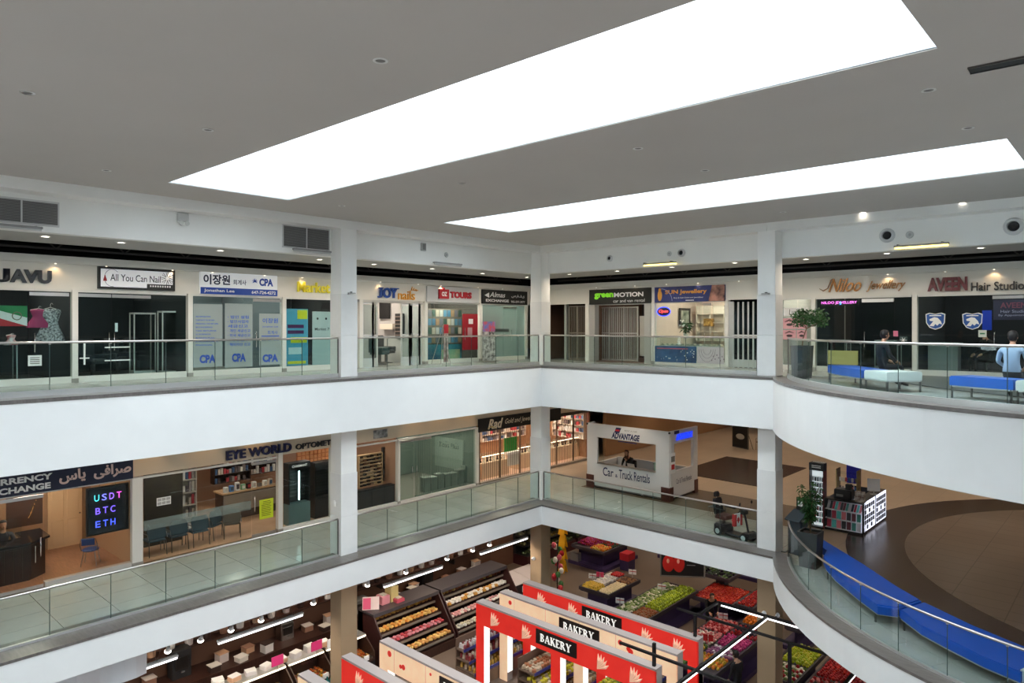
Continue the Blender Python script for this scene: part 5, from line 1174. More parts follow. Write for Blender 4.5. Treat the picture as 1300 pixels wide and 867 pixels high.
def goods_shelf(fr, p0, p1, off, z0, z1, dep, rows, n, label, body, goods, seed, lit=None, name='display_shelf', it=(.05, .12)):
    u0, u1 = U(fr, p0, off), U(fr, p1, off); w = u1 - u0; rnd = random.Random(seed); f = FR[fr][2]
    t = thing(name, label, 'shelf', at(fr, u0, f + z0, off), rot(fr)); H = z1 - z0
    MB().box(0, w, dep, dep + .03, 0, H).build('back_panel', body, t)
    for x in (0, w - .03): MB().box(x, x + .03, 0, dep, 0, H).build('side_panel', body, t)
    for k in range(rows + 1): MB().box(.03, w - .03, 0, dep, H * k / rows - (.015 if k else 0), H * k / rows + .015).build('shelf_board', body, t)
    for k in range(rows):
        for i in range(n):
            if rnd.random() < .12: continue
            x = .05 + (w - .1) * (i + .5) / n; hh = (H / rows - .05) * rnd.uniform(.45, .9); q = (w - .1) / n * .38
            MB().box(x - q, x + q, dep * .2, dep * .2 + min(q * 2, dep * .6), H * k / rows + .016, H * k / rows + .016 + hh).build('goods_item', goods[rnd.randrange(len(goods))], t)
    return t
GDS = [mat(c, .5) for c in ((220, 216, 210), (180, 60, 70), (60, 90, 130), (200, 190, 180), (90, 80, 84), (150, 140, 140), (230, 230, 230))]
goods_shelf('L2', 231, 250, -2.1, .1, 2.2, .35, 5, 4, 'pale tall display cabinet beside the partition screen', mat((190, 182, 172), .5), GDS, 2)
goods_shelf('L2', 272, 318, -4.6, .9, 2.5, .3, 5, 12, 'back wall shelf full of small boxes in the optometrist shop', WALN, GDS, 3)
goods_shelf('L2', 318, 352, -5.2, .9, 2.5, .3, 4, 9, 'back wall frame shelf near the optometrist door', WALN, GDS, 4)
c = thing('reception_desk', 'dark reception desk with papers in the optometrist shop', 'desk', at('L2', U('L2', 283, -2.6), None, -2.6), PI / 2); cw = U('L2', 350, -2.6) - U('L2', 283, -2.6)
MB().box(0, cw, 0, .6, .02, .95).build('body', mat((60, 46, 40), .5), c); MB().box(-.05, cw + .05, -.08, .65, .95, 1.0).build('desk_top', OAK, c); MB().box(.02, cw - .02, -.02, 0, .3, .9).build('front_panel', mat((150, 140, 130), .5), c)
rnd = random.Random(11)
for k in range(9):
    x = .15 + cw * k / 9.5; hh = rnd.uniform(.08, .3); o = thing('desk_item', ['white paper tray', 'blue leaflet holder', 'white leaflet stack', 'green card holder', 'black phone set', 'small white box', 'grey pen cup', 'white brochure stand', 'pale box'][k] + ' on the reception desk', 'desk item', at('L2', U('L2', 283, -2.6) + x, F2 + 1.0, -2.7), PI / 2)
    MB().bev(-.07, .07, -.05, .08, 0, hh, .008).build('body', [WPRINT, mat((90, 150, 220), .4), WPRINT, mat((120, 180, 140), .4), BLACK, WPRINT, GREYP, WPRINT, GDS[3]][k], o); MB().box(-.05, .05, -.056, -.05, hh * .2, hh * .8).build('label_face', GDS[(k * 2) % 7], o)
t, w, h, y = board('L2', 329.5, 347, 633.5, 658, 'bright yellow green price poster on the optometrist door', mat((206, 222, 40), .5, name='lime_paper'), off=.0, th=.012, cat='poster', name='door_poster')
for k in range(9): MB().box(-w * (.36 if k > 1 else .25), w * (.34 if k % 2 else .28), y - .003, y - .001, h * (.88 - .09 * k), h * (.905 - .09 * k)).build('print_line', BPRINT, t)
# lit frame tower
def frame_tower(p0, p1, off, z1, label, lit, body):
    u0, u1 = U('L2', p0, off), U('L2', p1, off); w = u1 - u0; t = thing('eyewear_display', label, 'display', at('L2', u0, None, off), PI / 2)
    MB().box(0, w, 0, .35, .02, .75).build('base', body, t); MB().box(0, w, .3, .35, .75, z1).build('back_panel', mat((58, 60, 62), .5), t); MB().box(0, w, 0, .35, z1 - .22, z1).build('head_box', mat((28, 30, 32), .4), t)
    for x in (0, w - .04): MB().box(x, x + .04, 0, .35, .75, z1 - .22).build('upright', mat((28, 30, 32), .4), t)
    me = None
    for k in range(9):
        z = .82 + (z1 - 1.1) * k / 8.5; MB().box(.04, w - .04, .06, .28, z - .012, z).build('shelf', CLEARG, t)
        for i in range(5):
            x = .1 + (w - .2) * (i + .5) / 5
            if me is None: me = MB().tube([(-.06 + .025 * math.cos(a), 0, .03 + .02 * math.sin(a)) for a in [q * PI / 4 for q in range(8)]], .004, 4, True).tube([(.01 + .025 * math.cos(a), 0, .03 + .02 * math.sin(a)) for a in [q * PI / 4 for q in range(8)]], .004, 4, True).cyl((-.035, 0, .035), (-.015, 0, .035), .003, n=4).data('eyeglasses', mat((30, 26, 26), .3))
            if abs(x - w / 2) > .05: place('eyeglasses', me, t, (x + .03, .12, z))
    if lit: MB().box(w / 2 - .02, w / 2 + .02, .02, .05, .85, z1 - .3).build('light_strip', emitm((220, 255, 250), 5.0, 'cool_led'), t)
    return t, w
t, w = frame_tower(366.5, 394, -.35, 2.15, 'dark eyewear display tower with bright light strip', True, mat((92, 122, 124), .4)); text('CHARMANT', mat((230, 230, 226), .4, emit=.5), t, w / 2, 2.04, -.006, width=w * .7, height=.08, bold=.02)
frame_tower(400, 424, -.5, 2.0, 'dark eyewear display with beige back beside the column', False, mat((44, 42, 44), .4))
t = goods_shelf('L2', 456, 486, -.5, .8, 2.0, .12, 9, 6, 'beige eyewear wall display right of the column', mat((206, 170, 130), .6), [mat((60, 44, 40), .4), mat((40, 36, 38), .4), mat((120, 80, 60), .4)], 9)
t2 = goods_shelf('L2', 487, 502, -.8, .8, 2.1, .12, 8, 4, 'dark eyewear display beside the shop partition', mat((44, 42, 44), .6), [mat((160, 150, 140), .4), mat((40, 36, 38), .4)], 10)
c = thing('display_cabinet', 'low dark display cabinet below the beige eyewear wall', 'cabinet', at('L2', U('L2', 455, -.2), None, -.2), PI / 2); cw = U('L2', 503, -.2) - U('L2', 455, -.2)
MB().box(0, cw, 0, .28, .02, .72).build('body', mat((50, 48, 50), .4), c); MB().box(-.01, cw + .01, -.02, .29, .72, .76).build('top', BLACK, c)
for k in range(3): MB().box(cw * k / 3 + .02, cw * (k + 1) / 3 - .02, -.012, 0, .08, .68).build('drawer_front', mat((50, 48, 50), .4), c)
t, w, h, y = board('L2', 377, 422, 571, 592, 'orange patterned panel high in the optometrist window', mat((206, 128, 72), .5, rgb2=(176, 96, 52), scale=3), off=-1.5, th=.04, cat='panel', name='back_screen')
for j in range(4):
    for i in range(9): MB().box(-w / 2 + w * (i + .12) / 9, -w / 2 + w * (i + .88) / 9, y - .03, y, h * (j + .12) / 4, h * (j + .85) / 4).build('small_tile', mat((222, 150, 96), .5), t)

# vacant shop with grille behind green glass
storefront('L2', 508, 604.5, 'dark green glass front of the vacant shop', (527, 549, 588), ((508, 527, 524), (527, 549, 529.5)), h=MH - .05, sill=.1, g=glass((.74, .81, .79), 1.0, 'green_dark_glass'), post0=False, posts1=True, post_w=.14)
room('L2', 507, 607, 4.0, mat((132, 148, 140), .8, name='green_grey_wall'), LFLOOR, 'the vacant shop', h=3.0, light=50)
grille('L2', 527, 592, 'dark folding grille behind the vacant shop glass', 30, -.35, 2.4, mat((150, 162, 154), .5, metal=.3, name='dark_grille'), r=.007, rails=(.03, -1))
t, w, h, y = board('VW', 552, 588, 556, 594, 'pale banner with faint lettering inside the vacant shop', mat((170, 186, 178), .6), off=.0, th=.02, cat='banner', name='shop_banner')
text('Tous Plus', mat((70, 90, 88), .6), t, 0, h * .75, y - .003, width=w * .7, height=h * .16, shear=.1)
rnd = random.Random(4)
for k in range(7):
    px = 540 + 8.5 * k; o = thing('storage_box', 'pale storage box on the vacant shop floor, %s from the door' % ['first', 'second', 'third', 'fourth', 'fifth', 'sixth', 'seventh'][k], 'box', at('L2', U('L2', px, -.8), F2 + .02, -.8), PI / 2)
    hh = rnd.uniform(.5, .75); MB().bev(-.16, .16, -.15, .15, 0, hh, .01).build('carton', mat((150, 164, 158), .6), o); MB().box(-.17, .17, -.16, .16, hh, hh + .03).build('lid', mat((170, 180, 174), .6), o)

# gold shop behind bar grilles, both sides of the corner column
sf = thing('storefront', 'gold shop frame with bar grille along the left gallery', 'shop front', at('L2', U('L2', 609)), PI / 2); W = 29.3 - U('L2', 609)
MB().box(0, W, .0, .1, 2.42, 2.56).build('head_rail', mat((60, 50, 44), .5), sf); MB().box(0, W, -.06, .12, 0, .1).build('floor_track', mat((140, 130, 118), .5), sf); MB().box(W - .1, W, -.02, .15, 0, 2.56).build('end_post', mat((120, 70, 54), .5), sf)
BRZ = mat((120, 104, 90), .4, metal=.5, name='bronze_bar')
me = MB().box(-.007, .007, -.007, .007, .1, 2.42).data('bar', BRZ); n = int(W / .13)
for k in range(n): place('bar', me, sf, (W * (k + .5) / n, .05, 0))
for k in range(7): MB().box(W * k / 6 - .03, W * k / 6 + .03, .02, .08, .1, 2.42).build('stile', BRZ, sf)
room('L2', 608.5, 752, 4.2, mat((176, 136, 104), .5, rgb2=(150, 112, 82), scale=3, stretch=(6, 6, 1), name='warm_wood_wall'), mat((200, 170, 146), .3, name='cream_tile'), 'the gold shop', h=3.2, light=60, lrgb=(255, 234, 210))
t, w, h, y = board('L2', 608, 712, 525, 541, 'long black gold shop sign with cream script', BPRINT, th=.07)
pu = lambda px: U('L2', px, .07) - (U('L2', 608, .07) + U('L2', 712, .07)) / 2
CRM = mat((232, 220, 196), .4, name='cream_letter')
text('Rad', CRM, t, pu(629), h * .5, y - .01, width=pu(638) - pu(619), height=h * .75, shear=.35, bold=.02, extrude=.02, split=True, name='letter'); text('Gold and Jewelry', CRM, t, pu(641), h * .5, y - .01, width=pu(678) - pu(641), height=h * .5, shear=.35, align='LEFT', bold=.005)
MB().tube([(pu(619), y - .012, h * .2), (pu(624), y - .012, h * .32), (pu(630), y - .012, h * .1)], [.01, .03, .01], 5).build('swash', mat((206, 180, 110), .4), t)
def jewel_case(u, off, w, label, rz=PI / 2):
    c = thing('jewellery_case', label, 'display case', at('L2', u, F2 + .02, off), rz)
    MB().box(0, w, 0, .55, 0, .7).build('base', mat((214, 190, 160), .5), c); MB().box(0, w, 0, .55, 1.02, 1.04).build('glass_top', CLEARG, c); MB().box(0, w, 0, .012, .7, 1.02).build('glass_front', CLEARG, c); MB().box(0, w, .0, .03, .99, 1.02).build('light_bar', emitm((255, 236, 210), 3.0, 'case_light'), c)
    for k in range(int(w / .22)):
        x = .08 + .22 * k; MB().lathe([(.05, 0), (.06, .02), (.03, .12), (.05, .19), (.02, .2)], (x + .06, .25, .7), 8).build('necklace_bust', [BLACK, mat((232, 226, 214), .6), mat((60, 40, 40), .5)][k % 3], c)
jewel_case(U('L2', 612, -.6), -.6, 1.8, 'lit jewellery case behind the grille, left of the green screen'); jewel_case(U('L2', 658, -.9), -.9, 1.2, 'lit jewellery case behind the grille, beside the corner column'); jewel_case(U('L2', 700, -.8), -.8, 2.6, 'long lit jewellery case behind the grille right of the column')
t, w, h, y = board('L2', 640.5, 656.5, 555, 572.5, 'bright green blank board on a white stand in the gold shop', mat((12, 120, 40), .5, emit=.15, name='green_board'), off=-.4, th=.04, cat='board', name='display_board')
MB().box(-w * .5, w * .5, -.3, .0, -.1, 0).build('stand_top', WPRINT, t)
for k in range(9): MB().box(-w * .48 + w * .96 * k / 9, -w * .48 + w * .96 * k / 9 + .05, -.25, -.2, -.62, -.1).build('stand_rib', mat((220, 220, 214), .5), t)
goods_shelf('GW', 701, 741, .34, 1.0, 2.7, .3, 5, 12, 'pale end wall shelf of small goods in the gold shop', mat((226, 214, 200), .5), GDS, 21)
goods_shelf('L2', 612, 668, -3.9, .9, 2.6, .3, 5, 16, 'white back wall shelf of goods left in the gold shop', mat((226, 214, 200), .5), GDS, 22)
ch = thing('chandelier', 'small crystal chandelier in the gold shop', 'chandelier', at('L2', U('L2', 720, -1.6), F2 + 2.4, -1.6)); MB().cyl((0, 0, .25), (0, 0, .8), .008, n=6).build('chain', GOLD, ch); MB().lathe([(.05, -.1), (.2, 0), (.26, .1), (.05, .25)], n=14).build('body', mat((240, 226, 200), .2, emit=.8), ch)
for k in range(8): MB().ball((.25 * math.cos(k * .785), .25 * math.sin(k * .785), .1), .03, n=8, k=5).build('bulb', emitm((255, 236, 200), 3.0, 'bulb'), ch)

# ------------------------------------------------------------------ car rental kiosk
KW = mat((222, 222, 222), .4, name='kiosk_white_laminate'); KB = mat((92, 44, 34), .4, rgb2=(70, 32, 26), scale=4, name='red_brown_veneer')
KX0, KX1, KY0, KY1, KH = -17.84, -13.84, 24.22, 26.52, 2.74
k_ = thing('rental_kiosk', 'white car rental kiosk with window openings and brown corner blocks', 'kiosk', (KX0, KY0, F2)); kw, kd = KX1 - KX0, KY1 - KY0
def kz(px, py): return ony(px, py, KY0).z - F2
wx0, wx1 = ony(758, 0, KY0).x - KX0, ony(832.5, 0, KY0).x - KX0; wz0, wz1 = (kz(758, 588) + kz(832, 599)) / 2, (kz(758, 555.5) + kz(832, 564)) / 2
fw_ = MB().box(.02, wx0, 0, .1, .12, KH).box(wx1, kw - .02, 0, .1, .12, KH).box(wx0, wx1, 0, .1, .12, wz0).box(wx0, wx1, 0, .1, wz1, KH).build('front_wall', KW, k_)
sx0, sx1 = onx(856, 0, KX1).y - KY0, onx(880, 0, KX1).y - KY0; sz0 = onx(858, 598, KX1).z - F2; sz1 = onx(858, 563, KX1).z - F2
MB().box(kw - .1, kw, .1, sx0, .12, KH).box(kw - .1, kw, sx1, kd - .02, .12, KH).box(kw - .1, kw, sx0, sx1, .12, sz0).box(kw - .1, kw, sx0, sx1, sz1, KH).build('side_wall', KW, k_)
MB().box(0, .1, .1, kd - .02, .12, .95).box(0, .1, .1, .5, .95, KH).build('side_wall', KW, k_)
MB().box(.1, kw - .1, kd - .12, kd - .02, .12, 1.0).build('back_wall', KW, k_)
MB().box(.1, kw - .1, .1, kd - .1, .04, .12).build('kiosk_floor', GREYP, k_); MB().box(.15, kw - .15, .12, kd - .1, 0.001, .05).build('plinth', BLACK, k_)
for x in (-.02, kw - .38):
    for y in (-.02, kd - .3): MB().bev(x, x + .4, y, y + .3, 0, .55, .01).build('corner_block', KB, k_)
for x in (.04, kw + .0): MB().ball((x, -.02, KH - .04), .045, n=10, k=6).build('corner_lamp', DARK, k_)
MB().box(wx0, wx1, -.06, .25, wz0 - .03, wz0).build('window_shelf', ALU, k_); MB().box(wx0 + .02, wx0 + .35, .02, .03, wz0 + .02, wz1 - .02).build('glass_pane', CLEARG, k_); MB().box(wx0, wx1, -.012, .0, wz1, wz1 + .02).build('window_trim', ALU, k_)
NV = mat((26, 34, 84), .4, name='navy_vinyl'); RD = mat((200, 36, 44), .4, name='red_vinyl')
lx = ony(794, 0, KY0).x - KX0; text('ADVANTAGE', NV, k_, lx, kz(794, 554.5), -.006, width=ony(812, 0, KY0).x - ony(776, 0, KY0).x, height=.26, bold=.05, shear=.2)
text('RENT A CAR', GREYP, k_, lx + .25, kz(794, 549.5) + .09, -.006, width=.6, height=.06, shear=.2); MB().box(lx - .35, lx + .55, -.006, -.001, kz(794, 554.5) - .24, kz(794, 554.5) - .2).build('print_line', NV, k_)
MB().prism([(lx - .55, .0), (lx - .3, .0), (lx - .2, .22), (lx - .45, .22)], 0, .006, Matrix.Translation((0, -.001, kz(794, 554.5) + .12)) @ Matrix.Rotation(R(90), 4, 'X')).build('flag_mark', NV, k_); MB().prism([(lx - .5, .07), (lx - .3, .07), (lx - .27, .14), (lx - .47, .14)], 0, .009, Matrix.Translation((0, -.001, kz(794, 554.5) + .12)) @ Matrix.Rotation(R(90), 4, 'X')).build('flag_stripe', RD, k_)
a, b = ony(765.5, 0, KY0).x - KX0, ony(825, 0, KY0).x - KX0; zt_ = (kz(765, 598) + kz(825, 608)) / 2
for s_, fa, fb, hh in (('Car', 0, .235, .36), ('&', .275, .325, .13), ('Truck', .355, .64, .36), ('Rentals', .675, 1.0, .36)): text(s_, NV, k_, a + (b - a) * (fa + fb) / 2, zt_ - (.1 if s_ == '&' else 0), -.006, width=(b - a) * (fb - fa), height=hh, bold=.01)
text('ADVANTAGE', emitm((30, 60, 230), 1.2, 'blue_lit_letter'), k_, kw + .03, sz1 + .24, (sx0 + sx1) / 2, width=1.3, height=.24, bold=.06, shear=.2, face=PI / 2, extrude=.04); MB().box(kw + .0, kw + .02, sx0, sx0 + .35, sz1 + .38, sz1 + .5).build('flag_mark', NV, k_)
text('Car & Truck Rentals', NV, k_, kw + .006, sz0 - .42, (sx0 + sx1) / 2, width=1.25, height=.2, face=PI / 2)
MB().box(kw, kw + .012, .06, .42, sz0 - .05, sz0 + .75).build('poster_sheet', WPRINT, k_); MB().box(kw + .012, kw + .016, .12, .36, sz0 + .1, sz0 + .3).build('leaf_print', RD, k_); MB().box(kw + .012, kw + .016, .1, .38, sz0 + .4, sz0 + .62).build('print_block', GREYP, k_)
d = thing('desk', 'grey service desk inside the kiosk', 'desk', (KX0 + .3, KY0 + .55, F2 + .12)); MB().box(.9, 2.9, 0, .55, .7, .74).build('desk_top', mat((190, 192, 196), .4), d); MB().box(.9, .94, 0, .55, 0, .7).build('side_panel', GREYP, d); MB().box(2.86, 2.9, 0, .55, 0, .7).build('side_panel', GREYP, d); MB().box(.94, 2.86, .0, .03, .1, .7).build('modesty_panel', GREYP, d)
lp = thing('laptop', 'open pale laptop on the kiosk desk', 'laptop', (KX0 + 1.75, KY0 + .9, F2 + .86)); MB().box(-.17, .17, -.12, .12, 0, .02).build('keyboard_base', ALU, lp); MB().slab((-.17, -.12, .02), (.17, -.12, .02), (.17, -.2, .24), (-.17, -.2, .24), .012).build('screen', ALU, lp)
bd = thing('storage_bin', 'pale green plastic bin inside the kiosk', 'bin', (KX0 + 3.15, KY0 + .75, F2 + .12)); MB().bev(-.2, .2, -.2, .2, 0, 1.15, .02).build('body', mat((150, 176, 160), .5), bd); MB().box(-.22, .22, -.22, .22, 1.15, 1.2).build('lid', mat((130, 156, 140), .5), bd)
P = ony(797, 590, KY0 + 1.25); person('woman with long brown hair in black top, leaning on the kiosk desk', (P.x, KY0 + 1.3, F2 + .14), PI, (SKIN, mat((24, 24, 28), .7), mat((40, 42, 56), .7), SHOE), mat((86, 52, 36), .6, name='brown_hair'), hair_long=True, J=dict(wL=(-.08, .28, 1.0), eL=(-.24, .25, .82), nec=(0, .08, 1.13), hed=(0, .14, 1.2)))
oc = thing('office_chair', 'dark office chair under the woman in the kiosk', 'chair', (P.x, KY0 + 1.34, F2 + .12)); MB().bev(-.24, .24, -.22, .24, .4, .47, .03).build('seat', DARK, oc); MB().bev(-.22, .22, .24, .3, .55, .95, .02).build('backrest', DARK, oc); MB().cyl((0, 0, .05), (0, 0, .4), .03, n=10).build('post', DSTEEL, oc)
for k in range(5): MB().cyl((0, 0, .07), (.28 * math.cos(k * 1.257), .28 * math.sin(k * 1.257), .04), .016, n=6).build('base_leg', DSTEEL, oc)

# ------------------------------------------------------------------ mobility scooter, heading +x
sc = thing('mobility_scooter', 'black four wheeled mobility scooter with red and white flag bag', 'scooter', (-9.95, 21.62, F2), -.22)
TY = mat((26, 26, 28), .7, name='tyre'); SB = mat((36, 36, 44), .3, name='scooter_body')
for x, r_ in ((-.5, .15), (.5, .145)):
    for y in (-.24, .24):
        M = Matrix.Rotation(R(90), 4, 'X'); w_ = MB().lathe([(r_ * .55, -.04), (r_ * .92, -.045), (r_, -.025), (r_, .025), (r_ * .92, .045), (r_ * .55, .04)], (x, y, r_), 20, M=M).build('wheel', TY, sc); MB().lathe([(.02, -.048), (r_ * .58, -.046), (r_ * .58, .046), (.02, .048)], (x, y, r_), 10, M=M).build('hub', mat((206, 206, 208), .35), w_)
MB().bev(-.72, -.22, -.24, .24, .14, .38, .06).build('rear_shroud', SB, sc); MB().bev(-.26, .38, -.22, .22, .1, .16, .03).build('foot_deck', SB, sc); MB().bev(.34, .66, -.24, .24, .12, .28, .05).build('front_shroud', SB, sc)
MB().cyl((-.45, 0, .36), (-.45, 0, .56), .05, n=12).build('seat_post', DSTEEL, sc); MB().bev(-.68, -.2, -.24, .24, .54, .66, .05).build('seat', mat((84, 46, 40), .5, name='maroon_vinyl'), sc)
bk = MB().bev(-.06, .06, -.22, .22, 0, .5, .05).build('backrest', mat((34, 32, 34), .5), sc, (-.66, 0, .66)); bk.rotation_euler = (0, -.16, 0); MB().cyl((-.75, 0, 1.12), (-.76, 0, 1.22), .012, n=6).build('headrest_post', STEEL, sc); MB().bev(-.82, -.7, -.12, .12, 1.2, 1.36, .04).build('headrest', BLACK, sc)
for y in (-.27, .27): MB().bev(-.62, -.2, y - .03, y + .03, .84, .89, .015).build('armrest', BLACK, sc); MB().cyl((-.58, y, .6), (-.58, y, .84), .012, n=6).build('armrest_post', DSTEEL, sc)
MB().tube([(.5, 0, .26), (.42, 0, .6), (.34, 0, .88)], .035, 10).build('tiller', SB, sc); MB().bev(.26, .42, -.12, .12, .84, .96, .03).build('control_head', BLACK, sc); MB().tube([(.32, -.28, .92), (.26, -.12, .96), (.26, .12, .96), (.32, .28, .92)], .015, 8).build('handlebar', BLACK, sc)
for y in (-.26, .26): MB().cyl((.36, y, .93), (.4, y * 1.15, 1.16), .006, n=6).build('mirror_stem', BLACK, sc); MB().ball((.4, y * 1.15, 1.2), .012, .05, .06, 10, 6).build('mirror', BLACK, sc)
fb = MB().bev(.16, .22, -.2, .16, .45, .85, .02).build('flag_bag', WPRINT, sc, (0, -.12, 0)); MB().box(.14, .24, -.225, -.12, .46, .84).build('red_stripe', RD, fb); MB().box(.14, .24, .08, .165, .46, .84).build('red_stripe', RD, fb)
lf = [(0, .12), (.03, .06), (.07, .08), (.06, .02), (.1, .0), (.03, -.05), (.01, -.1), (-.01, -.1), (-.03, -.05), (-.1, 0), (-.06, .02), (-.07, .08), (-.03, .06)]
MB().prism([(a * .8, b) for a, b in lf], .0, .01, Matrix.Translation((.18, -.206, .64)) @ Matrix.Rotation(R(90), 4, 'X')).build('maple_leaf', RD, fb)
MB().prism([(a * .8, b) for a, b in lf], -.005, .005, Matrix.Translation((.222, -.02, .64)) @ Matrix.Rotation(R(90), 4, 'Z') @ Matrix.Rotation(R(90), 4, 'X')).build('maple_leaf', RD, fb)
bs = MB()
for k in range(5): bs.tube([(-.7, -.22 + .11 * k, .55), (-.92, -.22 + .11 * k, .55), (-.92, -.22 + .11 * k, .85)], .006, 4)
bs.box(-.93, -.7, -.23, .23, .84, .86); bs.build('rear_basket', DSTEEL, sc)

# ------------------------------------------------------------------ phone accessory stand
ph = thing('phone_accessory_stand', 'phone accessory kiosk with lit case panels and shelves', 'kiosk', (-8.15, 24.58, F2)); PW, PD, PHT = 1.22, 2.75, 1.03
WF = mat((222, 222, 226), .4); BF = mat((30, 30, 34), .4)
MB().box(0, PW, .02, .3, 0, .08).build('plinth', BF, ph); MB().box(.02, PW - .02, .28, .32, .08, PHT).build('back_panel', WF, ph); MB().box(0, PW, -.02, .34, PHT, PHT + .03).build('counter_top', BF, ph)
for x in (0, PW - .03): MB().box(x, x + .03, 0, .32, .08, PHT).build('upright', BF, ph)
ccs = [mat(c, .4) for c in ((170, 60, 80), (60, 60, 66), (200, 196, 200), (90, 190, 190), (110, 60, 70), (40, 50, 60), (210, 120, 130), (70, 140, 130))]
for k in range(3):
    z = .1 + .31 * k; MB().box(.03, PW - .03, 0, .28, z - .02, z).build('shelf', WF, ph); n = 13 if k == 2 else 7
    for i in range(n):
        x = .06 + (PW - .12) * (i + .5) / n; q = (PW - .12) / n * .4; lean = .05 if k == 2 else 0
        MB().slab((x - q, .03, z + .01), (x + q, .03, z + .01), (x + q + lean, .05, z + .26), (x - q + lean, .05, z + .26), .02).build('phone_case', ccs[(i * 3 + k * 5) % 8], ph)
for j in range(2):
    y0 = .06 + 1.34 * j; pn = MB().box(PW - .04, PW, y0, y0 + 1.28, .1, PHT + .02).build('lit_panel', emitm((232, 236, 255), 1.6, 'lit_panel'), ph); MB().box(PW, PW + .02, y0 - .03, y0, .08, PHT + .05).build('panel_edge', BF, pn)
    for r_ in range(5):
        for c_ in range(5):
            if (r_ * 7 + c_ * 3 + j) % 6 == 0: continue
            MB().box(PW, PW + .02, y0 + .1 + .23 * c_, y0 + .24 + .23 * c_, .16 + .17 * r_, .29 + .17 * r_).build('hanging_case', [BF, mat((110, 112, 118), .4), mat((60, 62, 70), .4)][(r_ + c_) % 3], pn)
MB().box(0, .04, .34, PD, .02, PHT).build('far_side_panel', BF, ph); MB().box(.04, PW - .04, PD - .04, PD, .02, PHT).build('end_panel', BF, ph); MB().box(PW - .36, PW - .02, .34, PD, PHT, PHT + .03).build('counter_top', BF, ph)
tw = thing('phone_accessory_tower', 'tall lit display tower with hanging accessories', 'display', (-8.62, 24.55, F2)); MB().box(0, .44, .0, .3, 0, .05).build('plinth', BF, tw); MB().box(0, .44, .2, .3, .05, 2.2).build('back_panel', emitm((222, 234, 236), .7, 'tower_panel'), tw); MB().box(-.02, .46, -.02, .3, 1.95, 2.2).build('head_box', BF, tw); [MB().box(.07, .37, -.026, -.02, z_, z_ + .03).build('print_line', WPRINT, tw) for z_ in (2.04, 2.1)]
for x in (-.02, .43): MB().box(x, x + .03, 0, .3, 0, 1.95).build('upright', mat((110, 40, 50), .4) if x > 0 else BF, tw)
for k in range(8):
    MB().box(0, .43, .16, .2, .3 + .2 * k, .31 + .2 * k).build('hook_rail', BF, tw)
    for i in range(5): MB().box(.03 + .08 * i, .085 + .08 * i, .13, .18, .16 + .2 * k, .29 + .2 * k).build('hanging_item', ccs[(i * 5 + k * 3) % 8] if k < 4 else [mat((90, 96, 100), .4), mat((180, 186, 190), .4), BF][(i + k) % 3], tw)
pr_ = thing('label_printer', 'black printer and card reader on the phone stand counter', 'printer', (-7.9, 24.75, F2 + PHT + .03)); MB().bev(0, .55, 0, .4, 0, .32, .03).build('body', BLACK, pr_); MB().box(.08, .3, -.01, 0, .08, .16).build('paper_slot', GREYP, pr_); MB().box(.34, .5, .1, .3, .32, .5).build('upper_unit', DARK, pr_)
bg = thing('shopping_bag', 'pale printed carrier bag on the phone stand', 'bag', (-7.22, 24.72, F2 + PHT + .03)); MB().prism([(0, 0), (.28, 0), (.28, .14), (0, .14)], 0, .34).build('body', mat((200, 190, 180), .6, rgb2=(100, 70, 60), scale=9), bg); MB().tube([(.06, .07, .34), (.1, .07, .45), (.18, .07, .45), (.22, .07, .34)], .006, 6).build('handle', BLACK, bg)
mn = thing('monitor', 'white backed monitor at the far end of the phone stand', 'monitor', (-7.05, 26.2, F2 + PHT + .03), .5); MB().box(-.2, .2, -.03, .0, .12, .55).build('back_shell', WPRINT, mn); MB().box(-.18, .18, 0, .01, .15, .52).build('screen', BLACK, mn); MB().cyl((0, -.02, .02), (0, -.02, .15), .02, n=8).build('neck', ALU, mn); MB().box(-.1, .1, -.08, .06, 0, .02).build('foot', ALU, mn)
bs_ = thing('banner_stand', 'small blue banner standing behind the phone stand', 'banner stand', (-7.75, 26.4, F2)); MB().box(-.25, .25, -.1, .1, 0, .05).build('base', DSTEEL, bs_); MB().box(-.24, .24, -.01, .01, 1.3, 2.1).build('banner', mat((40, 40, 190), .5), bs_); MB().cyl((0, .02, .05), (0, .02, 2.1), .012, n=6).build('pole', STEEL, bs_)
goods_tower = thing('glass_display_case', 'glass display case with goods behind the phone stand', 'display case', (-8.1, 25.6, F2)); MB().box(0, .7, 0, .4, 0, .3).build('base', BF, goods_tower)
for k in range(5): MB().box(0, .7, 0, .4, .55 + .3 * k, .565 + .3 * k).build('shelf', CLEARG, goods_tower)
for x in (0, .67): MB().box(x, x + .03, 0, .4, .3, 1.9).build('upright', mat((150, 130, 90), .4, metal=.6), goods_tower)
for k in range(4):
    for i in range(6): MB().box(.06 + .1 * i, .12 + .1 * i, .15, .2, .57 + .3 * k, .7 + .3 * k).build('goods_item', GDS[(i + 2 * k) % 7], goods_tower)

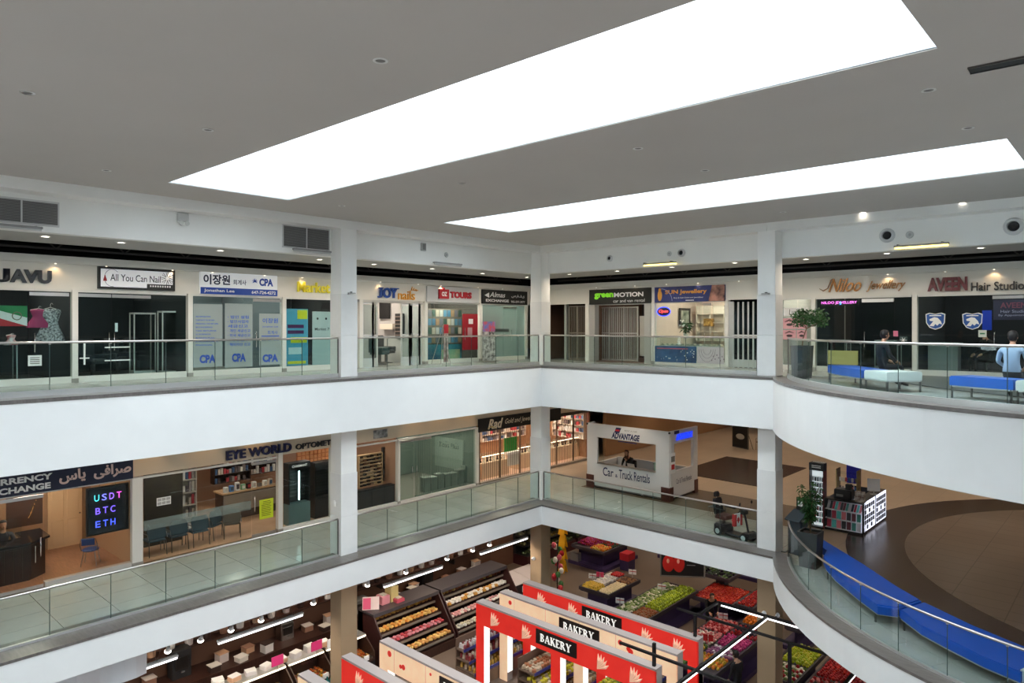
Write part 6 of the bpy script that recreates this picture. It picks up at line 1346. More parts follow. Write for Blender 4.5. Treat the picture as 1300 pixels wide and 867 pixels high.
# ------------------------------------------------------------------ blue benches, planter and directory stand of the middle balcony
DRK = mat((62, 52, 48), .25, noise=.06, name='dark_brown_tile'); CEN = tile_mat('ring_centre_tile', (112, 99, 88), (105, 92, 82), 1.25, .62, .28, (70, 60, 54), .012)
MB().prism([(2.36 + 9.9 * math.cos(2 * PI * k / 96), 26.28 + 9.9 * math.sin(2 * PI * k / 96)) for k in range(96)], F2 - .02, F2 + .006).build('dark_ring_inlay', DRK, FL2); MB().prism([(2.36 + 8.25 * math.cos(2 * PI * k / 96), 26.28 + 8.25 * math.sin(2 * PI * k / 96)) for k in range(96)], F2 - .02, F2 + .009).build('ring_centre', CEN, FL2)
MB().prism([(-16.5, 29.4), (-12.3, 29.2), (-12.3, 34.6), (-16.5, 34.8)], F2 - .02, F2 + .003).build('dark_inlay', DRK, FL2); MB().prism([(-18.5, 24.0), (-8.2, 24.0), (-8.2, 26.9), (-18.5, 26.9)], F2 - .02, F2 + .0025).build('brown_band', mat((120, 106, 92), .25, noise=.06, name='brown_band_tile'), FL2)
BLUEB = mat((0, 84, 196), .45, noise=.06, scale=2, name='royal_blue_vinyl')
bench([(-6.5, 19.75), (-6.03, 19.06), (-5.15, 18.05), (-4.62, 17.5), (-4.24, 17.64), (-3.95, 18.52), (-4.58, 19.09), (-5.76, 20.35), (-6.56, 21.13), (-7.42, 21.97), (-7.5, 21.55), (-6.86, 20.85), (-6.72, 20.2)], F2, BLUEB, 'royal blue bench beside the planter on the middle balcony', zt=.45, legs=(0, 3, 5, 9))
bench([(-4.19, 17.62), (-3.62, 16.98), (-3.1, 16.62), (-2.4, 16.18), (-1.78, 15.93), (-1.45, 17.13), (-1.9, 17.28), (-2.85, 17.76), (-3.9, 18.48)], F2, BLUEB, 'curved royal blue bench at the lower right picture edge', zt=.45, legs=(0, 4, 5, 8))
bench(arc(ACX, ACY, 8.55, R(252.3), R(262), 5) + arc(ACX, ACY, 7.38, R(262), R(252.3), 5), F2, WHITEV, 'white bench block at the lower right picture corner', zt=.45, legs=(0, 5, 6, 11))
for (px, py) in ((1028, 717),):
    P = Vector((-7.18, 20.5, F2)); pt = planter((P.x, P.y, F2), .56, 1.0, 'bamboo like plant beside the blue bench', POT, None)
    t = thing('potted_bamboo', 'tall thin leaved green plant in the planter beside the blue bench', 'plant', (P.x, P.y, F2 + .945)); leaf_plant(t, (0, 0, 0), 14, 1.6, .4, .022, .17, GLEAF, 8, arch=.5, leaves=46)
P = onz(1001, 690, F2); t = thing('directory_stand', 'dark slate directory stand with small screen beside the column', 'stand', (-7.85, 21.35, F2), -.3)
MB().bev(-.25, .25, -.16, .16, 0, 1.05, .03).build('pedestal', mat((54, 66, 74), .4, name='slate_panel'), t); MB().slab((-.25, -.3, 1.05), (.25, -.3, 1.05), (.25, .16, 1.3), (-.25, .16, 1.3), .04).build('sloped_desk', mat((54, 66, 74), .4), t); s_ = MB().box(-.14, .14, .12, .16, 1.3, 1.68).build('screen', BLACK, t); MB().box(-.08, .08, .112, .12, 1.42, 1.58).build('screen_mark', WPRINT, s_)
# far poster board and second chair by the right column, far storefront glow
P = onz(940, 570, F2); t = thing('menu_board', 'black framed menu board with silver jewellery print far back', 'board', (P.x, P.y, F2), -.35); MB().box(-.55, .55, -.02, .02, .1, 1.75).build('panel', mat((16, 16, 18), .4), t)
fm = MB().box(-.58, .58, -.04, .04, 1.75, 1.8).box(-.58, .58, -.04, .04, .06, .1).box(-.58, -.55, -.04, .04, .1, 1.75).box(.55, .58, -.04, .04, .1, 1.75).build('frame', mat((80, 76, 70), .4), t); MB().ball((0, -.02, .7), .32, .012, .16, 14, 6).build('print_figure', mat((150, 148, 142), .4), t); MB().box(-.3, .3, -.026, -.02, 1.3, 1.45).build('print_line', mat((170, 150, 120), .4), t)
for s in (-1, 1): MB().cyl((s * .4, .04, 1.2), (s * .45, .5, 0), .015, n=6).build('strut', DSTEEL, t)
arm_chair((P.x + 1.1, P.y + .4, F2), -.6, 'brown wooden chair beside the far menu board', mat((120, 92, 60), .6))
o = struct(MB().box(-21.4, -21.2, 30.5, 46, F2, -1.465).build('wall_hall_left', mat((150, 112, 80), .6, name='hall_brown_wall'))); o['label'] = 'brown wall of the hall'
# hall shop fronts far back
for k in range(5):
    x0 = -20 + 6.4 * k; t = thing('far_shopfront', 'far shop front at the end of the hall, %s from left' % ['first', 'second', 'third', 'fourth', 'fifth'][k], 'shop front', (x0, 45.6, F2))
    MB().box(0, 6.0, 0, .2, 2.5, 3.6).build('bulkhead', mat((150, 120, 96), .6), t); MB().box(0, 6.0, .1, .12, .1, 2.5).build('glass_front', SHOPG, t); MB().box(.8, 4.6, -.05, 0, 2.75, 3.3).build('sign_panel', mat(((150, 40, 40), (40, 50, 90), (200, 170, 120), (30, 30, 34), (60, 100, 80))[k], .5, emit=.3), t)
    for x in (0, 2, 4, 5.9): MB().box(x, x + .1, 0, .2, 0, 2.5).build('post', ALU, t)
# ceiling lamps of the middle level; the downlights are unseen, added for light
gi = 0
for (x, y) in [(-19.6, 3.0 + 2.4 * k) for k in range(9)]:
    gi += 1; downlight(x, y, -1.465, 'added unseen downlight above the middle left walkway, %s from the near end' % ORD[gi - 1], 62, group='added middle gallery downlights')
gi = 0
for x in (-19, -15.5, -12, -8.5, -5, -1.5):
    for y in (23.0, 28.5, 34.5, 41):
        if (x > -9 and y < 27): continue
        gi += 1; downlight(x, y, -1.465, 'added unseen hall downlight of the middle level', 70 if y < 24 else 170, rad=.12, group='added hall downlights', rgb=(255, 234, 208))
for (x, y) in ((-6, 20.5), (-3, 18.5), (-5, 24), (0, 20), (-1, 25)):
    downlight(x, y, -1.465, 'added unseen downlight above the round balcony', 60, rad=.12, group='added round balcony downlights', rgb=(255, 232, 200))
for k, px in enumerate((193, 262, 330, 530, 562, 596)):
    u = U('L2', px, .25); t = thing('wall_washer', 'warm wall washer lamp over the middle level bulkhead, %s from the left' % ORD[k], 'lamp', at('L2', u, -1.475, .25), PI / 2, 'middle bulkhead wall washers'); MB().lathe([(.01, -.012), (.04, -.012), (.05, 0), (.01, 0)], n=10).build('lens', LAMP, t); spot((0, 0, -.03), 26, (255, 206, 140), 80, .03, parent=t, aim=(0, .42, -1))
# ------------------------------------------------------------------ market on the ground level
G0 = F1
MKT = lambda x, y, h=0: (x, y, G0 + h)
PURP = mat((58, 44, 84), .5, name='purple_table_skirt'); PGREY = mat((70, 64, 72), .45, name='dark_tray_plastic')
# --- serif capitals for the backlit gate signs
def _bowl(x0, x1, z0, z1, th, n=8):
    cz = (z0 + z1) / 2; rz = (z1 - z0) / 2; rx = x1 - x0; o = []; i = []
    for k in range(n + 1):
        a = -PI / 2 + PI * k / n; o.append((x0 + rx * math.cos(a), cz + rz * math.sin(a))); i.append((x0 + max(rx - th, .01) * math.cos(a), cz + (rz - .07) * math.sin(a)))
    return o + i[::-1]
def _st(x, z0=0, z1=1, w=.19, s=.06):
    return [[(x, z0), (x + w, z0), (x + w, z1), (x, z1)]] + [[(x - s, z), (x + w + s, z), (x + w + s, z + .06), (x - s, z + .06)] for z in (z0, z1 - .06)]
def _bar(a, b, w): 
    d = Vector((b[0] - a[0], b[1] - a[1])).normalized(); n = (-d.y * w / 2, d.x * w / 2); return [(a[0] - n[0], a[1] - n[1]), (b[0] - n[0], b[1] - n[1]), (b[0] + n[0], b[1] + n[1]), (a[0] + n[0], a[1] + n[1])]
SER = {'B': (_st(.06) + [_bowl(.2, .6, .5, 1, .17), _bowl(.2, .66, 0, .54, .18)], .72), 'A': ([_bar((.08, .03), (.38, 1), .08), _bar((.40, 1), (.72, .03), .18), [(.2, .3), (.6, .3), (.6, .37), (.2, .37)], [(0, 0), (.22, 0), (.22, .06), (0, .06)], [(.56, 0), (.86, 0), (.86, .06), (.56, .06)]], .86), 'K': (_st(.06) + [_bar((.22, .42), (.62, .98), .08), _bar((.34, .56), (.7, .03), .18), [(.5, .94), (.76, .94), (.76, 1), (.5, 1)], [(.56, 0), (.84, 0), (.84, .06), (.56, .06)]], .84), 'E': (_st(.06) + [[(.2, 0), (.62, 0), (.64, .22), (.58, .22), (.55, .07), (.2, .07)], [(.2, .93), (.53, .93), (.56, .78), (.62, .78), (.6, 1), (.2, 1)], [(.2, .47), (.46, .47), (.46, .54), (.2, .54)]], .68), 'R': (_st(.06) + [_bowl(.2, .64, .46, 1, .17), _bar((.36, .5), (.7, .03), .18), [(.58, 0), (.84, 0), (.84, .06), (.58, .06)]], .84), 'Y': ([_bar((.12, .98), (.4, .45), .18), _bar((.7, .98), (.42, .45), .08), [(.31, 0), (.5, 0), (.5, .5), (.31, .5)], [(0, .94), (.28, .94), (.28, 1), (0, 1)], [(.58, .94), (.84, .94), (.84, 1), (.58, 1)], [(.24, 0), (.57, 0), (.57, .06), (.24, .06)]], .84)}
def serif_word(word, parent, x, z, y, height, m, ext=.012):
    tot = sum(SER[c][1] for c in word) + .06 * (len(word) - 1); cx = x - tot * height / 2
    for c in word:
        mb = MB()
        for q, pl in enumerate(SER[c][0]): mb.prism([(cx + px * height, pz * height) for px, pz in pl], 0, ext + q * .0004, Matrix.Translation((0, y, z)) @ Matrix.Rotation(R(90), 4, 'X'))
        mb.build('letter', m, parent); cx += (SER[c][1] + .06) * height
REDL = mat((214, 44, 34), .5, rgb2=(196, 30, 26), scale=2.5, emit=.55, emc=(220, 44, 34), name='backlit_red_fabric')
PEACH = mat((240, 206, 170), .5, rgb2=(232, 186, 146), scale=2.0, emit=.5, emc=(244, 206, 168), name='backlit_peach_fabric')
CAPG = mat((188, 174, 168), .5, name='grey_gate_cap'); LITW = emitm((255, 252, 246), 1.0, 'lit_reveal')
GZ = 3.0
def gate(y, x0, x1, red, label, sign=True, th=.32):
    t = thing('bakery_gate', label, 'gate', (x0, y, G0)); L = x1 - x0; m = REDL if red else PEACH; m2 = PEACH if red else mat((206, 44, 36), .5, emit=.4, emc=(206, 44, 36), name='red_print')
    MB().box(0, L, 0, th, GZ - .06, GZ).build('top_cap', CAPG, t); MB().box(.02, L - .02, .03, th - .03, GZ - .72, GZ - .06).build('beam_core', CAPG, t); MB().box(0, L, 0, .03, GZ - .72, GZ - .06).build('front_fabric', m, t)
    for k, x in enumerate((0, L * .47, L - .34)):
        lg = MB().box(x, x + .34, .03, th - .03, 0, GZ - .72).build('leg', CAPG, t); MB().box(x, x + .34, 0, .03, 0, GZ - .72).build('leg_fabric', m, lg)
        if k < 2: MB().box(x + .34, x + .36, .04, th - .04, .3, GZ - .75).build('lit_reveal', LITW, lg)
    MB().box(L - .03, L + .0, .0, th, 0, GZ - .06).build('end_panel', CAPG, t)
    rnd = random.Random(int(y * 10))
    if red:
        for c in (.1, .3, .72, .88):                       # wheat ears
            for k in range(5):
                a = R(65 + 18 * (k - 2)); x, z = L * c, GZ - .62
                MB().tube([(x, -.002, z), (x + .22 * math.cos(a) + .1, -.002, z + .28 * math.sin(a)), (x + .34 * math.cos(a) + .1, -.002, z + .46 * math.sin(a))], [.008, .05, .006], 6).build('wheat_print', mat((244, 190, 160), .5, emit=.3, emc=(244, 190, 160), name='wheat_print'), t)
    else:
        for k in range(12):
            x, z, r_ = L * (.04 + .92 * rnd.random()), GZ - .15 - .5 * rnd.random(), rnd.uniform(.03, .09)
            if abs(x - L * .5) < .9: continue
            MB().lathe([(.01, 0), (r_, 0), (r_, .006), (.01, .006)], (x, 0, z), 12, M=Matrix.Rotation(R(90), 4, 'X')).build('dot_print', m2, t)
        for k in range(5): MB().box(L * (.2 * k + .1), L * (.2 * k + .1) + .008, -.004, 0, GZ - .72, GZ - .06).build('panel_seam', mat((120, 96, 80), .6), t)
        bl = [(L - 1.1, .75), (L - .9, .95), (L - .85, 1.4), (L - .8, 2.2), (L - .74, 2.2), (L - .7, 1.4), (L - .55, 1.0), (L - .5, .7), (L - .75, .55), (L - .95, .5)]
        MB().prism(bl, .001, .008, Matrix.Rotation(R(90), 4, 'X')).build('splash_print', m2, t)
    if sign:
        s_ = MB().box(L * .5 - .78, L * .5 + .78, -.03, -.001, GZ - .56, GZ - .12).build('sign_panel', mat((18, 14, 14), .4, name='gate_sign_black'), t); serif_word('BAKERY', s_, L * .5, GZ - .455, -.03, .235, mat((244, 240, 232), .5, emit=.6, emc=(244, 240, 232), name='gate_letter'))
    return t
for i, (y, red, lb) in enumerate(((18.72, True, 'red bakery gate farthest back, wheat print and black sign'), (17.5, False, 'peach bakery gate with red dots, second from back'), (16.36, True, 'red bakery gate with wheat print, third from back'), (12.4, False, 'peach bakery gate with red dots, fourth from back'), (11.1, True, 'red bakery gate with wheat print, fifth from back'), (9.75, False, 'peach bakery gate nearest to the viewer'))):
    gate(y, -16.62, -9.76, red, lb)
# --- goods helpers
def heap(me, x0, x1, y0, y1, z, nx, ny, label, grp, cat, jit=.35, layers=1, slope=0.0, name='fruit', scale=(.9, 1.1), rnd=random.Random(31)):
    for L in range(layers):
        f = L * .5 / max(nx, 1)
        for j in range(ny - L):
            for i in range(nx - L):
                sx, sy = (x1 - x0) / nx, (y1 - y0) / ny
                x = x0 + sx * (i + .5 + L * .5 + rnd.uniform(-jit, jit) * .5); y = y0 + sy * (j + .5 + L * .5 + rnd.uniform(-jit, jit) * .5)
                o = bpy.data.objects.new(name, me[rnd.randrange(len(me))]); COL.objects.link(o); s_ = rnd.uniform(*scale); o.location = (x, y, z + slope * (y - y0) / (y1 - y0) + L * min(sx, sy) * .75); o.rotation_euler = (0, 0, rnd.uniform(0, 6.28)); o.scale = (s_,) * 3
                o['label'] = label; o['category'] = cat; o['group'] = grp
def ballm(rgb, r_, sz=1.0, rgb2=None, n=8, k=5): return MB().ball((0, 0, r_ * sz), r_, r_, r_ * sz, n, k).data('fruit', mat(rgb, .4, rgb2=rgb2, scale=4) if rgb2 else mat(rgb, .4), True)
def boxm(rgb, x, y, z, rgb2=None): return MB().bev(-x / 2, x / 2, -y / 2, y / 2, 0, z, min(x, y) * .12).data('pack', mat(rgb, .4, rgb2=rgb2, scale=14) if rgb2 else mat(rgb, .4))
def jarm(rgb, r_, h, lid): return MB().lathe([(r_, 0), (r_, h * .75), (r_ * .8, h * .82), (r_ * .8, h)], n=8).data('jar', mat(rgb, .3))
def produce_table(x0, x1, y0, y1, label, h=.9, skirt=PURP, low=True, rim=True):
    t = thing('produce_table', label, 'table', (x0, y0, G0)); w, d = x1 - x0, y1 - y0
    MB().box(-.15, w + .15, -.15, d + .15, 0, .16).build('plinth', skirt, t); MB().prism([(.25, .25), (w - .25, .25), (w - .25, d - .25), (.25, d - .25)], .16, h - .12).build('pedestal', skirt, t); MB().bev(0, w, 0, d, h - .12, h - .02, .03).build('tray', PGREY, t)
    for a in ((-.03, w + .03, -.03, .03), (-.03, w + .03, d - .03, d + .03), (-.03, .03, .03, d - .03), (w - .03, w + .03, .03, d - .03)): MB().box(*a, h - .08, h + .06).build('tray_rim', PGREY, t)
    return t
def price_sign(x, y, h, label, m=None, w=.34):
    t = thing('price_sign', label, 'sign', MKT(x, y, .86), .4); MB().cyl((0, 0, 0), (0, 0, h), .012, n=6).build('post', STEEL, t)
    for k in range(2): MB().box(-w / 2 + k * w * .55, -w / 2 + k * w * .55 + w * .45, -.012, .0, h - .22, h).build('card', m or WPRINT, t)
    MB().box(-w * .4, w * .5, -.016, -.012, h - .1, h - .07).build('print_line', mat((200, 50, 60), .5), t)
LIME = ballm((168, 186, 40), .058); LIME2 = ballm((140, 160, 36), .058); TOM = ballm((190, 36, 28), .06, .85); TOM2 = ballm((206, 62, 30), .06, .85); ORG = ballm((226, 124, 36), .065); YEL = ballm((214, 176, 60), .06); POT_ = ballm((140, 96, 60), .055, .8); REDA = ballm((170, 36, 44), .06); PINK = ballm((214, 130, 130), .06); WHT = ballm((214, 210, 196), .06, .6); GRN_ = ballm((86, 116, 50), .07, .6); DGR = ballm((40, 60, 36), .07, .6); EGG = MB().ball((0, 0, .05), .05, .14, .05, 8, 6).data('fruit', mat((38, 28, 44), .25), True); MAG = ballm((176, 40, 110), .07, .8)
# table 1 (far left)
produce_table(-22.0, -20.0, 28.6, 31.3, 'purple produce table with red and orange fruit, far back near the corner column')
heap([REDA, MAG], -21.95, -21.0, 29.0, 31.2, G0 + .9, 8, 14, 'red fruit on the far purple table', 'red fruit on the far purple table', 'fruit', layers=2, name='red_fruit'); heap([ORG, YEL], -20.95, -20.1, 28.7, 29.5, G0 + .9, 7, 6, 'orange fruit at the front of the far purple table', 'orange fruit on the far purple table', 'fruit', name='orange'); heap([DGR, REDA], -20.95, -20.1, 29.6, 31.2, G0 + .9, 7, 10, 'dark fruit at the back of the far purple table', 'dark fruit on the far purple table', 'fruit', name='dark_fruit')
bx = thing('carton', 'grey carton on the plinth of the far purple table', 'box', MKT(-22.05, 28.5, .161)); MB().box(.0, .5, .0, .28, 0, .4).build('body', mat((120, 116, 118), .6), bx); MB().box(.1, .4, -.01, 0, .1, .3).build('print', GREYP, bx)
bx = thing('promo_box', 'red boxed promo display beside the far purple table', 'box', MKT(-19.6, 29.4, 0)); MB().box(0, .5, 0, .6, 0, .5).build('body', PURP, bx); MB().box(0, .5, -.02, .6, .5, .85).build('red_print', mat((190, 36, 48), .5), bx)
# table 2
produce_table(-18.2, -16.7, 24.2, 26.6, 'purple produce table with white and yellow packs behind the red gate')
heap([boxm((226, 222, 214), .13, .1, .09), boxm((206, 204, 206), .13, .1, .08)], -18.15, -17.5, 24.8, 26.5, G0 + .9, 5, 13, 'white vegetable pack on the purple table behind the red gate', 'white vegetable packs', 'pack', name='vegetable_pack', layers=1)
heap([YEL, ballm((190, 160, 50), .055)], -18.15, -17.35, 24.25, 24.9, G0 + .9, 8, 7, 'yellow fruit on the table of white packs', 'yellow fruit behind the red gate', 'fruit', layers=2, name='yellow_fruit'); heap([boxm((232, 214, 176), .1, .1, .08)], -17.3, -16.75, 24.3, 25.7, G0 + .9, 5, 11, 'cream mushroom pack on the table behind the red gate', 'cream mushroom packs', 'pack', name='mushroom_pack'); heap([ballm((96, 60, 48), .05), POT_], -17.4, -16.75, 25.8, 26.5, G0 + .9, 8, 7, 'small brown vegetable on the table of white packs', 'brown vegetables behind the red gate', 'vegetable', name='brown_vegetable'); heap([REDA, TOM], -17.9, -17.45, 26.1, 26.55, G0 + .98, 5, 5, 'red vegetable at the back of the white pack table', 'red vegetables behind the red gate', 'vegetable', name='red_vegetable')
price_sign(-18.1, 25.0, .45, 'white price sign left on the white pack table'); price_sign(-17.0, 26.5, .5, 'white price sign at the back of the white pack table'); price_sign(-18.05, 25.5, .4, 'pink price sign on the white pack table', mat((220, 70, 110), .5))
# table 3
produce_table(-15.75, -14.2, 22.9, 27.2, 'long produce table with limes and greens behind the gates')
heap([LIME, LIME2], -14.95, -14.25, 24.2, 27.1, G0 + .9, 6, 23, 'yellow green lime in the long heap', 'limes on the long table', 'fruit', layers=2, scale=(.9, 1.15), name='lime'); heap([POT_, ballm((150, 84, 46), .055)], -14.95, -14.25, 22.95, 24.1, G0 + .9, 8, 13, 'brown onion at the near end of the lime table', 'brown onions on the lime table', 'vegetable', layers=1, name='onion'); heap([GRN_, WHT, ballm((150, 166, 110), .07, .7)], -15.7, -15.05, 23.0, 27.1, G0 + .9, 6, 30, 'pale leafy vegetable along the left side of the lime table', 'pale greens on the lime table', 'vegetable', layers=1, name='leafy_vegetable')
price_sign(-15.0, 25.6, .6, 'white price sign standing between greens and limes'); price_sign(-15.6, 23.4, .5, 'white price sign at the near end of the greens')
# table 4: dark tray over tomatoes
produce_table(-14.3, -12.6, 26.9, 29.0, 'produce table heaped with tomatoes behind the limes', h=.75)
heap([TOM, TOM2, TOM], -14.25, -12.65, 26.95, 28.9, G0 + .75, 14, 16, 'red tomato on the heaped tomato table', 'tomatoes on the tomato table', 'fruit', layers=1, scale=(.9, 1.15), name='tomato')
ty = thing('raised_tray', 'raised dark tray of eggplants and greens above the tomatoes', 'tray', MKT(-15.0, 28.5, 0)); MB().bev(0, 1.6, 0, 1.9, 1.1, 1.2, .03).build('tray', PGREY, ty); MB().box(.6, 1.0, .8, 1.2, 0, 1.1).build('post', PGREY, ty)
for a in ((-.03, 1.63, -.03, .03), (-.03, 1.63, 1.87, 1.93), (-.03, .03, .03, 1.87), (1.57, 1.63, .03, 1.87)): MB().box(*a, 1.14, 1.27).build('tray_rim', PGREY, ty)
heap([EGG, DGR, GRN_], -14.9, -13.5, 28.6, 30.3, G0 + 1.2, 8, 9, 'dark eggplant in the raised tray', 'vegetables in the raised tray', 'vegetable', name='eggplant'); heap([TOM, REDA], -12.5, -11.9, 27.4, 29.4, G0 + .75, 5, 14, 'red pepper beside the tomato table', 'red peppers beside the tomato table', 'vegetable', name='red_pepper')
produce_table(-12.55, -11.8, 27.3, 29.5, 'narrow produce table of red peppers beside the tomato table', h=.75)
produce_table(-11.6, -10.6, 25.6, 26.6, 'small produce table of oranges near the right column', h=.8); heap([ORG], -11.55, -10.65, 25.65, 26.55, G0 + .8, 7, 7, 'bright orange on the small table near the right column', 'oranges near the right column', 'fruit', layers=2, name='orange'); price_sign(-10.9, 26.4, .55, 'white price sign over the oranges near the right column')
# table 5 long mixed
produce_table(-12.4, -10.35, 20.9, 25.3, 'long mixed produce table under the black lamp frame')
for i, (m_, y0, y1, lb) in enumerate((([REDA, PINK], 24.0, 25.2, 'pink and red fruit'), ([WHT, PINK], 22.9, 23.9, 'white and pink bulb'), ([GRN_, YEL], 21.9, 22.8, 'yellow green vegetable'), ([ballm((190, 190, 60), .06), GRN_], 21.0, 21.8, 'yellow bag of greens'))):
    heap(m_, -12.35, -11.45, y0, y1, G0 + .9, 8, max(5, int((y1 - y0) / .12)), lb + ' on the left half of the long mixed table', lb + ' on mixed table', 'produce', name={'pink and red fruit': 'pink_fruit', 'white and pink bulb': 'garlic_bulb', 'yellow green vegetable': 'yellow_squash', 'yellow bag of greens': 'bagged_greens', 'dark plum': 'plum', 'magenta dragon fruit': 'dragon_fruit', 'clear berry pack': 'berry_pack', 'orange apricot': 'apricot'}[lb])
for i, (m_, y0, y1, lb) in enumerate((([ballm((60, 44, 66), .06), REDA], 24.2, 25.2, 'dark plum'), ([MAG, ballm((196, 60, 130), .07)], 23.1, 24.1, 'magenta dragon fruit'), ([boxm((214, 210, 220), .14, .1, .07), boxm((150, 90, 140), .14, .1, .07)], 22.3, 23.0, 'clear berry pack'), ([ORG, YEL], 21.3, 22.2, 'orange apricot'))):
    heap(m_, -11.35, -10.4, y0, y1, G0 + .9, 7, max(5, int((y1 - y0) / .13)), lb + ' on the right half of the long mixed table', lb + ' on mixed table', 'produce', name={'pink and red fruit': 'pink_fruit', 'white and pink bulb': 'garlic_bulb', 'yellow green vegetable': 'yellow_squash', 'yellow bag of greens': 'bagged_greens', 'dark plum': 'plum', 'magenta dragon fruit': 'dragon_fruit', 'clear berry pack': 'berry_pack', 'orange apricot': 'apricot'}[lb])
price_sign(-11.9, 24.8, .5, 'white price sign at the back of the long mixed table'); t = price_sign(-11.4, 22.6, .55, 'red price card in the middle of the long mixed table', mat((206, 36, 40), .5))
# tables 6, 7 under the round balcony
produce_table(-9.3, -8.25, 22.1, 25.0, 'produce table of yellow green bananas and radishes beside the right column'); heap([ballm((190, 190, 50), .06, .8), LIME], -9.2, -8.3, 23.5, 24.9, G0 + .9, 8, 11, 'yellow green pear beside the right column', 'pears beside the right column', 'fruit', layers=2, name='pear'); heap([REDA, WHT, GRN_], -9.2, -8.3, 22.2, 23.4, G0 + .9, 8, 9, 'red and white radish beside the right column', 'radishes beside the right column', 'vegetable', name='radish')
produce_table(-8.0, -6.4, 21.6, 25.4, 'produce table of apples under the round balcony edge'); heap([REDA, TOM, REDA], -7.95, -6.45, 23.2, 25.3, G0 + .9, 13, 17, 'red apple under the round balcony edge', 'apples under the round balcony', 'fruit', layers=1, name='apple'); heap([REDA, PINK, DGR], -7.95, -6.45, 21.7, 23.1, G0 + .9, 12, 11, 'red and green radish bunch under the round balcony edge', 'radish bunches under the round balcony', 'vegetable', name='radish_bunch')
fan = thing('chili_bundle', 'fanned bundle of bright red chilies under the round balcony', 'vegetable', MKT(-6.9, 24.6, 1.05))
for k in range(14): a = k * .45; MB().tube([(0, 0, .1), (.2 * math.cos(a), .2 * math.sin(a), .12), (.38 * math.cos(a), .38 * math.sin(a), .02)], [.03, .03, .008], 6).build('chili', mat((214, 36, 20), .35), fan)
produce_table(-10.2, -9.6, 26.5, 30.5, 'narrow red produce table behind the right column', h=.8); heap([REDA, TOM], -10.15, -9.65, 26.6, 30.4, G0 + .8, 5, 30, 'red fruit on the narrow table behind the right column', 'red fruit behind the right column', 'fruit', name='red_plum')
# hanging tomato sign
P = ony(833, 720, 26.9); t = thing('hanging_sign', 'black framed hanging sign with two large red tomatoes', 'sign', (-15.2, 25.9, G0 + 1.72), 0.62); MB().box(0, 1.75, -.03, .03, 0, .95).build('panel', mat((24, 24, 26), .4), t)
fr2 = MB().box(-.05, 1.8, -.05, .05, -.05, 0).box(-.05, 1.8, -.05, .05, .95, 1.0).box(-.05, 0, -.05, .05, 0, .95).box(1.75, 1.8, -.05, .05, 0, .95).build('frame', mat((120, 116, 112), .4), t)
for x in (.3, .72): MB().ball((x, -.03, .5), .25, .012, .36, 14, 8).build('tomato_print', mat((200, 40, 36), .4), t); MB().ball((x - .02, -.04, .6), .06, .012, .1, 8, 5).build('highlight_print', mat((240, 170, 150), .4), t)
text('Tomatoes', WPRINT, t, 1.32, .7, -.035, width=.62, height=.16, bold=.02); MB().box(1.05, 1.4, -.034, -.03, .44, .47).build('print_line', mat((150, 150, 150), .5), t)
for x in (.2, 1.5): MB().cyl((x, 0, 1.0), (x, 0, 2.9), .008, n=6).build('hanging_rod', DSTEEL, t)
# --- black lamp frames over the produce
lf = thing('hanging_lamp_grid', 'black hanging lamp frame with white tubes over the produce', 'lamp frame', MKT(0, 0, 0)); ZF = -7.0 - G0
def rail_(a, b, lit=True):
    a, b = Vector(a), Vector(b); d = (b - a).normalized(); MB().tube([a, b], .045, 4).build('rail', BLACK, lf)
    if lit: s_ = Vector((0, 0, -.08)); MB().cyl(a + d * .1 + s_, b - d * .1 + s_, .022, n=8).build('lamp_tube', emitm((250, 252, 255), 3.0, 'white_tube'), lf)
rail_((-9.9, 20.3, ZF), (-2.0, 20.3, ZF)); rail_((-8.35, 14.6, ZF), (-8.35, 20.3, ZF)); rail_((-10.6, 19.0, ZF), (-2.0, 19.0, ZF), False); rail_((-10.6, 15.9, ZF), (-2.0, 15.9, ZF), False); rail_((-9.9, 19.0, ZF), (-9.9, 20.3, ZF), False); rail_((-5.4, 14.6, ZF), (-5.4, 20.3, ZF))
for x, y in ((-9.95, 18.9), (-9.9, 16.5)): MB().box(x - .04, x + .04, y - .04, y + .04, GZ, ZF).build('post', BLACK, lf)
for x, y in ((-7.2, 19.0), (-7.6, 15.9), (-4.0, 19.0)): MB().box(x - .04, x + .04, y - .04, y + .04, 0, ZF).build('post', BLACK, lf)
# --- bakery side: track lamps and tubes under the left gallery
tk = thing('lamp_track', 'brown lamp track under the left gallery edge', 'lamp track', (-18.85, 0, -6.57)); MB().box(-.06, .06, 2, 21.5, 0, .18).build('beam', mat((86, 50, 40), .5, name='brown_beam'), tk); MB().box(-.02, .02, 2, 21.5, -.05, 0).build('track', BLACK, tk)
for i, y in enumerate((4.6, 5.4, 6.17, 6.61, 7.32, 8.17, 9.01, 9.9, 11.6, 13.6, 15.2, 17.1, 18.4, 19.3)):
    t = thing('track_spot', 'white track spot lamp under the left gallery, %s from the near end' % ['first', 'second', 'third', 'fourth', 'fifth', 'sixth', 'seventh', 'eighth', 'ninth', 'tenth', 'eleventh', 'twelfth', 'thirteenth', 'fourteenth'][i], 'spot lamp', (-18.85, y, -6.62), group='track spot lamps')
    M = Matrix.Rotation(.5, 4, 'Y'); MB().cyl((0, 0, 0), (0, 0, -.14), .016, n=6).build('stem', WPRINT, t); MB().lathe([(.035, .1), (.045, .04), (.075, -.02), (.07, -.02)], (0, 0, -.22), 12, M=M).build('shade', WPRINT, t, smooth=True); MB().ball((-.025, 0, -.275), .085, .085, .06, 12, 6).build('bulb', emitm((255, 248, 236), 6.0, 'spot_bulb'), t); spot((-.06, 0, -.38), 28, (255, 230, 196), 100, .05, parent=t, aim=(-.5, 0, -1))
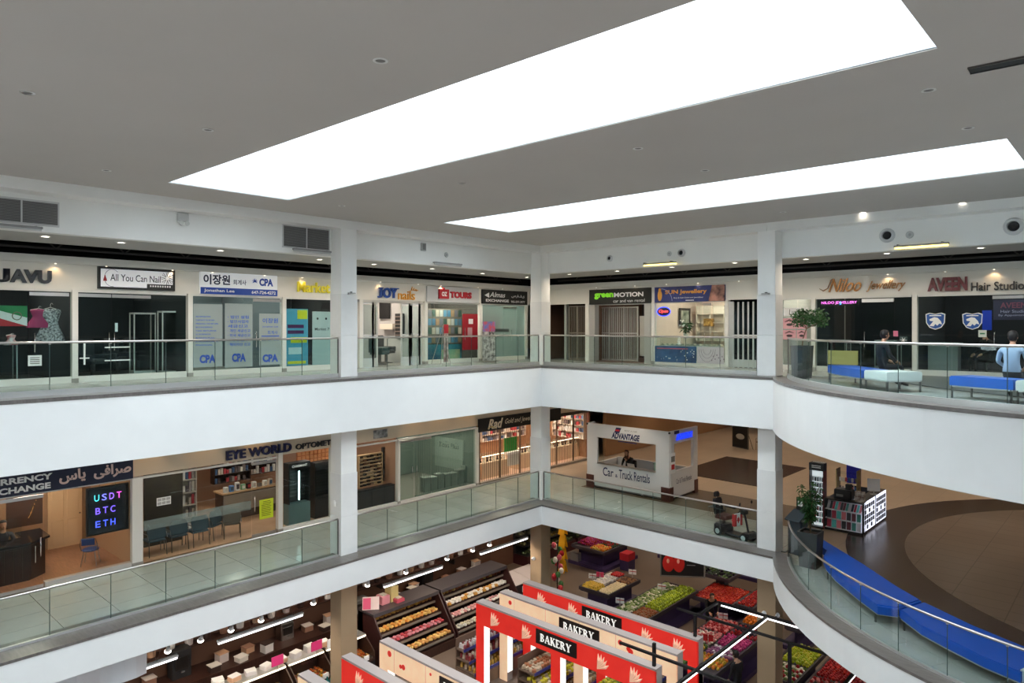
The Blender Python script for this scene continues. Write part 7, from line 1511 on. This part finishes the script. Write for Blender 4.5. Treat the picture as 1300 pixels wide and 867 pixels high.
for i, (y0, y1) in enumerate(((3.2, 7.45), (8.5, 11.07), (14.03, 16.6), (18.5, 21.2))):
    t = thing('tube_lamp', 'long white tube lamp over the bakery, %s from the near end' % ['first', 'second', 'third', 'fourth'][i], 'tube lamp', (-18.58, y0, -7.0)); L = y1 - y0; MB().box(-.05, .05, 0, L, .03, .08).build('housing', WPRINT, t); MB().cyl((0, .02, 0), (0, L - .02, 0), .04, n=8).build('tube', emitm((252, 252, 255), 3.0, 'white_tube'), t)
    for k in (.12, .38, .64, .88):
        for s in (-1, 1): MB().cyl((0, L * k, .07), (0, L * k + s * .16, .56), .005, n=4).build('hanger_wire', DSTEEL, t)
    a = bpy.data.lights.new('tube_light', 'AREA'); a.shape = 'RECTANGLE'; a.size = .1; a.size_y = L; a.energy = 45; a.color = lin((255, 246, 236)); ao = bpy.data.objects.new('tube_light', a); COL.objects.link(ao); ao.parent = t; ao.location = (0, L / 2, -.06)
P = onz(120, 858, -6.6); t = thing('white_banner', 'white cloth banner hung under the left gallery edge', 'banner', (-17.75, 3.4, -6.75)); mb = MB(); n = 12
for k in range(n + 1): y = 3.0 * k / n; mb.v += [(.04 * math.sin(k * 1.3), y, .75 - .02 * math.sin(k)), (.06 * math.sin(k * 1.3 + .6), y, 0)]
for k in range(n): mb.f.append((2 * k, 2 * k + 2, 2 * k + 3, 2 * k + 1)); mb.m.append(0)
o = mb.build('cloth', mat((226, 228, 232), .7), t); o.modifiers.new('th', 'SOLIDIFY').thickness = .006; MB().cyl((0, 0, .75), (0, 3.0, .75), .012, n=6).build('hem_rod', ALU, t)
# --- bakery counters
BRW = mat((66, 40, 32), .45, rgb2=(50, 30, 24), scale=4, stretch=(8, 8, 1), name='dark_bakery_wood')
o = struct(MB().box(-23.6, -23.4, -12, 24, F1, -5.97).build('wall_bakery', mat((96, 66, 50), .6, name='brown_bakery_wall'))); o['label'] = 'brown wall behind the bakery'
o = struct(MB().box(-23.4, -22.3, 5.0, 24, F1, F1 + .95).build('wall_bakery_counter', BRW)); o['label'] = 'dark back counter along the bakery wall'
PASTRY = [boxm((206, 150, 84), .15, .12, .07), boxm((226, 186, 110), .15, .12, .07), boxm((180, 104, 60), .15, .12, .06), boxm((214, 120, 50), .15, .12, .07, (236, 180, 90))]
def hot_case(y0, y1, label, k):
    t = thing('food_case', label, 'display case', (-20.9, y0, G0)); w = y1 - y0
    MB().box(0, .95, 0, w, .0, .55).build('base', BLACK, t); MB().box(.0, .95, 0, w, .55, .62).build('deck', BRW, t)
    for y in (0, w - .04): MB().prism([(0, .62), (.95, .62), (.95, .85), (.4, 1.25), (0, 1.25)], y, y + .04, Matrix.Rotation(R(90), 4, 'X') @ Matrix.Scale(-1, 4, (0, 0, 1))).build('end_frame', BRW, t)
    MB().slab((.4, 0, 1.25), (.95, 0, .85), (.95, w, .85), (.4, w, 1.25), .01).build('glass_front', CLEARG, t); MB().box(-.1, .4, 0, w, 1.25, 1.3).build('top_shelf', ALU, t); MB().box(.36, .42, 0, w, 1.22, 1.26).build('light_bar', emitm((255, 240, 214), 2.5, 'case_lamp'), t); MB().box(.93, .97, 0, w, .55, .87).build('front_panel', CLEARG, t); MB().box(.02, .03, .04, w - .04, .62, 1.24).build('back_panel', BRW, t)
    n = max(1, int(w / .55))
    for i in range(n):
        for j in range(2): 
            tr_ = MB().box(.08 + .42 * j, .46 + .42 * j, w * i / n + .04, w * (i + 1) / n - .03, .62, .66).build('food_tray', STEEL, t)
    for i in range(3): MB().box(.94, .99, w * (i + .1) / 3, w * (i + .1) / 3 + .2, .66, .82).build('price_card', WPRINT, t)
FOOD = [boxm((206, 110, 40), .1, .08, .05), boxm((190, 84, 36), .11, .07, .05), boxm((224, 160, 60), .09, .09, .05), boxm((170, 120, 60), .1, .1, .04)]
for k, (y0, y1, nm) in enumerate(((6.2, 8.0, 'first from the near end'), (8.1, 9.9, 'second from the near end'), (10.0, 11.6, 'third from the near end'), (11.7, 13.0, 'fourth from the near end, left of the column'), (13.1, 14.7, 'last one, right of the column'))):
    hot_case(y0, y1, 'hot food case of the bakery, %s' % nm, k); heap(FOOD, -20.8, -20.05, y0 + .08, y1 - .08, G0 + .665, 6, int((y1 - y0) / .17), 'golden fried piece in the hot food cases', 'fried food in the hot cases', 'food', name='fried_piece')
def pastry_case(y0, y1, label, rows=4):
    t = thing('pastry_case', label, 'display case', (-21.4, y0, G0)); w = y1 - y0
    MB().box(0, 1.9, 0, w, 0, .32).build('base', BRW, t); MB().box(0, .3, 0, w, .32, 1.75).build('back_panel', BRW, t); MB().box(0, .95, 0, w, 1.75, 1.88).build('hood', mat((74, 70, 74), .35), t)
    for y in (0, w - .05): MB().prism([(0, .32), (1.9, .32), (1.9, .5), (.95, 1.8), (0, 1.8)], y, y + .05, Matrix.Rotation(R(90), 4, 'X') @ Matrix.Scale(-1, 4, (0, 0, 1))).build('end_panel', mat((60, 32, 30), .4), t)
    for k in range(rows):
        x, z = 1.45 - .36 * k, .46 + .33 * k; MB().slab((x - .02, 0.05, z + .1), (x + .4, .05, z), (x + .4, w - .05, z), (x - .02, w - .05, z + .1), .03).build('tier', BRW, t); MB().box(x + .38, x + .42, .05, w - .05, z - .05, z + .03).build('price_rail', mat((126, 116, 106), .4), t)
    return t
JARS = [[PASTRY[0], PASTRY[1]], [boxm((206, 130, 140), .15, .12, .06), boxm((190, 70, 80), .15, .12, .06)], [PASTRY[1], PASTRY[3]], [boxm((224, 176, 90), .14, .12, .08), PASTRY[0]]]
MIXB = [[boxm((196, 190, 180), .15, .12, .05), boxm((206, 196, 170), .15, .12, .05)], [boxm((214, 150, 150), .15, .12, .06), boxm((224, 214, 204), .15, .12, .06)], [boxm((230, 226, 220), .16, .14, .08), boxm((206, 150, 70), .16, .14, .08)], [boxm((206, 170, 100), .14, .12, .07), boxm((150, 90, 60), .14, .12, .07)]]
for q, (y0, y1, lb, sets) in enumerate(((15.0, 18.1, 'tiered pastry case of the bakery, left section', JARS), (18.2, 22.0, 'tiered pastry case of the bakery, right section under grey hood', MIXB))):
    pastry_case(y0, y1, lb)
    for k in range(4):
        x, z = -21.4 + 1.45 - .36 * k, G0 + .46 + .33 * k
        heap(sets[k], x + .02, x + .36, y0 + .12, y1 - .12, z + .09, 2, int((y1 - y0) / .19), 'packed pastry on tier %s of the %s pastry case' % (['one', 'two', 'three', 'four'][k], ('left', 'right')[q]), 'pastries on tier %s of the %s case' % (['one', 'two', 'three', 'four'][k], ('left', 'right')[q]), 'pastry', name='pastry_pack', jit=.15)
t = thing('price_board', 'pink and white notice standing on the pastry case', 'sign', (-20.9, 15.2, G0 + 1.88), .9); MB().slab((-.3, 0, 0), (.3, 0, 0), (.3, .2, .4), (-.3, .2, .4), .02).build('board', mat((226, 206, 206), .5), t); MB().slab((-.28, -.012, .03), (0, -.012, .03), (0, .17, .37), (-.28, .17, .37), .004).build('pink_print', mat((214, 70, 120), .5), t)
for i, (y, h, c) in enumerate(((15.9, .3, (226, 150, 160)), (16.4, .12, (214, 90, 110)), (16.3, .55, (206, 190, 130)))):
    o = thing('counter_box', ['pink box', 'flat red box', 'tall gold box'][i] + ' on top of the pastry case', 'box', (-21.1 + .25 * (i == 1), y, G0 + 1.88)); MB().bev(-.2, .2, -.18, .18, 0, h, .02).build('carton', mat(c, .5), o); MB().box(-.12, .12, -.1, .1, h, h + .03).build('lid', mat((230, 224, 210), .5), o)
c = thing('white_counter', 'low counter with two white tops beside the pastry cases', 'counter', (-21.3, 22.2, G0)); MB().box(0, 1.1, 0, 2.2, 0, .95).build('body', mat((44, 36, 40), .5), c); MB().slab((0, 0, 1.15), (1.1, 0, .98), (1.1, 1.07, .98), (0, 1.07, 1.15), .05).build('white_top', mat((206, 196, 196), .4), c); MB().slab((0, 1.1, 1.15), (1.1, 1.1, .98), (1.1, 2.2, .98), (0, 2.2, 1.15), .05).build('white_top', mat((206, 196, 196), .4), c)
for k in range(2): MB().box(1.1, 1.12, .5 + .9 * k, .8 + .9 * k, .6, .85).build('price_card', WPRINT, c)
rk = thing('balloon_rack', 'tall rack of red and green striped bags beside the corner column', 'rack', (-19.6, 24.4, G0)); MB().cyl((0, 0, 0), (-.3, .4, 2.4), .03, n=8).build('pole', BLACK, rk)
for k in range(16): a = k * 1.1; MB().ball((-.02 * k + .18 * math.cos(a), .027 * k + .18 * math.sin(a), .5 + .115 * k), .13, .1, .14, 8, 5).build('bag', mat([(190, 40, 50), (60, 120, 60), (226, 220, 214), (206, 90, 110)][k % 4], .4), rk)
for i in range(4): 
    t = thing('caution_sign', 'yellow folding caution sign near the corner column, %s' % ['lowest', 'second from below', 'third from below', 'topmost'][i], 'sign', (-21.5, 27.2 + .0 * i, G0 + .62 * i)); MB().slab((-.2, -.15, 0), (.2, -.15, 0), (.17, 0, .6), (-.17, 0, .6), .02).build('front_leaf', mat((230, 170, 30), .5), t); MB().slab((.2, .15, 0), (-.2, .15, 0), (-.17, .02, .6), (.17, .02, .6), .02).build('rear_leaf', mat((230, 170, 30), .5), t)
# bakery back counter goods
rnd = random.Random(77); BK = [(220, 214, 206), (190, 150, 120), (230, 226, 222), (150, 110, 90), (60, 44, 40), (200, 190, 186)]
for i, y in enumerate([5.6 + .46 * k for k in range(38) if not any(abs(5.6 + .46 * k - q) < .55 for q in (7.0, 9.3, 13.0, 16.2, 19.6))]):
    h = rnd.uniform(.14, .42); t = thing('stacked_carton', 'carton on the dark bakery back counter, %s from the near end' % ORD[i], 'carton', (-22.55 - .45 * (i % 2), y, G0 + .95), rnd.uniform(-.2, .2), 'cartons on the bakery back counter'); MB().bev(-.16, .16, -.17, .17, 0, h, .02).build('body', mat(BK[i % 6], .5), t); MB().box(-.17, .17, -.18, .18, h, h + .02).build('lid', mat(BK[(i + 2) % 6], .5), t)
for i, (y, w_, h_, lb) in enumerate(((7.0, .5, .7, 'black coffee machine'), (9.3, .6, .9, 'tall dark kitchen machine'), (13.0, .5, .6, 'steel mixer'), (16.2, .7, .5, 'grey printer scale'), (19.6, .6, .8, 'dark oven box'))):
    t = thing('kitchen_machine', lb + ' on the bakery back counter', 'machine', (-23.05, y, G0 + .951)); MB().bev(-.22, .22, -w_ / 2, w_ / 2, 0, h_, .03).build('body', [BLACK, DARK, STEEL, GREYP, BLACK][i], t); MB().box(.22, .24, -w_ * .35, w_ * .35, h_ * .3, h_ * .75).build('front_plate', DSTEEL, t); MB().box(.24, .27, -w_ * .1, w_ * .1, h_ * .2, h_ * .26).build('knob', CHROME, t)
ws = thing('wall_shelf', 'long dark wall shelf with tubs above the bakery back counter', 'shelf', (-23.4, 5.2, G0 + 1.75)); MB().box(0, .4, 0, 18, 0, .04).build('board', BRW, ws)
for k in range(9): MB().box(0, .36, 2 * k + .1, 2 * k + .14, -.25, 0).build('bracket', DSTEEL, ws)
for i in range(30):
    t = thing('storage_tub', 'pale tub on the bakery wall shelf, %s from the near end' % ORD[i], 'tub', (-23.2, 5.6 + .58 * i, G0 + 1.79), 0, 'tubs on the bakery wall shelf'); hh = rnd.uniform(.16, .34); MB().lathe([(.12, 0), (.14, hh), (.12, hh)], n=12).build('bowl', mat(BK[(i * 5) % 6], .4), t); MB().lathe([(.145, hh), (.145, hh + .02), (.02, hh + .03)], n=12).build('lid', mat(BK[(i * 3 + 1) % 6], .4), t)
for i in range(16):
    y = 6.4 + .52 * i; h = rnd.uniform(.1, .24); t = thing('food_box', 'takeaway box on top of the hot food cases, %s from the near end' % ORD[i], 'box', (-20.8, y, G0 + 1.3), rnd.uniform(-.3, .3), 'takeaway boxes on the hot cases'); MB().bev(-.14, .14, -.17, .17, 0, h, .03).build('body', mat([(226, 222, 218), (200, 160, 130), (210, 206, 206)][i % 3], .5), t); MB().box(-.13, .13, -.16, .16, h, h + .015).build('lid', WPRINT, t)
for i, (y, h_) in enumerate(((11.2, .5), (12.6, .5), (13.2, .4))):
    t = thing('price_flag', ['pink price flag on the hot food cases, left one', 'pink price flag beside the column', 'white price flag right of the column'][i], 'sign', (-20.3, y, G0 + 1.3)); MB().cyl((0, 0, 0), (0, 0, h_), .01, n=6).build('post', STEEL, t); MB().box(-.01, .01, -.2, .2, h_ - .3, h_).build('card', mat((222, 60, 130), .5) if i < 2 else WPRINT, t)
t = thing('blue_bottles_crate', 'crate of teal bottles beside the tan column foot', 'crate', (-19.4, 12.2, G0)); MB().box(0, .8, 0, .9, 0, .7).build('crate', DARK, t)
for i in range(12): MB().lathe([(.06, 0), (.06, .2), (.025, .28), (.025, .36)], (.12 + .18 * (i % 4), .15 + .28 * (i // 4), .7), 8).build('bottle', mat((40, 120, 120), .2), t)
o = struct(MB().box(-24.4, -24.2, 24, 52, F1, -5.97).build('wall_market_left', mat((110, 78, 60), .6))); o['label'] = 'brown wall of the market beyond the bakery'
for k in range(3):
    t = thing('wall_cooler', 'long open wall cooler with greens, %s from the bakery' % ['first', 'second', 'third'][k], 'cooler', (-24.2, 26.5 + 4.2 * k, G0)); MB().box(0, 1.0, 0, 4.0, 0, .5).build('base', mat((70, 30, 34), .4), t); MB().box(0, .15, 0, 4.0, .5, 2.1).build('back', DARK, t); MB().box(0, .9, 0, 4.0, 2.0, 2.15).build('canopy', mat((60, 54, 52), .4), t)
    for j in range(3):
        MB().box(.1, .95 - .2 * j, 0, 4.0, .5 + .45 * j, .54 + .45 * j).build('shelf', DSTEEL, t); g = MB(); rr = random.Random(k * 5 + j)
        for i in range(60): g.ball((rr.uniform(.2, .85 - .2 * j), rr.uniform(.1, 3.9), .6 + .45 * j), .09, .09, .07, 6, 4)
        g.build('leafy_goods', mat([(96, 110, 60), (150, 130, 70), (180, 170, 140)][j], .5, rgb2=(60, 70, 40), scale=3), t)['kind'] = 'stuff'
for x0, lb in ((-19.0, 'left'), (-15.0, 'middle'), (-11.0, 'right')):
    produce_table(x0, x0 + 1.8, 32.4, 35.5, 'far produce table behind the others, %s of three' % lb); heap([[REDA, TOM], [GRN_, YEL], [ORG, REDA]][int((x0 + 19) / 4)], x0 + .05, x0 + 1.75, 32.5, 35.4, G0 + .9, 7, 12, 'fruit on the far %s produce table' % lb, 'fruit on the far %s table' % lb, 'fruit', name='far_fruit')
# --- bread and jar shelves between the gates
def tier_shelf(x0, x1, y0, y1, label, skirt, tiers=3, h0=.5):
    t = thing('tiered_shelf', label, 'shelf', (x0, y0, G0)); w, d = x1 - x0, y1 - y0; MB().box(0, w, 0, d, 0, h0 - .06).build('base', skirt, t)
    for k in range(tiers): a = w * k / tiers; MB().box(0, w - a * .85, 0, d, h0 + .32 * k - .05, h0 + .32 * k).build('shelf_board', mat((120, 96, 80), .5), t); MB().box(w - a * .85, w - a * .85 + .02, 0, d, h0 + .32 * k - .05, h0 + .32 * k + .05).build('blue_edge', mat((50, 60, 140), .4), t)
    MB().box(0, .04, 0, d, h0, h0 + .32 * tiers).build('back_panel', mat((120, 96, 80), .5), t)
JAR = [jarm((206, 160, 70), .05, .15, 0), jarm((226, 206, 180), .05, .15, 0), jarm((150, 60, 60), .05, .14, 0), jarm((200, 190, 186), .05, .14, 0), jarm((120, 80, 110), .05, .14, 0)]
for q, (x0, x1, y0, y1, lb) in enumerate(((-17.62, -16.68, 16.35, 20.0, 'tiered shelf of jars beside the left legs of the gates'), (-15.1, -13.45, 16.75, 20.2, 'tiered shelf of bread bags beside the middle legs of the gates'))):
    tier_shelf(x0, x1, y0, y1, lb, mat((130, 104, 84), .5))
    for k in range(3):
        a0 = x0 + .08; a1 = x1 - (x1 - x0) * k / 3 * .85 - .05; b0 = max(a0, a1 - .85)
        heap([JAR[(k + j + q) % 5] for j in range(2)] if q == 0 else [boxm(((206, 170, 120), (226, 206, 60), (190, 120, 80))[k], .14, .1, .1), boxm((214, 190, 160), .14, .1, .09)], b0, a1, y0 + .06, y1 - .06, G0 + .5 + .32 * k, 4, 24, ['jar on the %s step of the left tiered shelf', 'bread bag on the %s step of the right tiered shelf'][q] % ['lowest', 'middle', 'top'][k], ['jars on the %s step of the left shelf', 'bread bags on the %s step of the right shelf'][q] % ['lowest', 'middle', 'top'][k], ['jar', 'bread'][q], name=['glass_jar', 'bread_bag'][q], jit=.1)
tier_shelf(-13.0, -11.0, 19.2, 20.6, 'small tiered shelf of bags behind the farthest red gate', mat((130, 104, 84), .5))
bt = thing('yellow_crate', 'crate of bright yellow bags beside the middle gate legs', 'crate', MKT(-12.95, 17.85, 0)); MB().box(0, .55, 0, .9, 0, .75).build('crate', mat((130, 110, 90), .6), bt)
for k in range(12): MB().bev(.04 + .17 * (k % 3), .19 + .17 * (k % 3), .05 + .2 * (k // 3), .22 + .2 * (k // 3), .75, .92, .03).build('bag', mat((222, 206, 40), .5, rgb2=(90, 110, 40), scale=8), bt)
# --- shoppers, cameras
person('shopper in black jacket bending over the mixed produce table', (-12.9, 25.7, G0), facing((-12.9, 25.7), (-11.4, 24.2)), (SKIN, mat((20, 20, 24), .8), mat((26, 26, 30), .7), SHOE), BHAIR, seated=False, J=dict(che=(0, .14, 1.28), nec=(0, .24, 1.42), hed=(0, .3, 1.48), sL=(-.19, .16, 1.36), sR=(.19, .16, 1.36), eL=(-.24, .3, 1.12), eR=(.24, .3, 1.12), wL=(-.16, .5, 1.02), wR=(.16, .5, 1.02)))
person('shopper in dark coat beside the long mixed table near the column', (-9.75, 21.3, G0), facing((-9.75, 21.3), (-10.8, 21.6)), (SKIN, mat((34, 32, 34), .8), mat((30, 30, 36), .7), SHOE), BHAIR, seated=False)
for (x, y, z, lb) in ((-8.32 - .33, 20.81, -7.15, 'left white dome camera on the right tan column'), (-8.30, 20.95, -7.15, 'right white dome camera on the right tan column'), (-17.95, 20.88, -7.6, 'white dome camera on the corner tan column'), (-8.32 - .2, 20.81, -7.0, None)):
    if not lb: continue
    t = thing('dome_camera', lb, 'camera', (x, y, z)); MB().lathe([(.07, 0), (.07, .05), (.05, .06)], n=14, M=Matrix.Rotation(R(90), 4, 'X')).build('mount', WPRINT, t); MB().ball((0, -.08, 0), .055, n=12, k=8).build('dome', mat((220, 220, 222), .25), t); MB().ball((0, -.12, -.01), .025, n=8, k=5).build('lens', BLACK, t)
# unseen market ceiling lamps, added to light the ground level
gi = 0
for x in (-22.5, -19, -15, -11, -7):
    for y in (7, 13, 19.5, 25, 31, 38):
        if x > -17.6 and y < 21.2: continue
        downlight(x, y, -5.96, 'added unseen downlight in the market ceiling', 230, rad=.12, group='added market downlights', rgb=(255, 232, 206))
bpy.data.scenes.remove(TSC)
